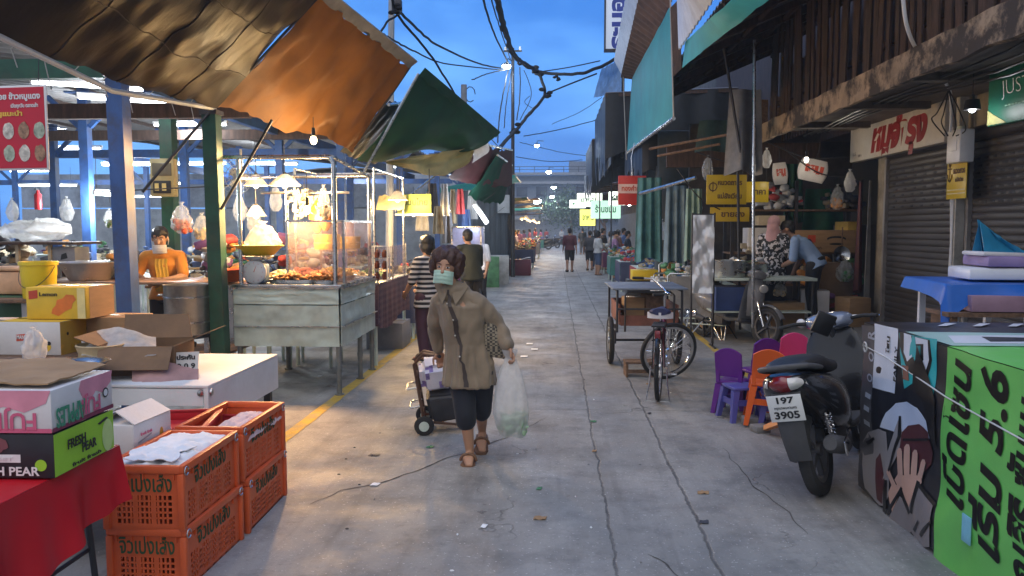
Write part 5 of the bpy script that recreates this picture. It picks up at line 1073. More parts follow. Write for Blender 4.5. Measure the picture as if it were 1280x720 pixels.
# ---------------------------------------------------------------- roofs, signs and curtains over the right of the street
def four(name,label,pts,m,cat,t=.01,wr=.0,corrg=0,amp=.02,seed=0,nu=16,nv=14,sag=0):
 c=[Vector(p) for p in pts]; f=quad_fn(*c,sag=sag,wr=wr,seed=seed)
 if corrg: f=corr(f,0,0,0,amp,'u',corrg); nu=corrg*6
 b=MB(); b.sheet(f,nu,nv,t); return tag(b.build(name,m),label,cat)
four('tarp_curtain','long teal tarpaulin curtain hanging under the dark tin eave',[at(842,148,11.6),at(784,191,19.3),at(790,98,19.3),at(838,8,11.6)],teal_tarp,'curtain',.006,wr=.02,seed=3,nu=24,nv=20)
b=MB(); b.cyl(at(842,148,11.6),at(783,191.5,19.3),.03,seg=8); tag(b.build('curtain_pole',steel),'long pole weighting the hem of the teal curtain','pole')
for px,py0,py1,Y,lab in ((842,0,148,11.5,'thin pale rope at the near edge of the teal curtain'),(783,96,200,19.4,'thin rope at the far edge of the teal curtain')):
 b=MB(); b.cyl(at(px-4,py0,Y),at(px,py1,Y),.012,seg=6); tag(b.build('rope',mat('pale_rope',(.45,.42,.38))),lab,'rope')
four('tin_roof','steep dark tin roof whose rusty underside shows above the teal curtain',[at(840,2,11.5),at(792,98,19.4),at(776,96,19.6),at(805,-30,11.8)],rusty,'roof',.02,corrg=22,amp=.03)
four('tin_fascia','white corrugated sheet along the eave beside the blue lettered signboard',[at(806,-25,12),at(777,92,19.8),at(768,75,20.5),at(790,-45,12.6)],tin_white,'sheet',.02,corrg=18,amp=.03)
four('awning_valance','bright teal awning flap slanting across the top near the slatted balcony',[at(853,84,10.8),at(968,-6,6.3),at(925,-10,6.3),at(857,52,10.8)],teal_tarp,'awning',.006,wr=.015,seed=9,nu=24,nv=6)
four('signboard','white ribbed board with a red wedge above the teal flap',[at(849,62,11.0),at(905,-20,8.0),at(850,-60,8.0),at(847,0,11.0)],tin_white,'sign',.02,corrg=14,amp=.02)
four('red_wedge','red painted wedge on the white ribbed board',[at(849,22,10.9),at(866,8,10.1),at(866,6,10.1),at(849,12,10.9)],print_red,'sign',.01)
four('tin_roof','black shaded roof between the teal curtain and the teal flap',[at(838,10,11.4),at(850,-2,11.4),at(852,86,11.2),at(842,96,11.2)],dark_wood,'roof',.02)
bb=thing('billboard','tall white signboard with blue Thai lettering over the roofs','sign',at(771,62,24.5)); bo=bb.location
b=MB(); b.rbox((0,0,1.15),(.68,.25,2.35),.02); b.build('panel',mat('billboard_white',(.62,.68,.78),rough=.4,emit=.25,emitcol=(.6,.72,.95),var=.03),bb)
b=MB(); write(b,'ระนอง',.62,(.02,-.13,.95),(0,0,1),(-1,0,0),1.9,bold=.03); b.build('lettering',mat('billboard_blue',(.03,.06,.36),bump=0),bb)
b=MB(); b.box((0,0,-.03),(.74,.3,.05)); b.box((-.36,0,1.15),(.04,.3,2.4)); b.build('frame',dark_iron,bb)
b=MB(); b.cyl((.2,.1,-3.2),(.2,.1,0),.05,seg=8); b.build('pole',dark_iron,bb)
# dark roofs stepping down the street
def step_roof(label,inner,outer,y0,y1,zi,zo,m=tin,drop=.3,group='dark stall roofs along the shop side'):
 r=thing('stall_roof',label,'roof',((inner+outer)/2,(y0+y1)/2,zi),group=group)
 b=MB(); n=int((y1-y0)*4); b.sheet(corr(lambda u,v: (lerp(inner,outer,v),lerp(y0,y1,u),lerp(zi,zo,v)),0,0,0,.03,'u',n),n*6,2,.01); b.build('tin_sheet',m,r,world=True)
 b=MB(); b.sheet(lambda u,v: (outer+.02*math.sin(u*30),lerp(y0,y1,u),zo-drop*v*(1+.25*math.sin(u*23))),40,3,.01); b.build('eave_flap',black_tarp,r,world=True)
 b=MB(); b.sheet(lambda u,v: (lerp(inner,outer,u),y0+.04*math.sin(u*25),lerp(zi,zo,u)-.02-(drop*.9+.2*math.sin(u*7))*v),30,3,.01); b.build('end_flap',black_tarp,r,world=True)
 b=MB(); b.cyl((outer+.5,y1-.3,0),(outer+.5,y1-.3,zo),.025,seg=8); b.build('pole',dark_iron,r,world=True)
 b=MB(); [b.bar((inner,lerp(y0,y1,k/4),zi-.06),(outer,lerp(y0,y1,k/4),zo-.06),.05,.08) for k in range(5)]; b.build('rafter',dark_wood,r,world=True)
 return r
step_roof('first dark tin stall roof beyond the teal curtain',4.6,1.75,16.6,20.5,3.7,3.55,drop=.7)
step_roof('second dark tin stall roof, reaching furthest into the street',4.6,1.25,20.9,26,5.2,5.1,drop=1.7)
step_roof('third dark tin stall roof, lower than the one before',4.6,1.15,26.2,31,4.7,4.5,drop=1.2)
step_roof('fourth dark tin stall roof toward the lit shop signs',4.6,1.35,31.4,38,4.3,4.1,drop=1.0)
step_roof('fifth dark tin stall roof past the lit shop signs',4.6,1.6,39,47,4.0,3.7)
step_roof('last dark tin stall roof before the end of the street',4.8,1.9,48,60,4.0,3.6)
four('hanging_sheet','pale tarpaulin sheet hanging below the second dark stall roof',[at(748,228,25),at(764,205,21.5),at(764,160,21.5),at(750,200,25)],grey_tarp,'tarp',.008,wr=.03,nu=10,nv=10)
four('hanging_sheet','blue plastic sheet tied over the roof beneath the white signboard',[at(742,122,26),at(776,116,24),at(776,74,24),at(752,86,26)],mat('roof_blue_sheet',(.10,.20,.38),bump=.3,var=.4),'tarp',.01,wr=.04)
fb=thing('row_building','dark row of old shop houses behind the stalls on the shop side','building',(6.5,42,0))
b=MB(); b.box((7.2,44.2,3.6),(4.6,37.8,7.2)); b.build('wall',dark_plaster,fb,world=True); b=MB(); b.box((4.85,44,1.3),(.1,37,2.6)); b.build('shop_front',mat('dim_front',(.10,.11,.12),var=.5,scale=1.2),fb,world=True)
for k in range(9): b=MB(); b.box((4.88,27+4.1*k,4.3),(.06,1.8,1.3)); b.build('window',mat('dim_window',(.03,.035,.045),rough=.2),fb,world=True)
lb=thing('hall_building','long roof line of the market hall further down the market side','building',(-8,46,0))
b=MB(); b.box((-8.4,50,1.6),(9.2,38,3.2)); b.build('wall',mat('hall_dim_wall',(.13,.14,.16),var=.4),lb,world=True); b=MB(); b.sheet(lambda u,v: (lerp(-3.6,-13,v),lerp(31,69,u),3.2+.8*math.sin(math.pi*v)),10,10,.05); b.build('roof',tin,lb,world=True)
# lit signs down the shop side
lit_w=mat('lit_sign_white',(.75,.8,.72),emit=1.6,emitcol=(.9,1,.86),bump=0); lit_y=mat('lit_sign_yellow',(.75,.75,.12),emit=1.1,emitcol=(.9,.88,.2),bump=0); lit_g=mat('lit_sign_green',(.4,.65,.5),emit=.9,emitcol=(.55,.9,.7),bump=0)
for label,px,py,Y,w,h,m,tx in (('lit white fascia sign farthest down the shop side',737,250,42,1.3,.7,lit_w,'ยาหอม'),('lit yellow hanging sign below the lit white one',735,272,40,.8,.8,lit_y,'อาหาร'),('lit pale green sign board in front of the shoppers',757,262,34,1.25,.75,lit_g,'ร้านขนม'),('small lit pale sign at the mouth of the far shops',722,255,50,1.0,.5,lit_w,'ชา'),('lit white board right of the pale green one',771,248,30,.6,.5,lit_w,'ผ้า')):
 r=thing('lit_sign',label,'sign',at(px,py,Y)); b=MB(); b.rbox((0,0,0),(w,.12,h),.02); b.build('panel',m,r); b=MB(); write(b,tx,h*.5,(0,-.065,0),(1,0,0),(0,0,1),w*.7,bold=.01); b.build('lettering',print_green,r); b=MB(); b.cyl((0,.0,h/2),(0,0,h/2+.9),.015,seg=6); b.build('hanger',dark_iron,r)
rsn=thing('shop_sign','square red sign with a pale middle band hung over the shop-side stalls','sign',at(790,238,15.0),.12)
b=MB(); b.rbox((0,0,0),(.52,.04,.54),.01); b.build('panel',mat('square_red',(.55,.05,.04),rough=.4,var=.1),rsn); b=MB(); b.box((0,-.022,.03),(.52,.006,.17)); b.build('pale_band',mat('square_pale',(.75,.55,.52),bump=0),rsn)
b=MB(); write(b,'ทองคำแท้',.12,(0,-.026,.03),(1,0,0),(0,0,1),.40,bold=.004); b.build('lettering',print_red,rsn); b=MB(); b.cyl((0,0,.27),(0,0,.34),.02); b.tube([(0,0,.34),(.0,.1,.6),(.1,.3,.9)],.008,6); b.build('hanger',steel,rsn)
# ---------------------------------------------------------------- shop interior between the column and the shutter
col_=thing('shop_post','thick dark stone grey column behind the square red sign','post',(2.35,16.6,0)); b=MB(); b.rbox((2.35,16.6,1.8),(.6,.5,3.6),.03); b.build('shaft',mat('dark_column',(.045,.055,.06),rough=.7,var=.3),col_,world=True); b=MB(); b.rbox((2.35,16.6,.1),(.75,.65,.2),.03); b.build('foot_block',kerb,col_,world=True)
teal_cloth=mat('teal_cloth',(.05,.16,.17),var=.4,bump=.3); greenc=mat('bottle_green_cloth',(.01,.10,.06),var=.3,bump=.3,rough=.7)
def drape(label,c,w,h,m,seed,fold=9,amp=.05,name='hanging_cloth',yaw=0):
 q=Matrix.Rotation(yaw,3,'Z'); b=MB(); b.sheet(lambda u,v: Vector(c)+q @ V(((u-.5)*w*(.85+.15*v),amp*math.sin(u*fold*2+seed)*(.4+v),-h*v-.03*h*math.sin(u*7+seed)*v)),40,12,.008); return tag(b.build(name,m),label,'cloth')
drape('blue green cloth hanging beside the dark column',at(812,222,14.8),.5,1.5,teal_cloth,1)
drape('grey blue cloth hanging under the long teal curtain',at(846,232,13.6),.4,1.3,mat('slate_cloth',(.12,.18,.22),var=.4,bump=.3),2)
drape('pale green cloth strip hanging next to the grey blue cloth',at(868,236,13.4),.3,1.2,mat('sage_cloth',(.24,.36,.30),var=.3),3)
drape('dark green cloth curtain behind the pink scarfed woman',at(992,205,13.8),.32,1.0,greenc,4,7)
drape('wide green cloth covering the top shelf behind the bending man',at(1030,236,14.6),.75,.75,greenc,5,5,.03)
drape('maroon cloth hanging beside the dark shutter',at(1076,228,12.25),.24,1.6,maroon_tarp,6,6,.04,yaw=1.2)
drape('pale grey cloth strip between the maroon cloth and the shutter',at(1088,226,12.1),.16,1.9,grey_tarp,7,5,.03,yaw=1.2)
drape('grey torn tarpaulin hanging from the canopy poles',at(932,112,11.5),.5,1.15,grey_tarp,8,4,.10)
drape('dark blue green tarpaulin strip above the square red sign',at(905,150,13),.9,.5,mat('dim_teal',(.03,.07,.07),var=.4),9,5,.05)
def sheet_sign(label,px,py,Y,w,h,m,tx,sz,im,yaw=0,emb=True):
 r=thing('shop_sign',label,'sign',at(px,py,Y),yaw); b=MB(); b.rbox((0,0,0),(w,.015,h),.004); b.build('panel',m,r); b=MB(); n=len(tx)
 for i,t in enumerate(tx): write(b,t,sz,(.08*w,-.009,h*(.5-(i+.6)/(n+.2))),(1,0,0),(0,0,1),w*.6,bold=sz*.03)
 if emb: b.tube([(-.34*w+.06*math.cos(a),-.009,.04+.06*math.sin(a)) for a in [k*.6 for k in range(10)]],.008,6,closed=True); b.box((-.34*w,-.009,.04),(.012,.004,.16))
 b.build('lettering',im,r); b=MB(); b.cyl((-w*.4,0,h/2),(-w*.4,0,h/2+.5),.005,seg=6); b.cyl((w*.4,0,h/2),(w*.4,0,h/2+.5),.005,seg=6); b.build('hanger',dark_iron,r); return r
ny2=mat('sign_mustard',(.55,.38,.015),rough=.4,var=.1)
sheet_sign('mustard yellow shop sign with an emblem hanging over the cooking table',908,237,12.2,.60,.44,ny2,['หมวดถาวร','แม่สังเวียน'],.10,dy,.05)
sheet_sign('brighter yellow sign behind the mustard one',946,240,12.7,.36,.32,yellow_plastic,['ราคา'],.12,dy,0,False)
sheet_sign('mustard sign half hidden below the first one',912,268,12.6,.6,.22,ny2,['ขายส่ง'],.12,dy,.0,False)
rack=thing('storage_rack','steel shelf rack holding cartons behind the bending man','shelf',(3.9,13.6,.22))
for z in (1.02,1.72,.5): b=MB(); b.box((0,0,z),(2.1,.6,.03)); b.build('shelf',old_wood,rack)
for sx in (-1.02,0,1.02):
 for sy in (-.28,.28): b=MB(); b.box((sx,sy,1.1),(.05,.05,2.2)); b.build('upright',dark_iron,rack)
def on_rack(px,z): p=at(px,285,13.5); return V((p.x,13.5,.22+z+.016))
carton('long brown carton with a red mark and dark oval print on the middle shelf',on_rack(1026,1.02)+V((0,-.05,.0)),(.95,.42,.36),0,cardboard,patches=[('front',print_red,[(.2,.45),(.33,.45),(.33,.78),(.2,.78)]),('front',ink,circ(.68,.62,.16,.12)),('front',cardboard,circ(.68,.57,.14,.08)),('front',ink,circ(.68,.38,.12,.05))],texts=[('front','ระวังแตก',.07,dy,.3,.2,.25,0)])
carton('white carton on the shelf behind the pink scarfed woman',on_rack(948,1.02),(.42,.4,.40),0,white_card)
carton('white carton beside the other white one on the shelf',on_rack(975,1.02),(.32,.4,.42),0,mat('white_card_b',(.60,.60,.62),bump=.05))
carton('small cream carton stacked over the white cartons',on_rack(962,1.46),(.42,.3,.16),0,mat('cream_card',(.6,.5,.34)))
carton('yellow brown carton leaning at the end of the shelf',on_rack(1060,1.02),(.24,.4,.5),.2,mat('mustard_card',(.5,.33,.06)))
def hang_pack(label,px,py,Y,w,h,yaw,seed):
 r=thing('hanging_pack',label,'bag',at(px,py,Y),(0,yaw,0)); b=MB(); b.grid(lambda u,v: (w/2*math.copysign(abs(math.cos(6.283*u))**.4,math.cos(6.283*u))*(.8+.2*math.sin(math.pi*v)),.06*math.sin(6.283*u)*math.sin(math.pi*min(.98,v+.02))**.5,h*(v-.5)),32,12,closed_u=True); b.build('pack',mat('pack_white',(.66,.62,.58),rough=.4,var=.1,bump=.2),r,ang=70)
 b=MB(); write(b,'หมู',.16,(0,-.066,.02),(1,0,0),(0,0,1),w*.6,bold=.012); b.build('lettering',print_red,r); b=MB(); b.tube([(0,0,h/2),(.02,0,h/2+.12),(0,0,h/2+.3)],.004,6); b.build('string',dark_iron,r)
hang_pack('tilted white pack with red lettering hung beside the dark green curtain',1016,213,12.6,.46,.34,.22,1)
hang_pack('small white and pink pack hung over the cartons',975,217,12.9,.24,.34,-.1,2)
pendant('dim bare bulb on a cord above the tilted white pack',at(1008,201,11.9),.1,6,cord=.4,bulb=glow('dim_bulb',(1,.93,.8),5),col=(1,.9,.75),shade=False)
# cooking table, pots and silver banner stand
ctb=thing('cooking_table','steel cooking table with pots, under the mustard yellow sign','table',(2.95,11.9,.0))
b=MB(); b.rbox((0,0,.92),(1.5,.75,.04),.006); b.build('tabletop',galv,ctb); b=MB(); b.box((0,0,.45),(1.4,.68,.02)); b.build('shelf',galv,ctb)
for sx in (-.7,.7):
 for sy in (-.33,.33): b=MB(); b.cyl((sx,sy,0),(sx,sy,.9),.02,seg=8); b.build('leg',dark_iron,ctb)
pot('broad aluminium pot on the cooking table',(2.50,11.8,.942),.25,.24,steel); pot('small covered pot beside the aluminium one',(2.95,11.95,.942),.16,.18,steel,True)
heap('pile of greens and packs behind the aluminium pot',(2.6,12.15,.942),(.7,.3,.5),goods[2],71); heap('white bags heaped on the cooking table',(2.8,12.1,.942),(.4,.3,.2),goods[5],72)
carton('dark blue chest on the shelf under the aluminium pot',(2.6,11.85,.462),(.6,.5,.34),0,mat('chest_blue',(.03,.06,.2)),name='chest')
hk=thing('wok_strainer','round wire strainer hung by the rack, near the maroon cloth','strainer',at(1052,318,12.6)); b=MB(); b.lathe([(.001,-.04),(.07,-.025),(.12,.015),(.127,.02)],(0,0,0),24,axis=(0,-1,.15)); b.build('mesh_bowl',steel,hk); b=MB(); b.cyl((0,0,.12),(0,0,.42),.01,seg=8); b.build('handle',old_wood,hk)
bst=thing('banner_stand','crinkled silver foil banner on two dark poles','banner',gnd(877,434))
foil=mat('silver_foil',(.80,.81,.82),rough=.22,metal=.4,var=.12,bump=.9,bscale=8)
yb=bst.location.y; w_=.29
b=MB(); b.sheet(lambda u,v: ((u-.5)*w_,.03*nz((u*1.5,v*3.5,1),1.8)+.012*abs(nz((u*4+v*3,v*6,3),1.3)),lerp(.75,1.83,v)),20,60,.002); b.build('foil_sheet',foil,bst)
for s in (-1,1): b=MB(); b.cyl((s*.15,.02,0),(s*.15,.02,1.86),.014,seg=8); b.build('pole',dark_iron,bst)
b=MB(); b.bar((-.16,.02,1.84),(.16,.02,1.84),.02); b.bar((-.15,-.2,.012),(-.15,.22,.012),.03,.02); b.bar((.15,-.2,.012),(.15,.22,.012),.03,.02); b.build('crossbar',dark_iron,bst)
# props and poles of that stall
for i,(a,c_,lab) in enumerate((((943,50,11.2),(941,410,11.2),'thin grey pole at the front of the cooking stall'),((922,190,11.8),(925,412,12.2),'short dark pole beside the grey one'),((812,186,12.6),(912,168,11.6),'long pale bamboo pole slung level under the canopy'),((822,195,12.9),(900,180,12.2),'lower bamboo pole slung under the canopy'),((905,60,11.4),(928,205,11.4),'slanting dark pole that holds the torn tarpaulin'),((800,242,13.6),(870,222,12.8),'bright steel arm reaching out behind the square red sign'))):
 b=MB(); b.cyl(at(*a),at(*c_),.02 if i !=5 else .03,seg=8); tag(b.build('stall_pole',[steel,dark_iron,old_wood,old_wood,dark_iron,steel][i]),lab,'pole')
b=MB(); b.box((3.2,14.1,2.9),(2.6,.1,.4)); tag(b.build('lintel_beam',dark_wood),'dark timber lintel over the storage rack','beam')
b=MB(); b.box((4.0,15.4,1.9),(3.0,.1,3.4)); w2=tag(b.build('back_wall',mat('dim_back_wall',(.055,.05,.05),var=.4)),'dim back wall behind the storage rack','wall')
# ---------------------------------------------------------------- draped promotion table at the near right
BX,BY0,BY1,BZ=1.92,2.3,5.06,1.065
ptb=thing('display_table','long table entirely covered by the printed vinyl banner','table',(2.42,3.68,0))
b=MB(); b.box((2.43,3.68,BZ-.04),(.94,2.66,.03)); b.build('tabletop',old_wood,ptb,world=True)
for x in (2.05,2.82):
 for y in (2.45,4.9): b=MB(); b.box((x,y,.5),(.05,.05,1.0)); b.build('leg',dark_iron,ptb,world=True)
vb=thing('vinyl_banner','lime green and black printed vinyl banner wrapped over the long table','banner',(BX,3.68,0))
vinyl=lambda nm,c: mat(nm,c,rough=.33,var=.06,bump=.35,bscale=3.2,dirt=.12,dirtcol=tuple(x*.6 for x in c))
lime_v=vinyl('vinyl_lime',(.16,.58,.11)); black_v=vinyl('vinyl_black',(.022,.022,.027)); teal_v=vinyl('vinyl_teal',(.03,.45,.46)); white_v=vinyl('vinyl_white',(.72,.75,.80))
grey_v=vinyl('vinyl_grey',(.33,.30,.29)); taupe_v=vinyl('vinyl_taupe',(.27,.235,.225)); skin_v=vinyl('vinyl_skin',(.60,.36,.27)); hair_v=vinyl('vinyl_hair',(.10,.025,.03)); pale_v=vinyl('vinyl_pale',(.60,.66,.76)); line_v=vinyl('vinyl_line',(.012,.012,.014)); strip_v=vinyl('vinyl_strip',(.10,.095,.10))
def bulge(y,z): return .022*nz((y*1.6,z*2.2,3),1.5)+.012*math.sin(y*5.2+z*3)*(1-z)+.008*nz((y*5,z*4,1),1.5)
def bface(y,z,o=0.): return V((BX-bulge(y,z)-o,y,z))
def clip_panel(b,y0,y1,z0,z1,o,n=24): b.grid(lambda u,v: bface(lerp(y0,y1,u),lerp(z0,z1,v),o),n,n)
yS=4.03                                # seam between the picture and the lime print
b=MB(); clip_panel(b,yS,BY1,.03,BZ,0); b.grid(lambda u,v: (lerp(BX+.0,2.9,u)-(bulge(lerp(yS,BY1,v),BZ)*(1-u)),lerp(yS,BY1,v),BZ+.003+.006*nz((u*4,v*5,2),1.6)*min(1,u*8)),18,18); b.grid(lambda u,v: (lerp(BX,2.9,u)-bulge(BY1,lerp(.03,BZ,v))*(1-u)**8,BY1+.0,lerp(.03,BZ,v)),14,8); b.build('picture_sheet',black_v,vb,world=True)
b=MB(); clip_panel(b,BY0,yS,.0,BZ,0.001,34); b.grid(lambda u,v: (lerp(BX,2.9,u)-(bulge(lerp(BY0,yS,v),BZ)*(1-u)),lerp(BY0,yS,v),BZ+.004+.006*nz((u*4,v*7,2),1.6)*min(1,u*8)),18,30); b.grid(lambda u,v: (lerp(BX,2.9,u),BY0,lerp(.0,BZ,v)),4,4); b.build('lime_sheet',lime_v,vb,world=True)
def art(m,pts,o,name='print_patch'):
 """flat print on the street face, outline as (y, z) pairs, laid on the bulging vinyl"""
 bm=bmesh.new(); vs=[bm.verts.new((y,z,0)) for y,z in pts]; f=bm.faces.new(vs); bmesh.ops.triangulate(bm,faces=[f]);
 for _ in range(3): bmesh.ops.subdivide_edges(bm,edges=[e for e in bm.edges if e.calc_length()>.06],cuts=1)
 bmesh.ops.triangulate(bm,faces=bm.faces[:])
 for v in bm.verts: v.co=bface(v.co.x,v.co.y,o)
 b=MB(); b.bm(bm); b.build(name,m,vb,world=True)
def px2f(px,py):      # photo pixel -> (y, z) on the street face
 d=ray(px,py); k=(BX-.01)/d.x; return (d.y*k,CAM_H+d.z*k)
def P_(*pp): return [px2f(x,y) for x,y in pp]
O=.003
art(strip_v,P_((1076,406),(1091,408),(1090,598),(1074,560)),O)
art(white_v,P_((1092,404),(1118,411),(1116,492),(1090,484)),O)
art(teal_v,P_((1119,416),(1168,424),(1164,482),(1160,512),(1152,482),(1141,478),(1127,486)),O)
art(mat('vinyl_rust',(.22,.09,.06),bump=0),P_((1125,456),(1135,458),(1135,476),(1126,474)),O*1.5)
art(line_v,P_((1120,414),(1137,420),(1140,448),(1150,472),(1140,470),(1130,455),(1121,432)),O*1.4)
art(white_v,P_((1127,416),(1136,419),(1138,446),(1133,452),(1128,440)),O*2)
art(line_v,P_((1139,420),(1160,425),(1161,450),(1156,470),(1149,472),(1142,458),(1148,452),(1149,432),(1140,432)),O*1.4)
art(white_v,P_((1142,421),(1158,425),(1158,450),(1153,466),(1149,466),(1145,456),(1152,450),(1153,430),(1143,430)),O*2)
# crouching figure holding its head, drawn flat
art(grey_v,P_((1078,552),(1084,540),(1100,536),(1108,540),(1112,620),(1104,632),(1098,632),(1082,610),(1078,580)),O*1.2)
art(pale_v,P_((1102,534),(1108,516),(1118,504),(1130,502),(1144,510),(1154,526),(1160,548),(1128,548),(1118,540)),O*1.5)
art(hair_v,P_((1122,545),(1132,532),(1146,530),(1158,540),(1163,566),(1160,580),(1152,590),(1142,582),(1130,575),(1124,560)),O*2)
art(grey_v,P_((1122,522),(1126,540),(1124,566),(1110,590),(1104,600),(1108,570),(1116,545)),O*2.2)
art(hair_v,P_((1094,574),(1100,566),(1106,600),(1102,630),(1096,624)),O*2)
art(taupe_v,P_((1110,652),(1126,620),(1138,634),(1145,602),(1168,626),(1164,684),(1150,684),(1132,668)),O*2.4)
art(skin_v,P_((1117,640),(1112,616),(1119,600),(1125,590),(1149,592),(1151,603),(1143,616),(1138,634),(1128,612)),O*2.8)
for bx,by,tx,ty,w in ((1127,594,1125,560,3.4),(1134,593,1133,555,3.4),(1141,594,1142,562,3.2),(1148,597,1151,574,3.0),(1119,606,1111,586,3.0)):
 art(skin_v,P_((bx-w,by),(tx-w*.9,ty+4),(tx-w*.3,ty),(tx+w*.5,ty+.5),(tx+w*.9,ty+5),(bx+w,by+1)),O*3.0); art(line_v,P_((bx+w,by),(tx+w,ty+5),(tx+w+1,ty+5),(bx+w+1.2,by)),O*3.4)
for pts in (P_((1110,640),(1128,608),(1130,611),(1112,645)),P_((1128,608),(1139,640),(1136,643),(1126,614)),P_((1139,640),(1145,600),(1149,603),(1142,643)),P_((1145,600),(1172,630),(1170,634),(1146,607)),P_((1110,655),(1104,640),(1106,600),(1110,600),(1109,638)),P_((1150,668),(1168,650),(1168,654),(1154,672)),P_((1133,668),(1150,650),(1151,654),(1138,672)),P_((1082,552),(1092,546),(1094,549),(1084,556)),P_((1122,520),(1124,520),(1126,545),(1112,590),(1110,588),(1122,545)),P_((1128,548),(1160,548),(1160,551),(1128,551)),P_((1145,430),(1166,500),(1170,560),(1166,560),(1150,500),(1140,480))):
 art(line_v,pts,O*3.2)
def vtext(s,size,y,z,w,m,bold=0,o=.014,name='lettering',shear=0.):
 """lettering reading upward, tops toward the far end of the street"""
 vs,fs=text_geo(s,size,bold,shear); xs=[v.x for v in vs]; k=w/(max(xs)-min(xs)); b=MB()
 b._add([bface(y+v.y,z+v.x*k,o) for v in vs],fs); b.build(name,m,vb,world=True)
vtext('เปิดโซน',.30,3.86,.66,.70,line_v,.009,.005,shear=.2); vtext('เริ่ม 5.6',.28,3.555,.60,.84,line_v,.009,.005,shear=.2); vtext('ราณสิริ ซัมเม',.26,3.29,.48,.95,line_v,.009,.005,shear=.2); vtext('ตลาดสด',.26,3.0,.6,.7,line_v,.01,.005)
vtext('FAMILY',.055,4.60,.88,.20,line_v,.001,.007); vtext('โซน',.05,4.70,.98,.10,line_v,.001,.007)
for i,(t,z) in enumerate((('R',1.0),('O',.87),('O',.74),('I',.63),('I',.55),('I',.46))): vtext(t,.13,4.93,z,[.055,.06,.05,.03,.03,.03][i],white_v,.004,.007)
def top_art(m,pts,o):
 b=MB(); b.prism([(x,y,BZ+.008+o) for x,y in pts],(0,0,1),.001); b.build('top_print',m,vb,world=True)
top_art(vinyl('vinyl_mint',(.38,.58,.52)),[(1.95,4.02),(2.88,4.02),(2.88,4.5),(1.95,4.55)],.0); top_art(white_v,[(2.0+.0,4.1),(2.4,4.1),(2.75,4.25),(2.6,4.42),(2.1,4.38)],.002); top_art(line_v,[(2.2,4.15),(2.45,4.17),(2.5,4.3),(2.25,4.33)],.004)
for k in range(3): top_art(white_v,[(2.25+.2*k,4.82),(2.30+.2*k,4.82),(2.42+.2*k,4.95),(2.36+.2*k,4.96)],.002)
b=MB(); b.tube([bface(y,z,.008) for y,z in ((5.05,.92),(4.7,.90),(4.3,.86),(4.0,.82),(3.6,.80),(3.2,.78),(2.5,.77))],.004,6); b.tube([bface(5.0+.03*math.cos(k),.92+.03*math.sin(k),.02) for k in [i*.6 for i in range(11)]],.005,6); tag(b.build('rope',mat('string_white',(.6,.6,.56))),'white string tied around the vinyl wrapped table','rope')
b=MB(); b.rbox(bface(3.72,.26,.006),(.006,.08,.13),.002); tag(b.build('sticker',mat('sticker_blue',(.2,.5,.6),var=.3)),'small pale blue sticker low on the lime print','sticker')
# blue covered table behind it
bl=thing('folding_table','small table with a blue tarpaulin cover behind the vinyl wrapped table','table',(3.5,6.0,.0),-.1)
b=MB(); b.rbox((0,0,1.245),(1.5,.8,.03),.006); b.build('tabletop',white_plastic,bl)
for sx in (-.68,-.2,.6): b=MB(); b.box((sx,-.33,.62),(.045,.045,1.23)); b.box((sx,.33,.62),(.045,.045,1.23)); b.build('leg',white_plastic,bl)
blue_t=cloth_mat('blue_tarp',(.022,.16,.62),thin=.2,rough=.4,var=.12,bump=.4,bscale=9)
def bt_fn(u,v):
 sx=(u-.5)*2.1; x=max(-.78,min(.78,sx)); e=abs(sx-x); x+=math.copysign(e*.12,sx); s=max(0,v-.62)/.38; hem=.05+.28*abs(math.cos(math.pi*u))**5+.02*math.sin(u*23)
 return V((x,.42-.86*min(1,v/.62)-.05*s-.03*math.sin(u*20)*s,1.268+.02*nz((u*8,v*5,1),1.6)*(s+e)-hem*s-e*(.30+.75*v**3)*(1-.3*s)))
b=MB(); b.sheet(bt_fn,84,30,.004); bq=bl.matrix_basis; b.v=[Matrix.LocRotScale(bl.location,bl.rotation_euler,None) @ p for p in b.v]; tag(b.build('tarpaulin',blue_t),'bright blue tarpaulin draped with a swagged hem over the small table','tarp')
for i,(dx,z,d,m,lab) in enumerate(((-.1,1.285,(.95,.42,.085),white_plastic,'white flat box lying on the blue tarpaulin'),(-.05,1.373,(.85,.4,.075),mat('lilac_pad',(.30,.22,.42),var=.2),'lilac folded mat on the white flat box'),(-.33,1.45,(.35,.3,.03),white_card,'pale thin packet on the lilac mat'))):
 b=MB(); b.rbox((3.5+dx,5.95,z+d[2]/2),d,.02,(0,.015*i,-.1+.06*i)); tag(b.build(['flat_box','folded_mat','packet'][i],m),lab,['box','mat','packet'][i])
b=MB(); b.grid(lambda u,v: V((3.2,5.95,1.45))+V((.34*(u-.38)*(1-.55*v),.14*math.sin(6.283*u)*(1-.7*v),.26*v**.8*(1-.9*max(0,u-.25))))+V((-.12*v,0,.012*nz((u*5,v*6,2),1.6))),24,14); b.sheet(lambda u,v: V((lerp(3.04,3.42,u),5.86+.18*v,1.462+.24*(1-u)**1.3*(1-abs(2*v-1))+.012*nz((u*6,v*4,1),2))),18,10,.004); tag(b.build('plastic_sack',cloth_mat('cyan_bag',(.04,.33,.55),thin=.35,rough=.35,bump=.5,bscale=12)),'crumpled cyan plastic bag peaked like a fin on the lilac mat','bag')
carton('pinkish printed carton under the blue tarpaulin swag',(3.02,5.66,1.085),(.42,.26,.11),-.05,mat('pink_grey_card',(.32,.2,.27))); carton('beige clock-like box at the end of the blue covered table',(3.46,5.72,1.285),(.2,.24,.12),-.1,mat('beige_case',(.4,.38,.34)))
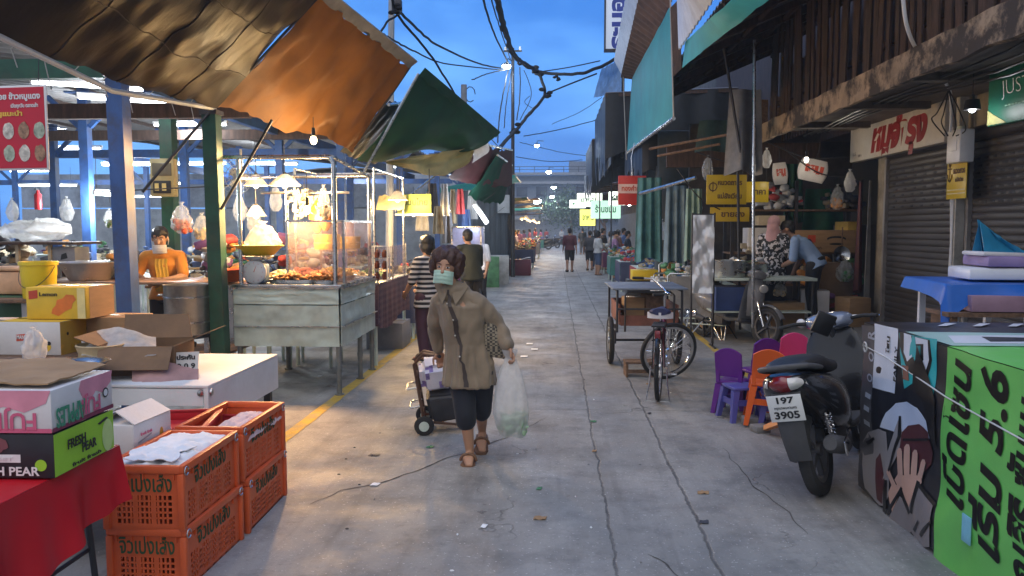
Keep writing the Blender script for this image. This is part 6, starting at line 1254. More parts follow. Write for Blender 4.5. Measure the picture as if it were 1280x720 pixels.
stp=thing('step_shelf','plain shelf that holds the pinkish carton under the blue swag','shelf',(3.1,5.7,0)); b=MB(); b.box((0,0,1.065),(.9,.34,.03)); b.build('shelf_board',old_wood,stp)
for sx in (-.4,.4): b=MB(); b.box((sx,0,.525),(.04,.3,1.05)); b.build('trestle',old_wood,stp)
# ---------------------------------------------------------------- people
class Blob(MB):
 def rc(s,p,q,r0,r1,seg=14):
  """tapered limb with rounded ends"""
  p,q=Vector(p),Vector(q); d=q-p; n=4
  pts=[p.lerp(q,i/n) for i in range(n+1)]; s.tube(pts,[lerp(r0,r1,i/n) for i in range(n+1)],seg)
  s.ball(p,r0,seg,9); s.ball(q,r1,seg,9); return s
 def chain(s,pts,rs):
  for i in range(len(pts)-1): s.rc(pts[i],pts[i+1],rs[i],rs[i+1])
  return s
 def egg(s,c,r,M_=None):
  b=MB(); b.ball((0,0,0),r,20,14); M_=M_ or Matrix.Identity(3); return s._add([Vector(c)+M_ @ p for p in b.v],b.f)
 def loft(s,secs,seg=22,open_end=False):
  """secs: (centre, side vector, front vector): elliptic rings"""
  vs=[]
  for c,a,f in secs:
   for k in range(seg):
    w=2*math.pi*k/seg; vs.append(Vector(c)+Vector(a)*math.cos(w)+Vector(f)*math.sin(w))
  n=len(secs); fs=[(i*seg+k,i*seg+(k+1) % seg,(i+1)*seg+(k+1) % seg,(i+1)*seg+k) for i in range(n-1) for k in range(seg)]
  fs+=[tuple(range(seg))[::-1],tuple((n-1)*seg+k for k in range(seg))]
  return s._add(vs,fs)
def fuse(b,voxel,it=4,wrinkle=0.,ws=9.,seed=0):
 """one continuous skin round everything in b"""
 me=b.mesh('skin',[ink],smooth=False); o=bpy.data.objects.new('skin',me); COL.objects.link(o)
 m=o.modifiers.new('r','REMESH'); m.mode='VOXEL'; m.voxel_size=voxel
 k=o.modifiers.new('s','SMOOTH'); k.iterations=it; k.factor=.5
 dg=bpy.context.evaluated_depsgraph_get(); dg.update(); ev=o.evaluated_get(dg); em=ev.to_mesh()
 vs=[v.co.copy() for v in em.vertices]; fs=[list(p.vertices) for p in em.polygons]; ns=[v.normal.copy() for v in em.vertices]
 ev.to_mesh_clear(); bpy.data.objects.remove(o); bpy.data.meshes.remove(me)
 if wrinkle: vs=[p+n*wrinkle*(.32+nz((p.x*ws,p.y*ws,p.z*ws*.55),1,seed)+.5*nz((p.x*ws*2.3,p.y*ws*2.3,p.z*ws),1,seed+3)) for p,n in zip(vs,ns)]
 r=MB(); r.v=vs; r.f=fs; r.m=[0]*len(fs); return r
skin_tan=mat('skin_tan',(.40,.22,.14),rough=.5,var=.08,bump=.05,sub=.05); skin_warm=mat('skin_warm',(.46,.25,.15),rough=.5,var=.08,bump=.05,sub=.05)
hair_black=mat('hair_black',(.014,.012,.011),rough=.45,var=.4,scale=30,bump=.6,bscale=90); hair_brown=mat('hair_brown',(.06,.026,.017),rough=.5,var=.45,scale=25,bump=.7,bscale=80)
eye_w=mat('eye_white',(.6,.58,.55),rough=.2,bump=0); eye_d=mat('eye_dark',(.015,.01,.008),rough=.15,bump=0); lip=mat('lip',(.33,.12,.10),rough=.45,bump=0)
POSE=dict(pelvis=(0,0,.53),waist=(0,0,.61),chest=(0,.004,.72),neck=(0,-.006,.83),head=(0,.012,.925),shR=(.112,0,.805),shL=(-.112,0,.805),elR=(.135,-.02,.63),elL=(-.135,-.02,.63),wrR=(.145,.03,.485),wrL=(-.145,.03,.485),
   hiR=(.056,0,.51),hiL=(-.056,0,.51),knR=(.058,.015,.285),knL=(-.058,.015,.285),anR=(.058,-.012,.045),anL=(-.058,-.012,.045),toR=(.068,.085,.014),toL=(-.068,.085,.014))
def hand(b,w,d,n,s,H,curl=.5):
 """palm and five separate bent fingers; d: along the hand, n: palm side, s: thumb side"""
 w,d,n,s=Vector(w),Vector(d).normalized(),Vector(n).normalized(),Vector(s).normalized(); k=H/1.6
 pc=w+d*.045*k; Mx=Matrix((s,d,n)).transposed(); b.egg(pc,(.039*k,.052*k,.017*k),Mx); b.rc(w-d*.01,w+d*.03,.022*k,.024*k)
 for i,(o,L) in enumerate(((.030,.068),(.010,.076),(-.011,.070),(-.030,.056))):
  p=w+d*.084*k+s*o*k; a=curl*(.5+.1*i); pts=[w+d*.055*k+s*o*.8*k,p]
  for j in range(3):
   p=p+(d*math.cos(a)+n*math.sin(a))*L*k*(.45,.32,.25)[j]; pts.append(p); a+=curl*1.1
  b.chain(pts,[.0095*k,.0092*k,.0088*k,.008*k,.0068*k])
 p=w+d*.022*k+s*.026*k; q=p+(s*.75+d*.6+n*.25).normalized()*.036*k; r=q+(d*.9+s*.2+n*.5*curl).normalized()*.03*k
 b.chain([p,q,r,r+(d+n*.6*curl).normalized()*.02*k],[.012*k,.0105*k,.0095*k,.008*k])
def person(label,loc,yaw,H,pose=None,top=None,bottom=None,sleeve=.55,leg=.95,hem=.50,hair='short',hairm=None,skin=None,shoe=None,fine=.009,head_rot=(0,0,0),curl=(.5,.5),build=1.,mask=None,palmR=None,palmL=None,skirt=None,loose=1.,extra=None,wr=.006,pleat=0):
 P={k: Vector(v)*H for k,v in {**POSE,**(pose or {})}.items()}; skin=skin or skin_tan; hairm=hairm or hair_black
 t=thing('person',label,'person',loc,yaw); B=Blob(); w=build*H
 sd=(P['shR']-P['shL']).normalized(); hd=(P['hiR']-P['hiL']).normalized()
 def front(side,up): f=Vector(up).cross(side).normalized(); return f
 up1=(P['neck']-P['waist']).normalized(); f1=front(sd,up1); f0=front(hd,(P['waist']-P['pelvis']).normalized())
 def torso(g,lo=None,cut=None):
  s=[(P['pelvis']-Vector((0,0,.035*H)),hd*.088*w*g,f0*.070*w*g),(P['pelvis']+Vector((0,0,.005*H)),hd*.103*w*g,f0*.075*w*g),(P['waist'],(sd+hd).normalized()*.086*w*g,(f0+f1).normalized()*.062*w*g),
    (P['chest']-up1*.02*H,sd*.098*w*g,f1*.071*w*g),(P['chest']+up1*.04*H,sd*.102*w*g,f1*.066*w*g),((P['shR']+P['shL'])/2+up1*.005*H,sd*.088*w*g,f1*.048*w*g),(P['neck']-up1*.005*H,sd*.04*w*g,f1*.036*w*g)]
  return s
 for s_ in ('shR','shL'): P[s_]=P[s_]-up1*.012*H
 HR=Euler(head_rot).to_matrix(); hc=P['head']
 B.loft(torso(1)); B.rc(P['neck']-up1*.02*H,hc-Vector((0,0,.03*H)),.034*H,.031*H)
 B.egg(hc+HR @ Vector((0,-.006,.016))*H,(.047*H,.058*H,.056*H),HR); B.egg(hc+HR @ Vector((0,.012,-.022))*H,(.037*H,.040*H,.050*H),HR)
 B.rc(hc+HR @ Vector((0,.052,.003))*H,hc+HR @ Vector((0,.063,-.017))*H,.006*H,.010*H,8)
 for s in (-1,1): B.egg(hc+HR @ Vector((s*.048,-.004,-.004))*H,(.007*H,.013*H,.020*H),HR); B.egg(hc+HR @ Vector((s*.02,.044,-.012))*H,(.014*H,.010*H,.012*H),HR)
 for s,q in (('R',1),('L',-1)):
  B.rc(P['neck']-up1*.012*H,P['sh'+s],.030*w,.032*w); B.chain([P['sh'+s],P['el'+s],P['wr'+s]],[.034*w,.026*w,.018*w]); d=(P['wr'+s]-P['el'+s]).normalized()
  pn=Vector((palmR if s=='R' else palmL) or (-q,0,0)); pn=(pn-d*pn.dot(d)).normalized(); B_s=d.cross(pn)*q
  hand(B,P['wr'+s]+d*.008*H,d,pn,B_s if B_s.dot(f1)>0 else -B_s,H,curl[0 if s=='R' else 1])
  B.chain([P['hi'+s],P['kn'+s],P['an'+s]],[.058*w,.038*w,.023*w]); cm=P['kn'+s].lerp(P['an'+s],.32)-f0*.008*H; B.egg(cm,(.033*w,.034*w,.07*w))
  a,o=P['an'+s],P['to'+s]; fd=(o-a); fd.z=0; fd=fd.normalized() if fd.length>0 else f0; B.rc(a-Vector((0,0,.022*H))-fd*.012*H,a+(o-a)*.7,.021*H,.018*H); B.rc(a+(o-a)*.6+hd*.012*H,o,.016*H,.011*H); B.rc(a+(o-a)*.6-hd*.012*H,o-hd*.014*H,.015*H,.010*H)
 fuse(B,fine,3).build('body',skin,t,ang=80)
 # clothes
 g=1.12*loose
 if top:
  C=Blob(); S=torso(g); zc=hem
  ext=[(P['pelvis']+Vector((0,0,(zc-.53)*H))-Vector((0,0,.0)),hd*.112*w*g*loose,f0*.090*w*g*loose)]
  C.loft(ext+S[1:-1]+[(P['neck']-up1*.012*H,sd*.05*w*g,f1*.046*w*g)])
  for s in 'RL':
   a,e,r=P['sh'+s],P['el'+s],P['wr'+s]; n=sleeve*2; C.rc(P['neck']-up1*.022*H,a,.036*w*loose,.041*w*loose)
   pts=[a,a.lerp(e,min(1,n))]+([e.lerp(r,min(.97,n-1))] if n>1 else []); rs=[.041*w*loose,lerp(.040,.035,min(1,n))*w*loose]+([lerp(.036,.029,n-1)*w*loose] if n>1 else []); C.chain(pts,rs)
  r_=fuse(C,fine*1.15,3,wr,15/H,1)
  if pleat:
   wz=P['waist'].z; r_.v=[p+Vector((p.x-P['waist'].x,p.y-P['waist'].y,0)).normalized()*pleat*math.sin(math.atan2(p.y-P['waist'].y,p.x-P['waist'].x)*15+2*nz(p,4))*max(0,min(1,(wz-p.z)*7))*(abs(p.x-P['waist'].x)<.12*H) for p in r_.v]
   fr=lambda k,dx: max((p for p in r_.v if abs((p-P['neck']).dot(sd)-dx)<.014 and abs(p.z-k)<.014),key=lambda p: p.dot(f1))
   zs=[lerp(P['neck'].z-.02*H,P['pelvis'].z-.085*H,q/22) for q in range(23)]; cx=[(P['pelvis']-P['neck']).dot(sd)*q/22 for q in range(23)]; st_=[fr(k,c)+f1*.004 for k,c in zip(zs,cx)]
   b=MB(); b.sheet(lambda u,v: st_[int(v*22)]+sd*(u-.5)*(.012+.022*abs(math.sin(v*4.5))),2,22,.004); b.build('shirt_opening',mat('placket_dark',(.05,.035,.028)),t)
   b=MB(); [b.ball(st_[q]+sd*.016+f1*.004,.007,8,6) for q in (3,7,11,15)]; b.build('button',mat('button_pale',(.55,.5,.42)),t)
   b=MB(); [b.sheet(lambda u,v: P['neck']+sd*s*lerp(.012,.06,u)*H+f1*lerp(.062,.0,u)*H+Vector((0,0,(lerp(-.04,.012,u)-.045*v*(1-.5*u))*H))+sd*s*v*.018*H+f1*.012*v*H,6,5,.005) for s in (-1,1)]; b.build('collar',top,t)
  r_.build('shirt',top,t,ang=80)
 if bottom:
  C=Blob()
  if skirt: C.loft([(P['knR'].lerp(P['knL'],.5)+Vector((0,0,(skirt-.285)*H)),hd*.13*w,f0*.11*w),(P['pelvis']-Vector((0,0,.06*H)),hd*.115*w,f0*.09*w),(P['pelvis']+Vector((0,0,.06*H)),hd*.10*w,f0*.075*w)])
  else:
   C.loft([(P['pelvis']-Vector((0,0,.05*H)),hd*.09*w,f0*.075*w),(P['pelvis']+Vector((0,0,.005*H)),hd*.108*w,f0*.081*w),(P['pelvis']+Vector((0,0,.055*H)),hd*.094*w,f0*.072*w)])
   for s in 'RL':
    h_,k_,a_=P['hi'+s],P['kn'+s],P['an'+s]; n=leg*2
    pts=[h_,h_.lerp(k_,min(1,n))]+([k_.lerp(a_,min(.97,n-1))] if n>1 else []); rs=[.066*w,.050*w]+([lerp(.050,.040,n-1)*w] if n>1 else []); C.chain(pts,rs)
  fuse(C,fine*1.15,3,wr*.5,10/H,5).build('trousers' if not skirt else 'skirt',bottom,t,ang=80)
 for s in 'RL':
  a,o=P['an'+s],P['to'+s]; fd=(o-a); fd.z=0; fd=fd.normalized(); sv=Vector((-fd.y,fd.x,0))
  b=MB(); hl=a-fd*.035*H; zz=min(o.z,a.z-.03*H)-.012*H; L=(o-hl); L.z=0; L=L.length+.018*H
  sole=[(-.030,0),(-.034,.35),(-.026,.55),(-.034,.8),(-.022,.97),(0,1),(.024,.96),(.034,.8),(.030,.5),(.030,.2),(.022,0)]
  tilt=(o.z-(a.z-.031*H))
  pts=[hl+sv*x*H+fd*q*L+Vector((0,0,lerp(a.z-.047*H,o.z-.018*H,q)-hl.z)) for x,q in sole]; b.prism(pts,(0,0,1),.012*H)
  b.tube([a.lerp(o,.62)+sv*.036*H*math.cos(k)+Vector((0,0,-.01*H+.032*H*math.sin(k))) for k in [i*math.pi/8 for i in range(9)]],.007*H,6)
  b.build('sandal' if shoe is None else 'shoe',shoe or rubber,t)
 C=Blob(); hh=lambda x,y,z: hc+HR @ Vector((x,y,z))*H
 if hair=='short': C.egg(hh(0,-.012,.026),(.053*H,.060*H,.054*H),HR); C.egg(hh(0,-.035,-.004),(.045*H,.034*H,.045*H),HR)
 elif hair=='bouffant': C.egg(hh(0,-.018,.046),(.074*H,.064*H,.052*H),HR); C.egg(hh(0,-.040,.006),(.072*H,.048*H,.058*H),HR); C.egg(hh(.056,-.012,.01),(.020*H,.034*H,.05*H),HR); C.egg(hh(-.056,-.012,.01),(.020*H,.034*H,.05*H),HR)
 elif hair=='bob': C.egg(hh(0,-.012,.026),(.056*H,.062*H,.054*H),HR); C.egg(hh(0,-.034,-.022),(.054*H,.038*H,.06*H),HR); C.egg(hh(.044,-.008,-.016),(.014*H,.03*H,.045*H),HR); C.egg(hh(-.044,-.008,-.016),(.014*H,.03*H,.045*H),HR)
 elif hair=='long': C.egg(hh(0,-.012,.026),(.055*H,.062*H,.054*H),HR); C.loft([(hh(0,-.05,-.13),HR @ Vector((.045,0,0))*H,HR @ Vector((0,.02,0))*H),(hh(0,-.04,-.03),HR @ Vector((.056,0,0))*H,HR @ Vector((0,.03,0))*H),(hh(0,-.02,.03),HR @ Vector((.05,0,0))*H,HR @ Vector((0,.045,0))*H)])
 elif hair=='bun': C.egg(hh(0,-.012,.024),(.053*H,.061*H,.053*H),HR); C.egg(hh(0,-.06,.03),(.028*H,.026*H,.028*H),HR)
 elif hair=='scarf': C.egg(hh(0,-.006,.016),(.056*H,.066*H,.062*H),HR); C.egg(hh(0,-.028,-.04),(.056*H,.05*H,.07*H),HR); C.loft([(hh(0,-.012,-.17),sd*.085*w,f1*.07*w),(hh(0,-.014,-.10),sd*.07*w,f1*.06*w),(hh(0,-.02,-.04),sd*.055*w,f1*.05*w)])
 if hair: fuse(C,fine*.9,2,.015 if hair=='bouffant' else .008 if hair !='scarf' else .004,22,2).build('hair' if hair !='scarf' else 'headscarf',hairm,t,ang=80)
 if fine<.015:
  for s in (-1,1):
   b=MB(); b.ball(hh(s*.0195,.0475,.004),(.0085*H,.004*H,.0042*H),12,8); b.build('eye',eye_w,t); b=MB(); b.ball(hh(s*.0195,.0505,.004),(.0042*H,.003*H,.0042*H),10,8); b.build('pupil',eye_d,t)
   b=MB(); b.tube([hh(s*.010,.0535,.016),hh(s*.02,.0535,.0195),hh(s*.031,.046,.016)],.0022*H,6); b.build('eyebrow',hairm if hair !='scarf' else hair_black,t)
  if not mask: b=MB(); b.ball(hh(0,.049,-.040),(.014*H,.006*H,.0045*H),12,8); b.build('lips',lip,t)
 if mask:
  M_,drop=mask
  b=MB(); b.sheet(lambda u,v: hh(.047*math.sin((u-.5)*2.5),.012+.056*math.cos((u-.5)*2.3)*(1-.12*(2*v-1)**2)+.0012*math.sin(v*22),lerp(-.066,-.008,v)+drop-.012*abs(u-.5)),20,14,.003)
  b.tube([hh(.05,.012,-.02+drop),hh(.055,-.004,-.004)],.0016*H,5); b.tube([hh(-.05,.012,-.02+drop),hh(-.055,-.004,-.004)],.0016*H,5); b.build('face_mask',M_,t)
 if extra: extra(t,P,H,hh,sd,f1)
 return t
shirt_olive=mat('shirt_olive',(.25,.19,.125),rough=.85,var=.15,scale=6,bump=.25,bscale=30,sheen=.2); navy=mat('navy_cloth',(.012,.014,.022),rough=.8,var=.2,bump=.1,sheen=.1)
mask_mint=mat('mask_mint',(.46,.66,.53),rough=.7,var=.05,bump=.1); mask_white=mat('mask_white',(.72,.70,.68),rough=.7,var=.05,bump=.1)
# the woman walking toward the camera with her trolley
wl=gnd(590,574); WH=1.54; kx=5.72/1000/WH
def wj(px,py,fwd=0.): return (-(px-590)*kx,fwd,(CAM_H-(py-285)/1000*5.72)/WH)
wm=person('woman in an olive shirt, black capris and a mint mask pulling a trolley',wl,math.pi,WH,
 pose=dict(pelvis=wj(588,452,.01),waist=wj(582,425,.015),chest=wj(577,388,.03),neck=wj(567,352,.035),head=wj(561,333,.06),shR=wj(549,371,.02),shL=wj(601,374,.03),elR=wj(543,412,-.06),elL=wj(622,406,.0),wrR=wj(546,440,-.09),wrL=wj(636,430,.05),
    hiR=wj(576,462,.0),hiL=wj(602,462,.01),knR=wj(584,512,.05),knL=wj(601,508,-.04),anR=wj(588,557,.035),anL=wj(599,545,-.15),toR=wj(588,571,.12),toL=(-.035,-.075,.02)),
 top=shirt_olive,bottom=navy,sleeve=.93,leg=.60,hem=.435,hair='bouffant',hairm=hair_brown,skin=skin_warm,shoe=mat('sandal_brown',(.16,.08,.04)),fine=.0075,head_rot=(.02,-.10,-.10),curl=(.95,1.05),build=.92,mask=(mask_mint,0.0),palmR=(-.2,1,0),palmL=(1,.2,0),loose=1.03,wr=.022,pleat=.006)
# plaid shoulder bag
def plaid(name):
 return checked(name,(.30,.25,.17),(.06,.05,.04),55)
b=MB(); c0=at(616,424,5.56)
b.grid(lambda u,v: c0+V((.09*math.cos(6.283*u)*(.35+.9*(1-v))+.05*(1-v)-.03,.045*math.sin(6.283*u)*(.5+.6*math.sin(math.pi*v)),-.13+.31*v+.01*math.sin(u*12))),28,14,closed_u=True); sbg=thing('shoulder_bag','black and cream plaid shoulder bag tucked under the woman\'s arm','bag',c0); b.build('pouch',plaid('plaid_bag'),sbg,world=True)
b=MB(); b.tube([c0+V((-.05,0,.16)),at(604,384,5.60),at(600,362,5.68),at(606,372,5.78),c0+V((.0,.05,.16))],.010,8); b.build('strap',mat('strap_black',(.03,.028,.025)),sbg,world=True)
# the big clear bag in her hand
hb=at(640,545,5.5); hb_top=at(637,437,5.5)
r=thing('plastic_bag','large translucent white bag with greens in the bottom, held in the woman\'s hand','bag',hb)
hz=hb_top.z-hb.z
def hbf(u,v):
 a=6.2832*u; k=.138*math.sin(math.pi*min(1,.10+.9*v))**.5*(1.05-.62*v**1.4) if v<.93 else lerp(.04,.055,(v-.93)/.07)
 k*=1+.13*nz((math.cos(a)*1.6,math.sin(a)*1.6,v*2.2),1.5)+.05*math.sin(a*8+v*4)*v
 return V((math.cos(a)*k+(hb_top.x-hb.x)*v,math.sin(a)*k*.72,hz*v+.01*math.sin(a*3)*(1-v)))
b=MB(); b.grid(hbf,44,36,closed_u=True); b.poly([hbf(k/44,0) for k in range(44)]); b.build('film',milky_bag,r,ang=80)
b=MB(); rr=random.Random(3)
for k in range(46): a=rr.uniform(0,6.28); q=rr.random()**.5*.095; b.X=Matrix.Translation((math.cos(a)*q,math.sin(a)*q*.7,rr.uniform(.025,.15))) @ Euler((rr.uniform(0,6),rr.uniform(0,6),0)).to_matrix().to_4x4(); b.ball((0,0,0),(.034,.02,.012),8,6)
b.X=Matrix.Identity(4); b.build('greens',mat('bag_greens',(.30,.45,.28),var=.4,bump=.2),r)
# her two-wheel trolley: frame leaning back toward the stalls, load on the road side
wx=gnd(531,537); tr=thing('hand_trolley','rusty two wheeled shopping trolley trailing from the woman\'s hand','trolley',(wx.x,wx.y,0),R(8))
ti=base_matrix(tr).inverted(); hand_p=ti @ (base_matrix(wm) @ (Vector(wj(546,447,-.10))*WH)); top_p=V((-.075,-.10,.58))
for s in (-.15,.15):
 b=MB(); lo=V((0,s,.085)); md=top_p+V((0,s*.9,0)); b.tube([lo,lo.lerp(md,.6),md,md.lerp(hand_p,.5)+V((-.02,0,.05)),hand_p+V((0,s*.25,0))],.012,8); b.build('frame_tube',rusty,tr)
for z in (.15,.45,.8): b=MB(); p=V((0,0,.085)).lerp(top_p,z); b.bar(p-V((0,.15,0)),p+V((0,.15,0)),.016); b.build('rung',rusty,tr)
for z in (.3,.62): b=MB(); p=V((0,0,.085)).lerp(top_p,z); b.tube([p+V((0,-.14,0)),p+V((-.09,-.12,-.02)),p+V((-.09,.12,-.02)),p+V((0,.14,0))],.008,6); b.build('hook_loop',steel,tr)
b=MB(); b.cyl(hand_p+V((0,-.06,0)),hand_p+V((0,.06,0)),.013,seg=8); b.build('handle',black_plastic,tr)
b=MB(); b.cyl((0,-.20,.08),(0,.20,.08),.010,seg=8); [b.bar((0,s*.14,.10),(.30,s*.14,.07),.018) for s in (-1,1)]; b.bar((.30,-.15,.07),(.30,.15,.07),.018); b.bar((.15,-.14,.085),(.15,.14,.085),.014); b.build('base_frame',rusty,tr)
for s in (-1,1):
 b=MB(); b.lathe([(.02,-.024),(.055,-.024),(.077,-.014),(.080,0),(.077,.014),(.055,.024),(.02,.024)],(0,s*.20,.08),24,axis=(0,1,0)); w_=b.build('wheel',rubber,tr); b=MB(); b.lathe([(.001,-.027),(.04,-.027),(.045,0),(.04,.027),(.001,.027)],(0,s*.20,.08),16,axis=(0,1,0)); b.build('hub',galv,w_)
TM=base_matrix(tr); up_t=(top_p-V((0,0,.085))).normalized(); ou=V((1,0,0)); ou=(ou-up_t*ou.dot(up_t)).normalized(); Mx=Matrix((ou,up_t.cross(ou),up_t)).transposed()
def crumple(b,o,s=1.): b.v=[TM @ (o+Mx @ (p*(1+.10*nz(p,7,s)+.05*nz(p,19,s)))) for p in b.v]
b=MB(); bm=bmesh.new(); bmesh.ops.create_cube(bm,size=1); bmesh.ops.bevel(bm,geom=bm.edges[:],offset=.12,segments=3,affect='EDGES'); bmesh.ops.subdivide_edges(bm,edges=bm.edges[:],cuts=4,use_grid_fill=True); bm.transform(Matrix.Diagonal((.24,.30,.24,1))); b.bm(bm); crumple(b,V((.155,0,.225)),1)
tag(b.build('carry_bag',mat('black_bag',(.05,.05,.055),rough=.5,bump=.5,bscale=12)),'dark bulging bag strapped low on the trolley','bag')
b=MB(); bm=bmesh.new(); bmesh.ops.create_cube(bm,size=1); bmesh.ops.bevel(bm,geom=bm.edges[:],offset=.2,segments=3,affect='EDGES'); bmesh.ops.subdivide_edges(bm,edges=bm.edges[:],cuts=4,use_grid_fill=True); bm.transform(Matrix.Diagonal((.27,.30,.22,1))); b.bm(bm); crumple(b,V((.10,-.01,.47)),4)
b.m=[1 if nz(tuple(sum((b.v[i] for i in f),Vector())/len(f)),11,3)>.12 else 0 for f in b.f]
tag(b.build('printed_pack',[mat('pack_lilac_white',(.68,.66,.72),rough=.4,var=.1,bump=.4,bscale=8),mat('pack_print_violet',(.24,.18,.42),var=.5,scale=20,bump=0)]),'white and lilac printed pack on top of the dark trolley bag','pack')
# seller in orange
orange_shirt=mat('shirt_orange',(.66,.25,.03),rough=.8,var=.15,scale=7,bump=.25,bscale=20,sheen=.2)
def frill(t,P,H,hh,sd,f1):
 b=MB(); b.sheet(lambda u,v: P['chest']+sd*(.004*math.sin(v*9))*H+sd*((u-.5)*.08*H)+f1*.088*H+Vector((0,0,(.09-.22*v)*H))+f1*.004*math.sin(u*20),10,14,.006); b.build('shirt_front',mat('frill_yellow',(.72,.42,.05),var=.2,bump=.3),t)
person('seller in an orange shirt, white mask on the chin, leaning over the counter',at(207,285,8.95).xy.to_3d(),math.pi+.15,1.68,pose=dict(chest=(-.01,.05,.72),neck=(0,.085,.83),head=(.0,.12,.915),shR=(.112,.07,.80),shL=(-.112,.07,.80),elR=(.165,.10,.66),elL=(-.15,.13,.66),wrR=(.05,.26,.645),wrL=(-.06,.27,.64)),
  top=orange_shirt,bottom=navy,sleeve=.42,hair='short',skin=skin_warm,head_rot=(-.25,0,.1),mask=(mask_white,-.022),extra=frill)
# striped woman behind, seen from the back
def striped(name,a,c,sc):
 m=mat(name,a,rough=.8,bump=.15); nt=m.node_tree; n=nt.nodes.new; L=nt.links.new; p=[x for x in nt.nodes if x.type=='BSDF_PRINCIPLED'][0]
 tc=n('ShaderNodeTexCoord'); wv=n('ShaderNodeTexWave'); wv.bands_direction='Z'; wv.inputs['Scale'].default_value=sc; wv.inputs['Distortion'].default_value=1.2; wv.inputs['Detail'].default_value=1; wv.inputs['Detail Scale'].default_value=.6
 rp=n('ShaderNodeValToRGB'); rp.color_ramp.interpolation='CONSTANT'; rp.color_ramp.elements[0].color=(*a,1); rp.color_ramp.elements[1].position=.55; rp.color_ramp.elements[1].color=(*c,1)
 L(tc.outputs['Object'],wv.inputs['Vector']); L(wv.outputs['Fac'],rp.inputs['Fac']); L(rp.outputs['Color'],p.inputs['Base Color']); return m
person('dark haired woman in a black and white striped top facing the checked counter',at(534,285,9.9).xy.to_3d(),1.0,1.56,pose=dict(elR=(.14,.04,.64),wrR=(.10,.13,.58),elL=(-.15,.03,.64),wrL=(-.12,.12,.55)),top=striped('striped_knit',(.02,.018,.022),(.62,.58,.56),5.2),bottom=mat('plum_trousers',(.08,.03,.05)),sleeve=.5,hem=.42,hair='bob',fine=.011)
person('shopper in a dark green jacket bending at the first market-side table',at(590,285,13.6).xy.to_3d(),.55,1.66,pose=dict(chest=(0,.05,.715),neck=(0,.09,.82),head=(0,.12,.905),shR=(.112,.07,.795),shL=(-.112,.07,.795),wrR=(.10,.2,.55),wrL=(-.10,.2,.55),elR=(.14,.1,.62),elL=(-.14,.1,.62)),top=mat('jacket_dark_green',(.018,.024,.02),rough=.8,bump=.2),bottom=navy,sleeve=.9,hem=.46,hair='short',fine=.013)
person('pale shirted stallholder under the tilted bright tube',at(600,285,16.2).xy.to_3d(),2.4,1.6,pose=dict(wrR=(.10,.16,.58),elR=(.14,.05,.63)),top=mat('shirt_pale',(.6,.58,.6),bump=.2),bottom=navy,sleeve=.5,hair='bun',fine=.016)
# man walking away down the middle
walk=dict(knR=(.058,.05,.285),anR=(.055,.03,.05),toR=(.06,.12,.02),knL=(-.055,-.02,.285),anL=(-.055,-.12,.075),toL=(-.06,-.03,.015),wrR=(.15,-.05,.485),wrL=(-.15,.08,.50))
person('man in a maroon shirt and dark shorts walking away down the middle of the road',gnd(712,340),0,1.66,pose=walk,top=mat('shirt_maroon',(.10,.02,.035),bump=.15),bottom=mat('shorts_dark',(.02,.018,.02)),sleeve=.5,leg=.48,hair='short',fine=.014)
# right: headscarf woman and bending man
def floral():
 m=mat('floral_black_white',(.02,.02,.022),rough=.8); nt=m.node_tree; n=nt.nodes.new; L=nt.links.new; p=[x for x in nt.nodes if x.type=='BSDF_PRINCIPLED'][0]
 tc=n('ShaderNodeTexCoord'); v=n('ShaderNodeTexNoise'); v.inputs['Scale'].default_value=22; v.inputs['Detail'].default_value=2; rp=n('ShaderNodeValToRGB'); rp.color_ramp.interpolation='CONSTANT'; rp.color_ramp.elements[0].color=(.02,.02,.022,1); rp.color_ramp.elements[1].position=.53; rp.color_ramp.elements[1].color=(.58,.55,.55,1)
 L(tc.outputs['Object'],v.inputs['Vector']); L(v.outputs['Fac'],rp.inputs['Fac']); L(rp.outputs['Color'],p.inputs['Base Color']); return m
person('woman in a pink headscarf and black and white tunic holding a clear bag',at(967,285,12.35).xy.to_3d()+V((0,0,.22)),-.75,1.62,pose=dict(elR=(.14,.02,.64),wrR=(.09,.14,.60),elL=(-.14,-.01,.63),wrL=(-.12,.10,.52)),top=floral(),bottom=mat('long_navy_skirt',(.02,.026,.05)),sleeve=.85,hem=.36,hair='scarf',hairm=mat('scarf_pink',(.52,.30,.30),rough=.8,var=.1,bump=.2),skirt=.08,fine=.011)
plastic_bag('clear bag of goods hanging from the pink scarfed woman\'s hand',at(975,370,12.0),.22,.2,clear_bag,77,fill=pale_food)
person('man in a light blue shirt with a dark strap bending to the shelf',at(1019,285,12.2).xy.to_3d()+V((0,0,.22)),1.15,1.70,pose=dict(pelvis=(0,-.02,.52),waist=(0,.02,.60),chest=(0,.10,.68),neck=(0,.18,.76),head=(0,.235,.83),shR=(.112,.16,.735),shL=(-.112,.16,.735),elR=(.16,.14,.57),elL=(-.14,.16,.56),wrR=(.15,.20,.42),wrL=(-.10,.27,.50)),
  top=mat('shirt_light_blue',(.26,.38,.60),rough=.8,var=.1,bump=.25),bottom=navy,sleeve=.45,hair='short',fine=.011,head_rot=(-.5,0,0),extra=lambda t,P,H,hh,sd,f1: (lambda b: (b.tube([P['shL']+f1*.06*H,P['shL']+Vector((0,0,.03)),P['chest']-f1*.085*H,P['pelvis']-f1*.05*H+sd*.11*H,P['pelvis']+f1*.04*H+sd*.12*H],.012,6),b.build('shoulder_strap',black_plastic,t)))(MB()))
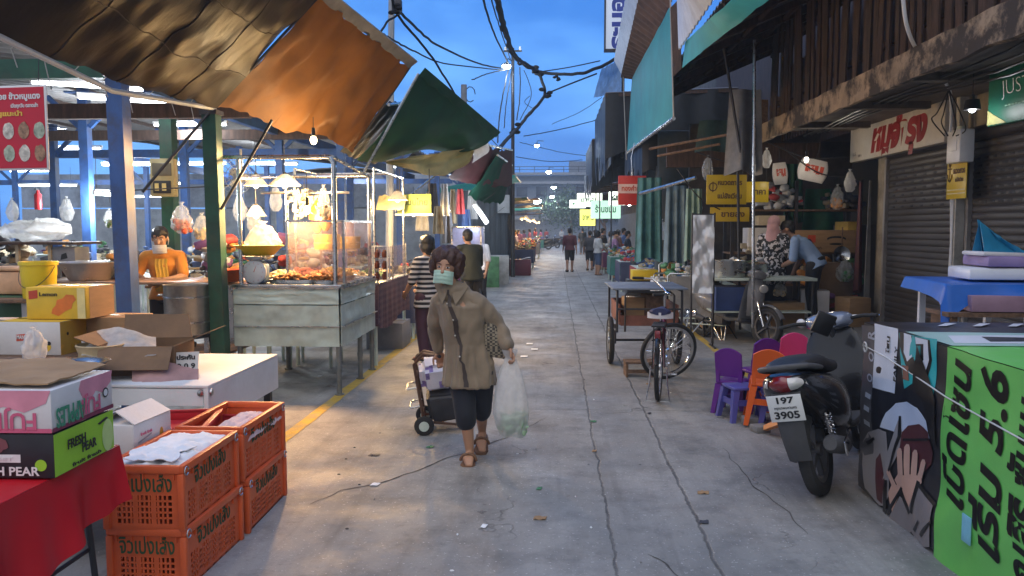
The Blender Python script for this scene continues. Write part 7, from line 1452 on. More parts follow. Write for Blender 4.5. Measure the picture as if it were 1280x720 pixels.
# distant shoppers
far=[(737,338,'shopper in grey, outermost of the group by the shop-side tables',goods[7],.0,'short'),(744,336,'long haired shopper in black in the group by the shop-side tables',ink,.3,'long'),(753,337,'tall shopper in a black shirt facing the shop-side tables',ink,-1.2,'short'),(763,338,'shopper in a pale lilac top beside the tall one in black',goods[5],-1.4,'bob'),(772,340,'shopper in a brown top nearest the white topped stall',mat('shirt_brown',(.16,.07,.05)),-1.3,'bob'),(779,336,'shopper in a pale blue shirt at the end of the group',goods[4],-1.5,'short'),
  (655,318,'shopper in a violet blouse by the dark red chest',goods[6],1.2,'bob'),(662,314,'woman in a pink top behind the violet bloused one',mat('shirt_pink',(.5,.12,.18)),1.4,'bob'),(669,311,'woman in red among the far market-side stalls',goods[0],1.0,'long'),(676,309,'woman in bright pink farthest along the market side',mat('shirt_hot_pink',(.6,.12,.22)),1.3,'bob'),(648,322,'seller in a grey violet apron by the closed stall',goods[6],-.4,'bun'),(728,318,'walker in dark clothes far down beside the shop side',ink,.1,'short')]
for i,(px,py,lab,m,yw,hr) in enumerate(far):
 g_=gnd(px,py); person(lab,g_,yw,1.55+.1*((i*7) % 3)/2,pose=walk if i % 3==0 else dict(wrR=(.11,.14,.56),elR=(.14,.04,.63)),top=m,bottom=[navy,mat('jeans_blue',(.05,.08,.16)),mat('trousers_grey',(.08,.08,.09))][i % 3],sleeve=.5,hair=hr,fine=.022,leg=.9 if i % 2 else .55)
# ---------------------------------------------------------------- scooter, bicycle, cart, stools
gloss_black=mat('gloss_black_paint',(.012,.012,.014),rough=.22,var=.1,coat=.5,bump=.02,dirt=.25,dirtcol=(.05,.045,.04)); matte_grey=mat('matte_grey_plastic',(.07,.07,.075),rough=.6,bump=.05,dirt=.3,dirtcol=(.14,.13,.12))
chrome=mat('chrome',(.75,.75,.76),rough=.12,metal=1,bump=0,var=.05); tail_red=mat('tail_red',(.20,.008,.014),rough=.14,coat=1,bump=0,emit=.02); lens_clear=mat('lens_clear',(.62,.60,.58),rough=.12,coat=1,bump=.2,bscale=60); seat_vinyl=mat('seat_vinyl',(.022,.021,.022),rough=.55,bump=.15,bscale=70)
def wheel(r,c,R_,w,tyre=rubber,rim=chrome,axis=(1,0,0),spokes=0,disc=True):
 b=MB(); pr=[(R_-w*.9,-w*.34),(R_-w*.5,-w*.5),(R_-w*.12,-w*.36),(R_,0),(R_-w*.12,w*.36),(R_-w*.5,w*.5),(R_-w*.9,w*.34),(R_-w*.9,-w*.34)]
 b.lathe(pr,c,40,axis=axis); t=b.build('wheel',tyre,r)
 b=MB(); ri=R_-w*.85; b.lathe([(ri-.03,-w*.25),(ri+.004,-w*.34),(ri+.004,w*.34),(ri-.03,w*.25),(ri-.03,-w*.25)],c,40,axis=axis)
 b.lathe([(.001,-w*.45),(.035,-w*.45),(.04,0),(.035,w*.45),(.001,w*.45)],c,16,axis=axis)
 q=Vector(axis).to_track_quat('Z','Y').to_matrix(); n=spokes or 5
 for k in range(n):
  a=6.2832*k/n
  if spokes: b.tube([Vector(c)+q @ V((.03*math.cos(a),.03*math.sin(a),(w*.4)*(1 if k % 2 else -1))),Vector(c)+q @ V((ri*math.cos(a+.3),ri*math.sin(a+.3),0))],.0018,4)
  else: b.bar(Vector(c),Vector(c)+q @ V(((ri-.01)*math.cos(a),(ri-.01)*math.sin(a),0)),.03,.03)
 b.build('rim',rim,t); return t
def scooter(label,loc,rot,body=gloss_black,plate=True):
 """rear contact patch at the origin, heading +y"""
 t=thing('parked_scooter',label,'scooter',loc,rot)
 wheel(t,(0,0,.28),.28,.09,rim=matte_grey); fw=V((0,1.25,.28)); wheel(t,fw,.28,.08,rim=matte_grey)
 def shell(secs,name,m,seg=18,p=2.6):
  vs=[]; b=MB()
  for y,z,w,h,tl in secs:
   for k in range(seg):
    a=6.2832*k/seg; ca,sa=math.cos(a),math.sin(a); e=2/p
    x_,z_=math.copysign(abs(ca)**e,ca)*w,math.copysign(abs(sa)**e,sa)*h; vs.append(V((x_,y+z_*tl,z+z_)))
  n=len(secs); b._add(vs,[(i*seg+k,i*seg+(k+1) % seg,(i+1)*seg+(k+1) % seg,(i+1)*seg+k) for i in range(n-1) for k in range(seg)]+[tuple(range(seg))[::-1],tuple((n-1)*seg+k for k in range(seg))]); return b.build(name,m,t,ang=50)
 shell([(-.40,.775,.06,.025,.3),(-.36,.76,.12,.06,.25),(-.26,.72,.165,.10,.1),(-.1,.65,.20,.14,0),(.08,.58,.215,.18,0),(.25,.54,.205,.19,0),(.42,.50,.17,.18,0),(.52,.42,.14,.14,0),(.56,.36,.10,.07,0)],'tail_body',body)
 shell([(-.30,.835,.08,.018,0),(-.24,.845,.13,.04,0),(-.02,.83,.16,.055,0),(.10,.805,.155,.055,0),(.22,.77,.145,.055,0),(.42,.745,.13,.05,0),(.52,.72,.09,.03,0)],'seat',seat_vinyl)
 b=MB(); b.tube([(-.13,.0,.79),(-.15,-.2,.82),(-.135,-.33,.845),(-.06,-.40,.855),(.06,-.40,.855),(.135,-.33,.845),(.15,-.2,.82),(.13,0,.79)],.017,10); b.build('grab_rail',matte_grey,t)
 def tailf(u,v):
  x=(u-.5)*2; z=lerp(-.052,.052-.028*abs(x),v); return V((x*(.135-.018*v),-.415+.085*x*x+.035*(2*v-1)**2-.02*v,.755+z+.012*abs(x)))
 b=MB(); b.grid(lambda u,v: tailf(lerp(.0,1,u),v),24,10); b.build('tail_light',tail_red,t)
 for u0,u1 in ((0,.14),(.66,1)):
  b=MB(); b.grid(lambda u,v: tailf(lerp(u0,u1,u),lerp(.12,.9,v))+V((0,-.008-.008*math.sin(math.pi*u)*math.sin(math.pi*v),0)),10,8); b.build('indicator_lens',lens_clear,t)
 # rear mudguard, plate
 b=MB(); b.sheet(lambda u,v: ((u-.5)*lerp(.17,.13,v),-.36+.05*v-.035*math.sin(math.pi*v)-.012*math.cos((u-.5)*3),lerp(.71,.29,v)),8,12,.008); b.build('mudguard',matte_grey,t)
 if plate:
  b=MB(); b.rbox((0,-.415,.62),(.20,.006,.16),.004,(.16,0,0)); p_=b.build('number_plate',mat('plate_white',(.74,.74,.72),rough=.4,bump=.02,var=.03),t)
  up=V((0,math.sin(-.16)*-1,1)); up=V((0,-.16,1)).normalized(); b=MB(); nrm=V((1,0,0)).cross(up); o_=V((0,-.415,.62))+nrm*.004
  write(b,'197',.052,o_+up*.048,(1,0,0),up,.10,bold=.0015); write(b,'กรุงเทพมหานคร',.022,o_+up*.004,(1,0,0),up,.13); write(b,'3905',.060,o_-up*.042,(1,0,0),up,.145,bold=.0015); b.build('lettering',ink,p_)
 b=MB(); b.tube([(.06,.40,.28),(.12,.3,.24),(.15,.12,.26)],.018,10); b.tube([(.155,.16,.265),(.165,.02,.30),(.17,-.22,.36),(.168,-.26,.37)],[.035,.055,.056,.04],16); b.build('exhaust',matte_grey,t); b=MB(); b.rbox((.222,-.06,.33),(.012,.2,.09),.006,(.2,0,0)); b.build('heat_shield',chrome,t)
 b=MB(); b.rbox((-.11,.16,.29),(.07,.5,.14),.03); b.rbox((0,.36,.30),(.2,.24,.16),.03); b.build('engine',matte_grey,t)
 for s in (-1,1): b=MB(); b.cyl((s*.13,-.02,.30),(s*.12,-.08,.56),.014,seg=10); b.tube([(s*.13+.028*math.cos(k),-.03-.0012*k,.33+.0042*k+.028*math.sin(k)*.2) for k in [i*.5 for i in range(90)]],.005,5); b.build('shock_absorber',chrome,t)
 b=MB(); b.rbox((0,.72,.33),(.30,.36,.06),.025); b.rbox((0,.62,.42),(.14,.34,.16),.04); b.build('floorboard',matte_grey,t)
 shell([(.86,.34,.18,.06,.0),(.91,.5,.205,.10,.1),(.94,.64,.215,.12,.1),(.97,.80,.20,.11,.1),(.99,.90,.15,.06,.1)],'leg_shield',body)
 b=MB(); b.grid(lambda u,v: ((u-.5)*(.34-.1*abs(v-.6)),.98+.14*math.cos((u-.5)*3)*(.4+.6*math.sin(math.pi*v)),lerp(.40,.93,v)),14,12); b.build('front_cowl',body,t)
 b=MB(); b.sheet(lambda u,v: ((u-.5)*.11*(1-.3*abs(v-.5)),1.25+.30*math.sin((v-.5)*2.2),.28+.31*math.cos((v-.5)*2.2)-.02*(2*u-1)**2),8,14,.006); b.build('front_mudguard',body,t)
 for s in (-1,1): b=MB(); b.cyl((s*.065,1.25,.28),(s*.05,1.06,.66),.018,seg=10); b.build('fork_leg',chrome,t)
 b=MB(); b.cyl((0,1.06,.62),(0,.98,.96),.025,seg=12); b.build('steering_stem',matte_grey,t)
 shell([(.86,.985,.07,.03,0),(.90,1.0,.13,.05,0),(.96,1.0,.17,.065,0),(1.03,.985,.14,.06,0),(1.07,.97,.08,.035,0)],'handlebar_cover',mat('cover_blue_reflection',(.20,.24,.33),rough=.15,coat=.6,bump=0) if body is gloss_black else body)  # black scooter: a blue-white reflection is put into the cover's base colour
 for s in (-1,1):
  b=MB(); b.tube([(s*.12,.96,1.0),(s*.24,.93,1.01),(s*.345,.88,1.0)],.014,10); b.build('handle_grip',rubber,t)
  b=MB(); b.tube([(s*.16,.97,1.015),(s*.28,.97,1.01),(s*.35,.94,.995)],.006,6); b.build('brake_lever',chrome,t)
  if s<0: b=MB(); b.ball((s*.20,.97,1.01),(.035,.03,.035),14,9); b.build('indicator_lens',lens_clear,t)
 b=MB(); b.rbox((0,.855,.995),(.14,.02,.06),.01,(.5,0,0)); b.build('dashboard',mat('dash_glass',(.03,.03,.035),rough=.08,coat=1,bump=0),t)
 b=MB(); b.cyl((-.1,.40,.22),(-.27,.44,.02),.011,seg=8); b.box((-.275,.44,.012),(.05,.05,.01)); b.build('side_stand',dark_iron,t)
 b=MB(); b.ball((0,1.125,.80),(.085,.03,.06),16,10); b.build('headlight',lens_clear,t)
 return t
scx=thing  # (scooters are placed by their rear contact patch)
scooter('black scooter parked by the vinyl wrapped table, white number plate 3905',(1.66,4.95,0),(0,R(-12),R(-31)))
scooter('grey scooter parked among the folded metal frames by the silver foil banner',(2.25,12.3,.0),(0,R(-6),R(212)),mat('grey_paint',(.20,.20,.21),rough=.25,coat=.5,bump=0),plate=False)
b=MB(); b.rbox((0,0,0),(.13,.03,.15),.01,(.2,.35,0)); o=b.build('phone_pouch',black_plastic); o.location=(1.80,5.46,.92); tag(o,'square black flap hung on the scooter behind its seat','pouch')
def bicycle(label,loc,yaw,steer):
 t=thing('parked_bicycle',label,'bicycle',loc,yaw); R_=.33; rc,fc_=V((0,0,R_)),V((0,1.06,R_)); dark_red=mat('bike_frame_maroon',(.12,.015,.03),rough=.3,coat=.4,bump=0,dirt=.3)
 wheel(t,rc,R_,.045,spokes=28); head_t,head_b=V((0,.86,.82)),V((0,.93,.60)); bb_=V((0,.46,.29)); st=V((0,.27,.74))
 b=MB(); b.tube([st,bb_],.016,8); b.tube([bb_,head_b],.018,8); b.tube([bb_+V((0,-.05,.16)),head_t-V((0,-.01,.06))],.015,8); b.tube([head_t,head_b],.02,8)
 for s in (-1,1): b.tube([bb_+V((s*.02,0,0)),rc+V((s*.055,0,0))],.010,8); b.tube([st+V((s*.015,0,-.05)),rc+V((s*.055,0,0))],.009,8)
 b.build('frame',dark_red,t)
 b=MB(); b.tube([st-V((0,.01,-.0)),st+V((0,-.02,.10))],.013,8); b.build('seat_post',chrome,t)
 b=MB(); b.grid(lambda u,v: (math.cos(6.283*u)*lerp(.12,.035,v**.8)*(1 if v>0 else .6),-.02+.07*0+lerp(.10,.42,v),.845+.035*math.sin(6.283*u)-.01*v),20,10,closed_u=True); b.poly([(math.cos(6.283*k/20)*.072,.08,.845+.035*math.sin(6.283*k/20)) for k in range(20)]); s_=b.build('seat',mat('seat_cover_navy',(.03,.035,.10),rough=.6,bump=.3),t)
 b=MB(); b.sheet(lambda u,v: ((u-.5)*.24,.085+.06*(2*u-1)**2,.838-.06*v),12,3,.012); b.build('seat_band',mat('seat_band_pale',(.62,.60,.62)),t)
 b=MB(); b.tube([(0,R_*math.cos(a)*1.06*-1,R_+R_*1.07*math.sin(a)) for a in [0.2+k*.2 for k in range(12)]],.022,8); b.build('mudguard',gloss_black,t)
 b=MB(); b.box((0,-.02,.735),(.12,.34,.015)); [b.tube([(s*.05,.02,.73),(s*.06,0,R_)],.006,6) for s in (-1,1)]; b.build('rear_rack',black_plastic,t)
 b=MB(); b.rbox((0,-.205,.66),(.055,.02,.08),.008); b.build('reflector',tail_red,t)
 b=MB(); b.tube([(-.075,0,R_),(-.085,-.03,.16),(-.115,-.06,.0),(.115,-.06,.0),(.085,-.03,.16),(.075,0,R_)],.008,8); b.build('wheel_stand',steel,t)
 b=MB(); b.lathe([(.085,-.006),(.092,-.006),(.092,.006),(.085,.006),(.085,-.006)],bb_+V((.05,0,0)),24,axis=(1,0,0)); b.bar(bb_+V((.07,0,0)),bb_+V((.07,.1,-.13)),.016); b.bar(bb_-V((.05,0,0)),bb_+V((-.07,-.1,.13)),.016); b.rbox(bb_+V((.11,.1,-.13)),(.08,.06,.02),.006); b.rbox(bb_+V((-.11,-.1,.13)),(.08,.06,.02),.006); b.build('crank',chrome,t)
 # steered front end
 ax_=(head_t-head_b).normalized(); Q=Matrix.Rotation(steer,4,ax_); T=Matrix.Translation(head_b) @ Q @ Matrix.Translation(-head_b); q3=Q.to_3x3()
 f2=T @ fc_; wheel(t,f2,R_,.045,axis=tuple(q3 @ V((1,0,0))),spokes=28)
 b=MB(); b.X=T
 for s in (-1,1): b.tube([fc_+V((s*.05,0,0)),head_b+V((s*.045,.0,.0))],.011,8)
 b.tube([head_b-V((.05,0,0)),head_b+V((.05,0,0))],.014,8); b.build('fork',chrome,t)
 b=MB(); b.X=T; b.tube([head_t,head_t+ax_*.16],.013,8); b.tube([(-.26,.62,1.02),(-.24,.76,1.04),(-.10,.84,.99),(0,.83,.98),(.10,.84,.99),(.24,.76,1.04),(.26,.62,1.02)],.012,10); b.build('handlebar',chrome,t)
 for s in (-1,1): b=MB(); b.X=T; b.cyl((s*.258,.66,1.025),(s*.262,.54,1.01),.016,seg=10); b.build('handle_grip',rubber,t)
 return t
bc=gnd(823,501); bicycle('old bicycle on a rear stand with a navy seat cover, front wheel turned aside',(bc.x,bc.y+.02,0),R(-11),R(-62))
# wooden hand cart beyond the bicycle
hc=thing('hand_cart','rusty two wheeled market cart with a red brown tray','cart',(gnd(806,458).x,9.75,0),.02)
red_brown=mat('cart_redbrown',(.24,.09,.06),rough=.7,var=.3,dirt=.5,dirtcol=(.08,.05,.04))
for s in (-1,1): wheel(hc,(s*.40,.0,.29),.29,.06,spokes=20,rim=steel)
b=MB(); b.rbox((0,.05,.54),(.68,1.0,.03),.006); b.build('tray_floor',red_brown,hc)
for s in (-1,1): b=MB(); b.box((s*.335,.05,.66),(.02,1.0,.2)); b.build('side_board',red_brown,hc)
for y,z,h in ((-.46,.58,.12),(.56,.66,.2)): b=MB(); b.box((0,y,z),(.65,.02,h)); b.build('end_board',red_brown,hc)
b=MB()
for sx in (-1,1):
 b.tube([(sx*.37,-.52,.45),(sx*.37,-.52,.93),(sx*.37,.55,.93),(sx*.37,.55,.5)],.014,8); b.tube([(sx*.37,-.3,.29),(sx*.37,-.3,.52)],.014,8); b.tube([(sx*.37,-.45,.46),(sx*.37,.55,.46)],.014,8)
b.tube([(-.37,-.52,.72),(.37,-.52,.72)],.012,8); b.tube([(-.37,.55,.93),(.37,.55,.93)],.012,8); b.tube([(-.28,-.53,.46),(-.28,-.53,.88),(-.24,-.53,.92),(.24,-.53,.92),(.28,-.53,.88),(.28,-.53,.46)],.012,8); b.cyl((-.42,0,.29),(.42,0,.29),.014,seg=8); b.build('rail_frame',dark_iron,hc)
b=MB(); b.rbox((0,-.02,.955),(.86,1.1,.022),.005); b.build('top_board',mat('blue_grey_board',(.17,.20,.25),rough=.6,dirt=.4),hc)
for i,(dx,h,m) in enumerate(((-.15,.28,cardboard),(.08,.32,old_wood))): carton(['brown carton inside the market cart','upright wooden slab box inside the market cart'][i],(hc.location.x+dx,9.55,.556),(.22,.3,h),.1,m)
ls=thing('step_stool','tiny dark wooden step stool standing before the cart','stool',gnd(798,470),.05)
for k in range(3): b=MB(); b.box((0,-.08+.08*k,.165),(.32,.07,.022)); b.build('slat',old_wood,ls)
for s in (-1,1): b=MB(); b.box((s*.14,0,.077),(.025,.22,.154)); b.build('side_leg',old_wood,ls)
b=MB(); b.box((0,-.10,.07),(.26,.02,.04)); b.build('stretcher',old_wood,ls)
# bright plastic stools and chairs heaped at the scooter's side
def stool(label,loc,rot,m,h=.45,w=.30,back=False,group='bright plastic stools'):
 t=thing('plastic_stool' if not back else 'plastic_chair',label,'stool' if not back else 'chair',loc,rot,group=group)
 b=MB(); b.rbox((0,0,h-.015),(w,w,.03),.012); b.build('seat',m,t)
 for sx in (-1,1):
  for sy in (-1,1): b=MB(); p,q=V((sx*w*.40,sy*w*.40,h-.03)),V((sx*w*.56,sy*w*.56,0)); d=q-p; b._add([p+V((a*.028,c*.028,0)) for a,c in ((-1,-1),(1,-1),(1,1),(-1,1))]+[q+V((a*.019,c*.019,0)) for a,c in ((-1,-1),(1,-1),(1,1),(-1,1))],[(0,1,2,3),(7,6,5,4),(0,4,5,1),(1,5,6,2),(2,6,7,3),(3,7,4,0)]); b.build('leg',m,t)
 b=MB()
 for sx in (-1,1): b.bar((sx*w*.47,-w*.47,h*.55),(sx*w*.47,w*.47,h*.55),.012,.05); b.bar((-w*.46,sx*w*.475,h*.551),(w*.46,sx*w*.475,h*.551),.012,.05)
 b.build('stretcher',m,t)
 if back:
  b=MB(); b.sheet(lambda u,v: ((u-.5)*w*1.0,w*.48+.05*v,h+.04+.26*v-.05*v*(2*u-1)**2),8,6,.014); b.build('backrest',m,t)
  for s in (-1,1): b=MB(); b.bar((s*w*.42,w*.47,h-.02),(s*w*.42,w*.50,h+.10),.03); b.build('back_post',m,t)
 return t
P_purple=mat('plastic_purple',(.13,.02,.24),rough=.35,bump=.03,var=.06); P_orange=mat('plastic_orange',(.82,.14,.02),rough=.35,bump=.03,var=.06); P_blue=mat('plastic_violet_blue',(.10,.10,.38),rough=.35,bump=.03,var=.06); P_pink=mat('plastic_pink',(.75,.06,.22),rough=.35,bump=.03,var=.06); P_peach=mat('plastic_peach',(.80,.33,.12),rough=.35,bump=.03,var=.06)
def sp(px,py,Y): return at(px,py,Y)
base=gnd(948,533)
stool('purple plastic chair with a tall back, outermost of the heap',(base.x-.10,base.y+.52,.0),R(150),P_purple,.30,.24,True)
stool('violet blue plastic stool low in the heap, at the front',(base.x-.09,base.y+.26,0),R(14),P_blue,.30,.25)
stool('violet blue plastic stool beside the peach one',(base.x+.17,base.y+.10,0),R(-8),P_blue,.28,.26)
stool('bright orange plastic chair standing in the middle of the heap',(base.x+.05,base.y+.06,.03),(R(-5),R(-3),R(168)),P_orange,.36,.25,True)
stool('peach plastic stool tipped on its side against the violet stool',(base.x+.14,base.y-.16,.14),(R(66),R(14),R(14)),P_peach,.36,.25)
stool('second purple plastic chair behind the orange one',(base.x+.13,base.y+.62,.0),R(196),P_purple,.38,.25,True)
stool('hot pink plastic chair farthest back, beside the scooter',(base.x+.42,base.y+.70,.0),R(185),P_pink,.42,.24,True)
stool('small orange plastic stool next to the pink chair',(base.x+.36,base.y+.40,.0),R(10),P_orange,.44,.22)
for i,(px,py,w,h) in enumerate(((938,531,.14,.07),(950,540,.13,.06),(925,522,.10,.05))):
 g_=gnd(px,py); b=MB(); b.rbox((g_.x,g_.y,h/2),(w,.12,h),.012,(0,0,.3*i)); tag(b.build('concrete_block',kerb),['broken concrete lump right before the stools','greyish brick piece nearest the scooter plate','small rubble piece at the purple chair'][i],'rubble')
# folded metal stall frames leaning together beyond the bicycle
for i,(px,py,Y,w,h,yw,ln,lab) in enumerate(((856,392,11.0,.7,.85,.2,.30,'folded bright tube frame leaning nearest the bicycle'),(868,396,11.3,.8,.95,-.1,.22,'folded tube frame leaning behind the nearest one'),(846,384,11.9,.6,.9,.4,.26,'small folded tube frame beside the cart top'),(880,398,10.9,.6,.7,-.5,.34,'low folded tube frame at the foot of the foil banner'),(858,380,12.6,.9,1.05,.05,.2,'tall folded tube frame at the back of the leaning stack'))):
 g_=gnd(px,py+26); t=thing('folding_trestle',lab,'trestle',(g_.x,g_.y,0),yw); f=lambda x,z: V((x,ln*z,z*h)); b=MB(); b.tube([f(-w/2,0),f(-w/2,.97),f(-w/2+.04,1),f(w/2-.04,1),f(w/2,.97),f(w/2,0)],.013,8); b.build('outer_tube',steel,t)
 b=MB(); b.tube([f(-w/2+.05,1),f(w/2-.05,0)],.010,8); b.tube([f(w/2-.05,1),f(-w/2+.05,0)],.010,8); b.build('cross_brace',steel,t)
 for z in (.3,.65): b=MB(); b.tube([f(-w/2,z),f(w/2,z)],.010,8); b.build('rung',galv,t)
 if i % 2: b=MB(); b.prism([f(-w/2+.03,.45),f(w/2-.03,.45),f(w/2-.03,.96),f(-w/2+.03,.96)],(0,-1,.2),.012); b.build('panel',grey_tarp,t)
for i in range(16):
 g_=gnd(400+(i*137) % 480,470+(i*89) % 220,.006); b=MB(); b.sheet(lambda u,v: (g_.x+(u-.5)*(.03+.02*(i % 3))+.01*v,g_.y+(v-.5)*.05,.010+.010*nz((u*3,v*3,i),2)),5,5,.002); tag(b.build('litter_scrap',[paper,goods[1],cardboard,goods[7]][i % 4]),'tiny scrap of litter pressed flat on the concrete road','litter','scraps of litter on the road')
# more stall clutter along the shop side of the road
cl=[(800,348,16.6,'black plastic crate on the road edge beyond the cart',goods[7]),]
cr1=carton('black crate under the yellow box, past the cart',(1.72,16.2,0),(.6,.5,.62),0,black_plastic,name='crate',tape=False); carton('bright yellow box resting on the black crate',(1.76,16.1,.622),(.5,.36,.2),.05,yellow_plastic,tape=False)
for i,(x,y,w,lab) in enumerate(((2.3,13.4,1.0,'steel table with clear plastic wraps beyond the foil banner'),(2.3,18.2,1.1,'table with white packs past the yellow box'),(2.2,21.5,1.1,'table beside the small group of shoppers'),(2.2,25,1.1,'table behind the group of shoppers'),(2.3,30,1.2,'table under the lit pale green sign'),(2.3,36,1.2,'table under the lit yellow sign'),(2.4,44,1.2,'farthest table on the shop side'))):
 stall_table(lab,(x,y,0),(w,1.6),galv,.78,0,cloths[(i+3) % 5] if i else None,'stall tables along the shop side')
 for j in range(3): heap(f'{["near", "middle", "far"][j]} goods on the '+lab,(x-.15,y-.5+.5*j,.78),(w*.7,.4,.25),goods[(5,1,3,2,4,5,0)[(i*3+j) % 7]],700+i*5+j,group='heaps of goods along the shop side')
 if i in (1,3,4,5): pendant('cool bright lamp above the '+lab,(x+.4,y,2.5),.12,22,(.86,.94,1),cord=.5,bulb=CBULB)
b=MB(); b.sheet(lambda u,v: (2.0+.6*u,12.9+.7*v,.82+.14*math.sin(u*4)*math.sin(v*5)+.08*nz((u*4,v*4,1),2)),24,24,.004); tag(b.build('plastic_sheet',clear_bag),'crumpled clear plastic over the steel table beyond the cart','plastic sheet')
# small bits lying on the road
rr=random.Random(9)
for i,(px,py) in enumerate(((662,430),(668,437),(655,446))):
 g_=gnd(px,py,.006); b=MB(); b.sheet(lambda u,v: (g_.x+(u-.5)*.09,g_.y+(v-.5)*.12,.012+.012*nz((u*3,v*3,i),2)),6,6,.003); tag(b.build('paper_scrap',paper),['white paper scrap on the road behind the clear bag','small white scrap beside the larger one on the road','flattened grey white scrap nearest the warm patch of road'][i],'litter')
for i in range(26):
 g_=gnd(rr.uniform(420,960),rr.uniform(470,715),.004); b=MB(); b.ball((g_.x,g_.y,.006),(rr.uniform(.004,.012),rr.uniform(.004,.012),.005),7,5); tag(b.build('pebble',[kerb,crack_mat,paper][i % 3]),'tiny bit of grit lying loose on the concrete road','pebble','bits of grit on the road')
for i,(x,y,z,d,m,yw) in enumerate(((2.55,12.75,.0,(.45,.4,.4),cardboard,.1),(2.58,12.75,.402,(.4,.36,.3),mat('mustard_card',(.5,.33,.06)),-.1),(3.35,12.0,.22,(.5,.4,.34),cardboard,.2),(3.9,12.3,.22,(.4,.36,.5),white_card,-.2),(4.35,11.95,.22,(.36,.34,.42),cardboard,.3),(2.0,14.9,0,(.5,.4,.45),cardboard,.05),(2.02,14.9,.452,(.46,.38,.3),white_card,.15),(4.3,12.7,.22,(.5,.4,.9),dcb,0))):
 carton(['brown carton on the ground behind the silver foil banner','mustard carton stacked behind the silver foil banner','brown carton on the walkway beside the headscarfed woman','tall white carton on the walkway behind the bending man','brown carton on the walkway at the foot of the dark shutter','brown carton on the ground before the blue green cloth','white carton stacked before the blue green cloth','tall dark brown carton standing by the maroon cloth'][i],(x,y,z),d,yw,m)
# hanging clutter of the dim shops
for i,(px,py,Y,w,h,m) in enumerate(((884,225,13.2,.22,.4,clear_bag),(1046,262,12.9,.26,.4,clear_bag),(1062,240,12.4,.2,.34,milky_bag),(872,268,13.5,.2,.4,milky_bag),(958,210,12.2,.16,.3,milky_bag),(826,300,15.5,.3,.4,milky_bag),(851,312,14.6,.28,.3,clear_bag),(1056,352,12.4,.3,.36,clear_bag))):
 plastic_bag(['clear bag hung left of the mustard sign','clear bag hung at the end of the carton shelf','milky bag hung near the maroon cloth','milky bag hung behind the silver foil','small milky bag hung right above the mustard sign','white bag set down in front of the dark column','clear bag behind the cart handlebar','clear sack hung under the wire strainer'][i],at(px,py,Y),w,h,m,80+i,fill=[None,goods[3],None,None,None,None,goods[2],goods[1]][i])
for i in range(7):
 heap(['boxes and jars crowded on the bottom rack shelf','packs on the low rack shelf behind the bending man','jars on the low rack shelf by the maroon cloth','mixed packs heaped on the top rack shelf','dark packs at the end of the top rack shelf','sacks heaped on the walkway under the cooking table','baskets heaped on the walkway by the maroon cloth'][i],(on_rack(960,.5),on_rack(1020,.5),on_rack(1058,.5),on_rack(975,1.72),on_rack(1050,1.72),V((3.5,12.6,.22)),V((4.3,12.6,.22)))[i],(.6,.4,.4),goods[(2,3,1,5,7,6,0)[i]],950+i,n=30,sz=.09)
for i,(a,c_) in enumerate((((870,190),(960,196)),((960,178),(1060,196)),((846,210),(900,262)),((985,190),(1062,222)))):
 p,q=at(*a,12.6),at(*c_,12.4); cable(['dark cord slung above the mustard sign','dark cord slung above the hanging packs','slack cord from the bamboo pole to the foil banner','slack cord beside the tilted white pack'][i],[p,p.lerp(q,.5)-V((0,0,.12)),q],.01,black_plastic)
far2=[(747,344,'shopper in a striped grey top with bare calves, nearer than the group',goods[5],-1.2,'bob'),(768,348,'short shopper in a mauve top bending over the white packs',mat('shirt_mauve',(.3,.16,.3)),-1.6,'bun'),(784,346,'shopper in a dark navy top close to the yellow box',navy,-1.5,'short'),(645,330,'shopper in a lilac shirt standing at the dark red chest',mat('shirt_lilac',(.4,.34,.48)),1.6,'short'),(683,306,'tiny figure in red at the end of the market side',goods[0],.5,'short'),(702,305,'tiny figure in white walking far down the road',goods[5],3,'short')]
for i,(px,py,lab,m,yw,hr) in enumerate(far2):
 person(lab,gnd(px,py),yw,1.56,pose=dict(wrR=(.11,.14,.56),elR=(.14,.04,.63)),top=m,bottom=[mat('jeans_blue',(.05,.08,.16)),navy][i % 2],sleeve=.5,hair=hr,fine=.02,leg=.55 if i==0 else .9)
# ---------------------------------------------------------------- poles, wires, street lamps, end of the street
pole_c=mat('pole_concrete',(.20,.21,.23),rough=.85,var=.2)
up_=thing('utility_pole','tall thin utility pole with a bright lamp, in the middle of the cables','pole',(at(641,200,27).x,27,0))
pt_=at(641,60,27); b=MB(); b.tube([(0,0,0),(0,0,pt_.z)],[.075,.05],10); b.build('shaft',dark_iron,up_)
b=MB(); b.bar((-.3,0,pt_.z-.1),(.3,0,pt_.z-.1),.05); b.build('cross_arm',dark_iron,up_)
b=MB(); [b.lathe([(.001,0),(.04,.0),(.05,.05),(.03,.07),(.05,.1),(.001,.13)],(x,0,pt_.z-.075),10) for x in (-.24,.24)]; b.build('insulator',white_plastic,up_)
def street_lamp(label,p,en,r_=.11,arm=None):
 t=thing('street_lamp',label,'lamp',p); b=MB(); b.ball((0,0,0),(r_,r_,r_*.7),14,10); b.build('bulb',STREET,t)
 b=MB(); b.lathe([(r_*1.25,r_*.2),(r_*1.1,r_*.6),(.03,r_*.95),(.001,r_)],(0,0,0),18); b.build('hood',dark_iron,t); b=MB(); b.tube([(0,0,r_),(.05,0,r_+.12),arm or (.35,0,r_+.1)],.018,8); b.build('arm',dark_iron,t)
 if en: light('street_light','POINT',Vector(p)+V((0,0,-.25)),en,(.82,.92,1),t,radius=.15)
 return t
street_lamp('dazzling street lamp on the tall thin utility pole',at(633,83,26.2),90,.13,(.25,.1,.15))
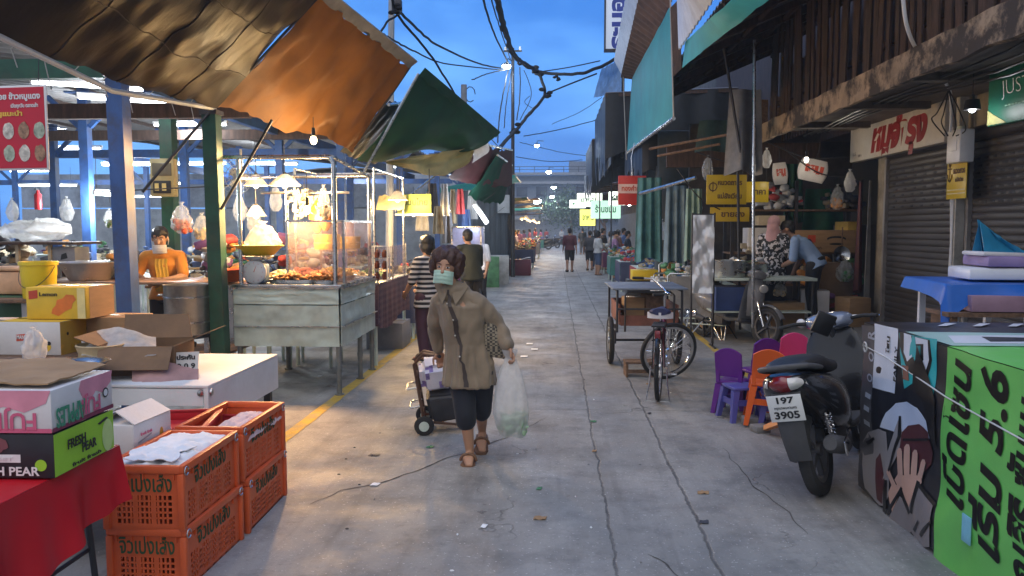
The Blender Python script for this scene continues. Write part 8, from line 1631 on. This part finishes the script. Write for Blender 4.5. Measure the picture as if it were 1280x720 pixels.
street_lamp('street lamp hanging over the road, second highest',at(671,182,42),200,.13); street_lamp('street lamp over the road below the second highest',at(686,215,55),200,.17); street_lamp('street lamp low over the far end of the road',at(692,234,70),300,.2); street_lamp('street lamp nearest the haze at the end of the road',at(690,246,85),300,.22); street_lamp('bright lamp over the far market-side stalls',at(671,251,46),200,.24)
GC2='dark overhead cables'
black_c=mat('cable_black',(.006,.006,.007),rough=.9,bump=0)
TH=[(618,-14,13),(630,32,17),(642,67,22),(657,80,25),(673,90,26.5)]
cable('thick bundle of black cables coming in over the street to the knot',[at(*p) for p in TH],.055,black_c,jit=.03); cable('second strand twisted along the thick black bundle',[at(p[0]-2,p[1]+2,p[2]) for p in TH],.035,black_c,jit=.08)
cable('heavy black cable sagging from the knot to the white signboard',[at(673,90,26.5),at(697,92,26),at(725,92,25),at(752,83,24.5),at(775,70,24)],.05,black_c,jit=.03)
cable('black cable dropping from the knot and running down to the market roofs',[at(673,90,26.5),at(681,118,26),at(664,140,25),at(646,161,23),at(622,187,20)],.05,black_c,jit=.03)
cable('thinner cable from the lower knot up to the signboard',[at(683,117,26),at(715,104,25.5),at(746,92,25)],.025,black_c)
cable('pair cable above the heavy one, near the signboard',[at(673,90,26.5),at(712,84,26),at(750,76,25)],.018,black_c)
for i,(pts,r_) in enumerate((([(488,-8,11),(500,22,12),(540,72,14),(575,128,17)],.02),([(494,12,11.5),(503,18,12),(545,55,16),(600,80,22),(634,86,26.5)],.022),([(476,40,11),(486,26,11.5),(500,17,12)],.016),([(478,42,11),(510,60,14),(560,80,19),(632,88,26.5)],.016),([(590,100,20),(610,92,23),(632,87,26.5)],.015),([(602,-8,14),(617,40,19),(636,80,26)],.022),([(612,-8,14),(625,35,19),(638,74,26)],.014),([(560,115,19),(600,160,22),(640,200,27)],.012),([(636,84,26.6),(630,112,26),(624,150,25),(622,178,23)],.02),([(640,86,26.8),(634,120,26),(630,160,25)],.015),([(650,84,26),(650,120,26),(646,150,25)],.018),([(655,88,26),(664,118,26),(650,150,25)],.012),([(662,120,26),(656,128,26),(667,138,26),(655,150,25.6)],.010),([(655,170,25),(700,162,26),(745,150,27)],.014),([(650,178,30),(700,190,34),(736,195,34)],.012),([(645,196,30),(690,202,34),(728,200,34)],.014),([(690,155,30),(725,140,28),(752,122,26)],.010))):
 cable(['thin cable crossing the sky to the small concrete pole','thin cable sagging from the eave toward the bright pole lamp','short cable curl above the grey rolled eave','thin cable between the grey eave and the pole lamp','loose cable end near the pole lamp','outer straight cable beside the thick bundle','inner straight cable beside the thick bundle','faint cable from the green eave to the pole','drop wire on the market side of the pole','second drop wire beside the pole','drop wire under the thick bundle','slack wire inside the cable triangle','curled wire in the cable triangle','faint cable running from the lower knot to the dark roofs','far faint cable spanning the street','lowest faint cable spanning the street','short faint cable under the blue sheet'][i],[at(*p) for p in pts],r_,black_c,jit=.015)
for i,(px,py,Y,s) in enumerate(((673,90,26.4,.16),(682,117,26,.14),(646,161,23,.13),(696,97,26,.09),(494,10,11.5,.07))):
 b=MB(); c=at(px,py,Y); [b.ball(c+V((rr.uniform(-1,1)*s,0,rr.uniform(-1,1)*s)),(s*.7,s*.4,s*.45),8,6) for _ in range(5)]; tag(b.build('cable_joint',black_c),['big taped knot where the thick cables meet','lower taped knot of the cable triangle','taped joint above the maroon awning','small joint on the heavy sagging cable','small joint at the edge of the grey eave'][i],'cable joint')
p2=thing('utility_pole','short concrete pole top with a wire loop behind the green awning','pole',(at(580,140,32).x,32,0)); b=MB(); b.tube([(0,0,0),(0,0,at(580,106,32).z)],[.16,.12],10); b.build('shaft',pole_c,p2); b=MB(); b.tube([(0.1,0,at(580,112,32).z+.12*math.sin(k)) if False else (.25+.2*math.cos(k),0,at(580,118,32).z+.3*math.sin(k)) for k in [i*.6 for i in range(10)]],.02,6); b.build('wire_loop',black_c,p2)
ba=thing('utility_pole','grey pole arm with fittings at the top of the sky beside the eave','pole',(at(478,30,13).x,13.2,0)); b=MB(); b.tube([(0,0,0),(.12,0,at(478,-30,13.2).z)],[.07,.05],8); b.build('shaft',mat('pole_pale',(.35,.38,.42)),ba); b=MB(); b.rbox((.2,0,at(478,8,13.2).z),(.16,.12,.2),.02); b.build('fitting',dark_iron,ba)
# building closing the street
eb=thing('end_building','blue grey four storey building closing the far end of the street','building',(0,112,0)); ebm=mat('far_facade',(.20,.23,.28),rough=.8,var=.2)
b=MB(); b.box((-2,114,4.4),(34,8,8.8)); b.build('wall',ebm,eb,world=True)
b=MB(); [b.box((-2,109.6,z),(34.4,.9,.35)) for z in (3.0,5.4,7.8,9.0)]; b.build('ledge',mat('far_ledge',(.28,.30,.34)),eb,world=True)
b=MB(); b.box((-2,109.9,10.0),(30,.1,.08)); b.box((-2,109.9,9.6),(30,.1,.06)); [b.box((-17+2*k,109.9,9.6),(.08,.08,.9)) for k in range(16)]; b.build('roof_rail',dark_iron,eb,world=True)
for z in (3.9,6.3):
 for k in range(11): b=MB(); b.rbox((-15.5+2.7*k,109.97,z+.3),(1.5,.1,1.3),.02); b.build('window',mat('far_window',(.05,.06,.085),rough=.2),eb,world=True)
b=MB(); b.box((3.5,113,9.8),(3.5,4,2.0)); b.build('stair_tower',ebm,eb,world=True); b=MB(); b.cyl((5.2,112,9),(5.2,112,12.4),.05,seg=6); b.build('antenna',dark_iron,eb,world=True)
def far_tree(label,c,h,r_,seed):
 t=thing('street_tree',label,'tree',c); rr=random.Random(seed); b=MB(); b.tube([(0,0,0),(.1,0,h*.3),(0,.1,h*.6)],[.22,.16,.08],8); [b.tube([(0,0,h*.35),(rr.uniform(-1,1)*r_*.6,rr.uniform(-1,1)*r_*.6,h*.75)],[.09,.03],6) for _ in range(5)]; b.build('trunk',old_wood,t)
 b=MB(); cl=[(rr.gauss(0,.45)*r_,rr.gauss(0,.45)*r_,h*.72+rr.gauss(0,.2)*h*.6) for _ in range(20)]
 for _ in range(2600):
  c_=cl[rr.randrange(20)]; p=V((c_[0]+rr.gauss(0,.22)*r_,c_[1]+rr.gauss(0,.22)*r_,c_[2]+rr.gauss(0,.16)*r_)); a=V((rr.uniform(-1,1),rr.uniform(-1,1),rr.uniform(-1,1))).normalized()*.16; d=a.orthogonal().normalized()*.09; b._add([p-a,p+d,p+a,p-d],[(0,1,2,3)])
 b.build('crown',mat('tree_leaf',(.045,.075,.04),var=.4,bump=0),t); return t
far_tree('hazy green tree at the far end of the road',(1.6,88,0),6.0,3.0,2); far_tree('smaller hazy tree beside the far shop row',(4.6,78,0),5.2,2.2,5)
for i,(x,y,yw) in enumerate(((-.6,62,.4),(.1,66,-.3),(.9,70,.2))): scooter(['far scooter parked across the end of the road, market side','far dark scooter parked in the middle of the road end','far scooter parked nearest the hazy tree'][i],(x,y,0),(0,R(-6),yw+1.3),gloss_black,plate=False)
# bluish evening haze
hz_=MB(); hz_.keep=True; hz_.box((0,95,10),(120,250,23)); hm=bpy.data.materials.new('haze_air'); hm.use_nodes=True; nt=hm.node_tree; nt.nodes.clear(); o_=nt.nodes.new('ShaderNodeOutputMaterial'); pv=nt.nodes.new('ShaderNodeVolumePrincipled')
pv.inputs['Color'].default_value=(.70,.84,1.0,1); pv.inputs['Density'].default_value=HAZE; nt.links.new(pv.outputs[0],o_.inputs['Volume'])
if HAZE>0: o=hz_.build('haze',hm); o['kind']='stuff'
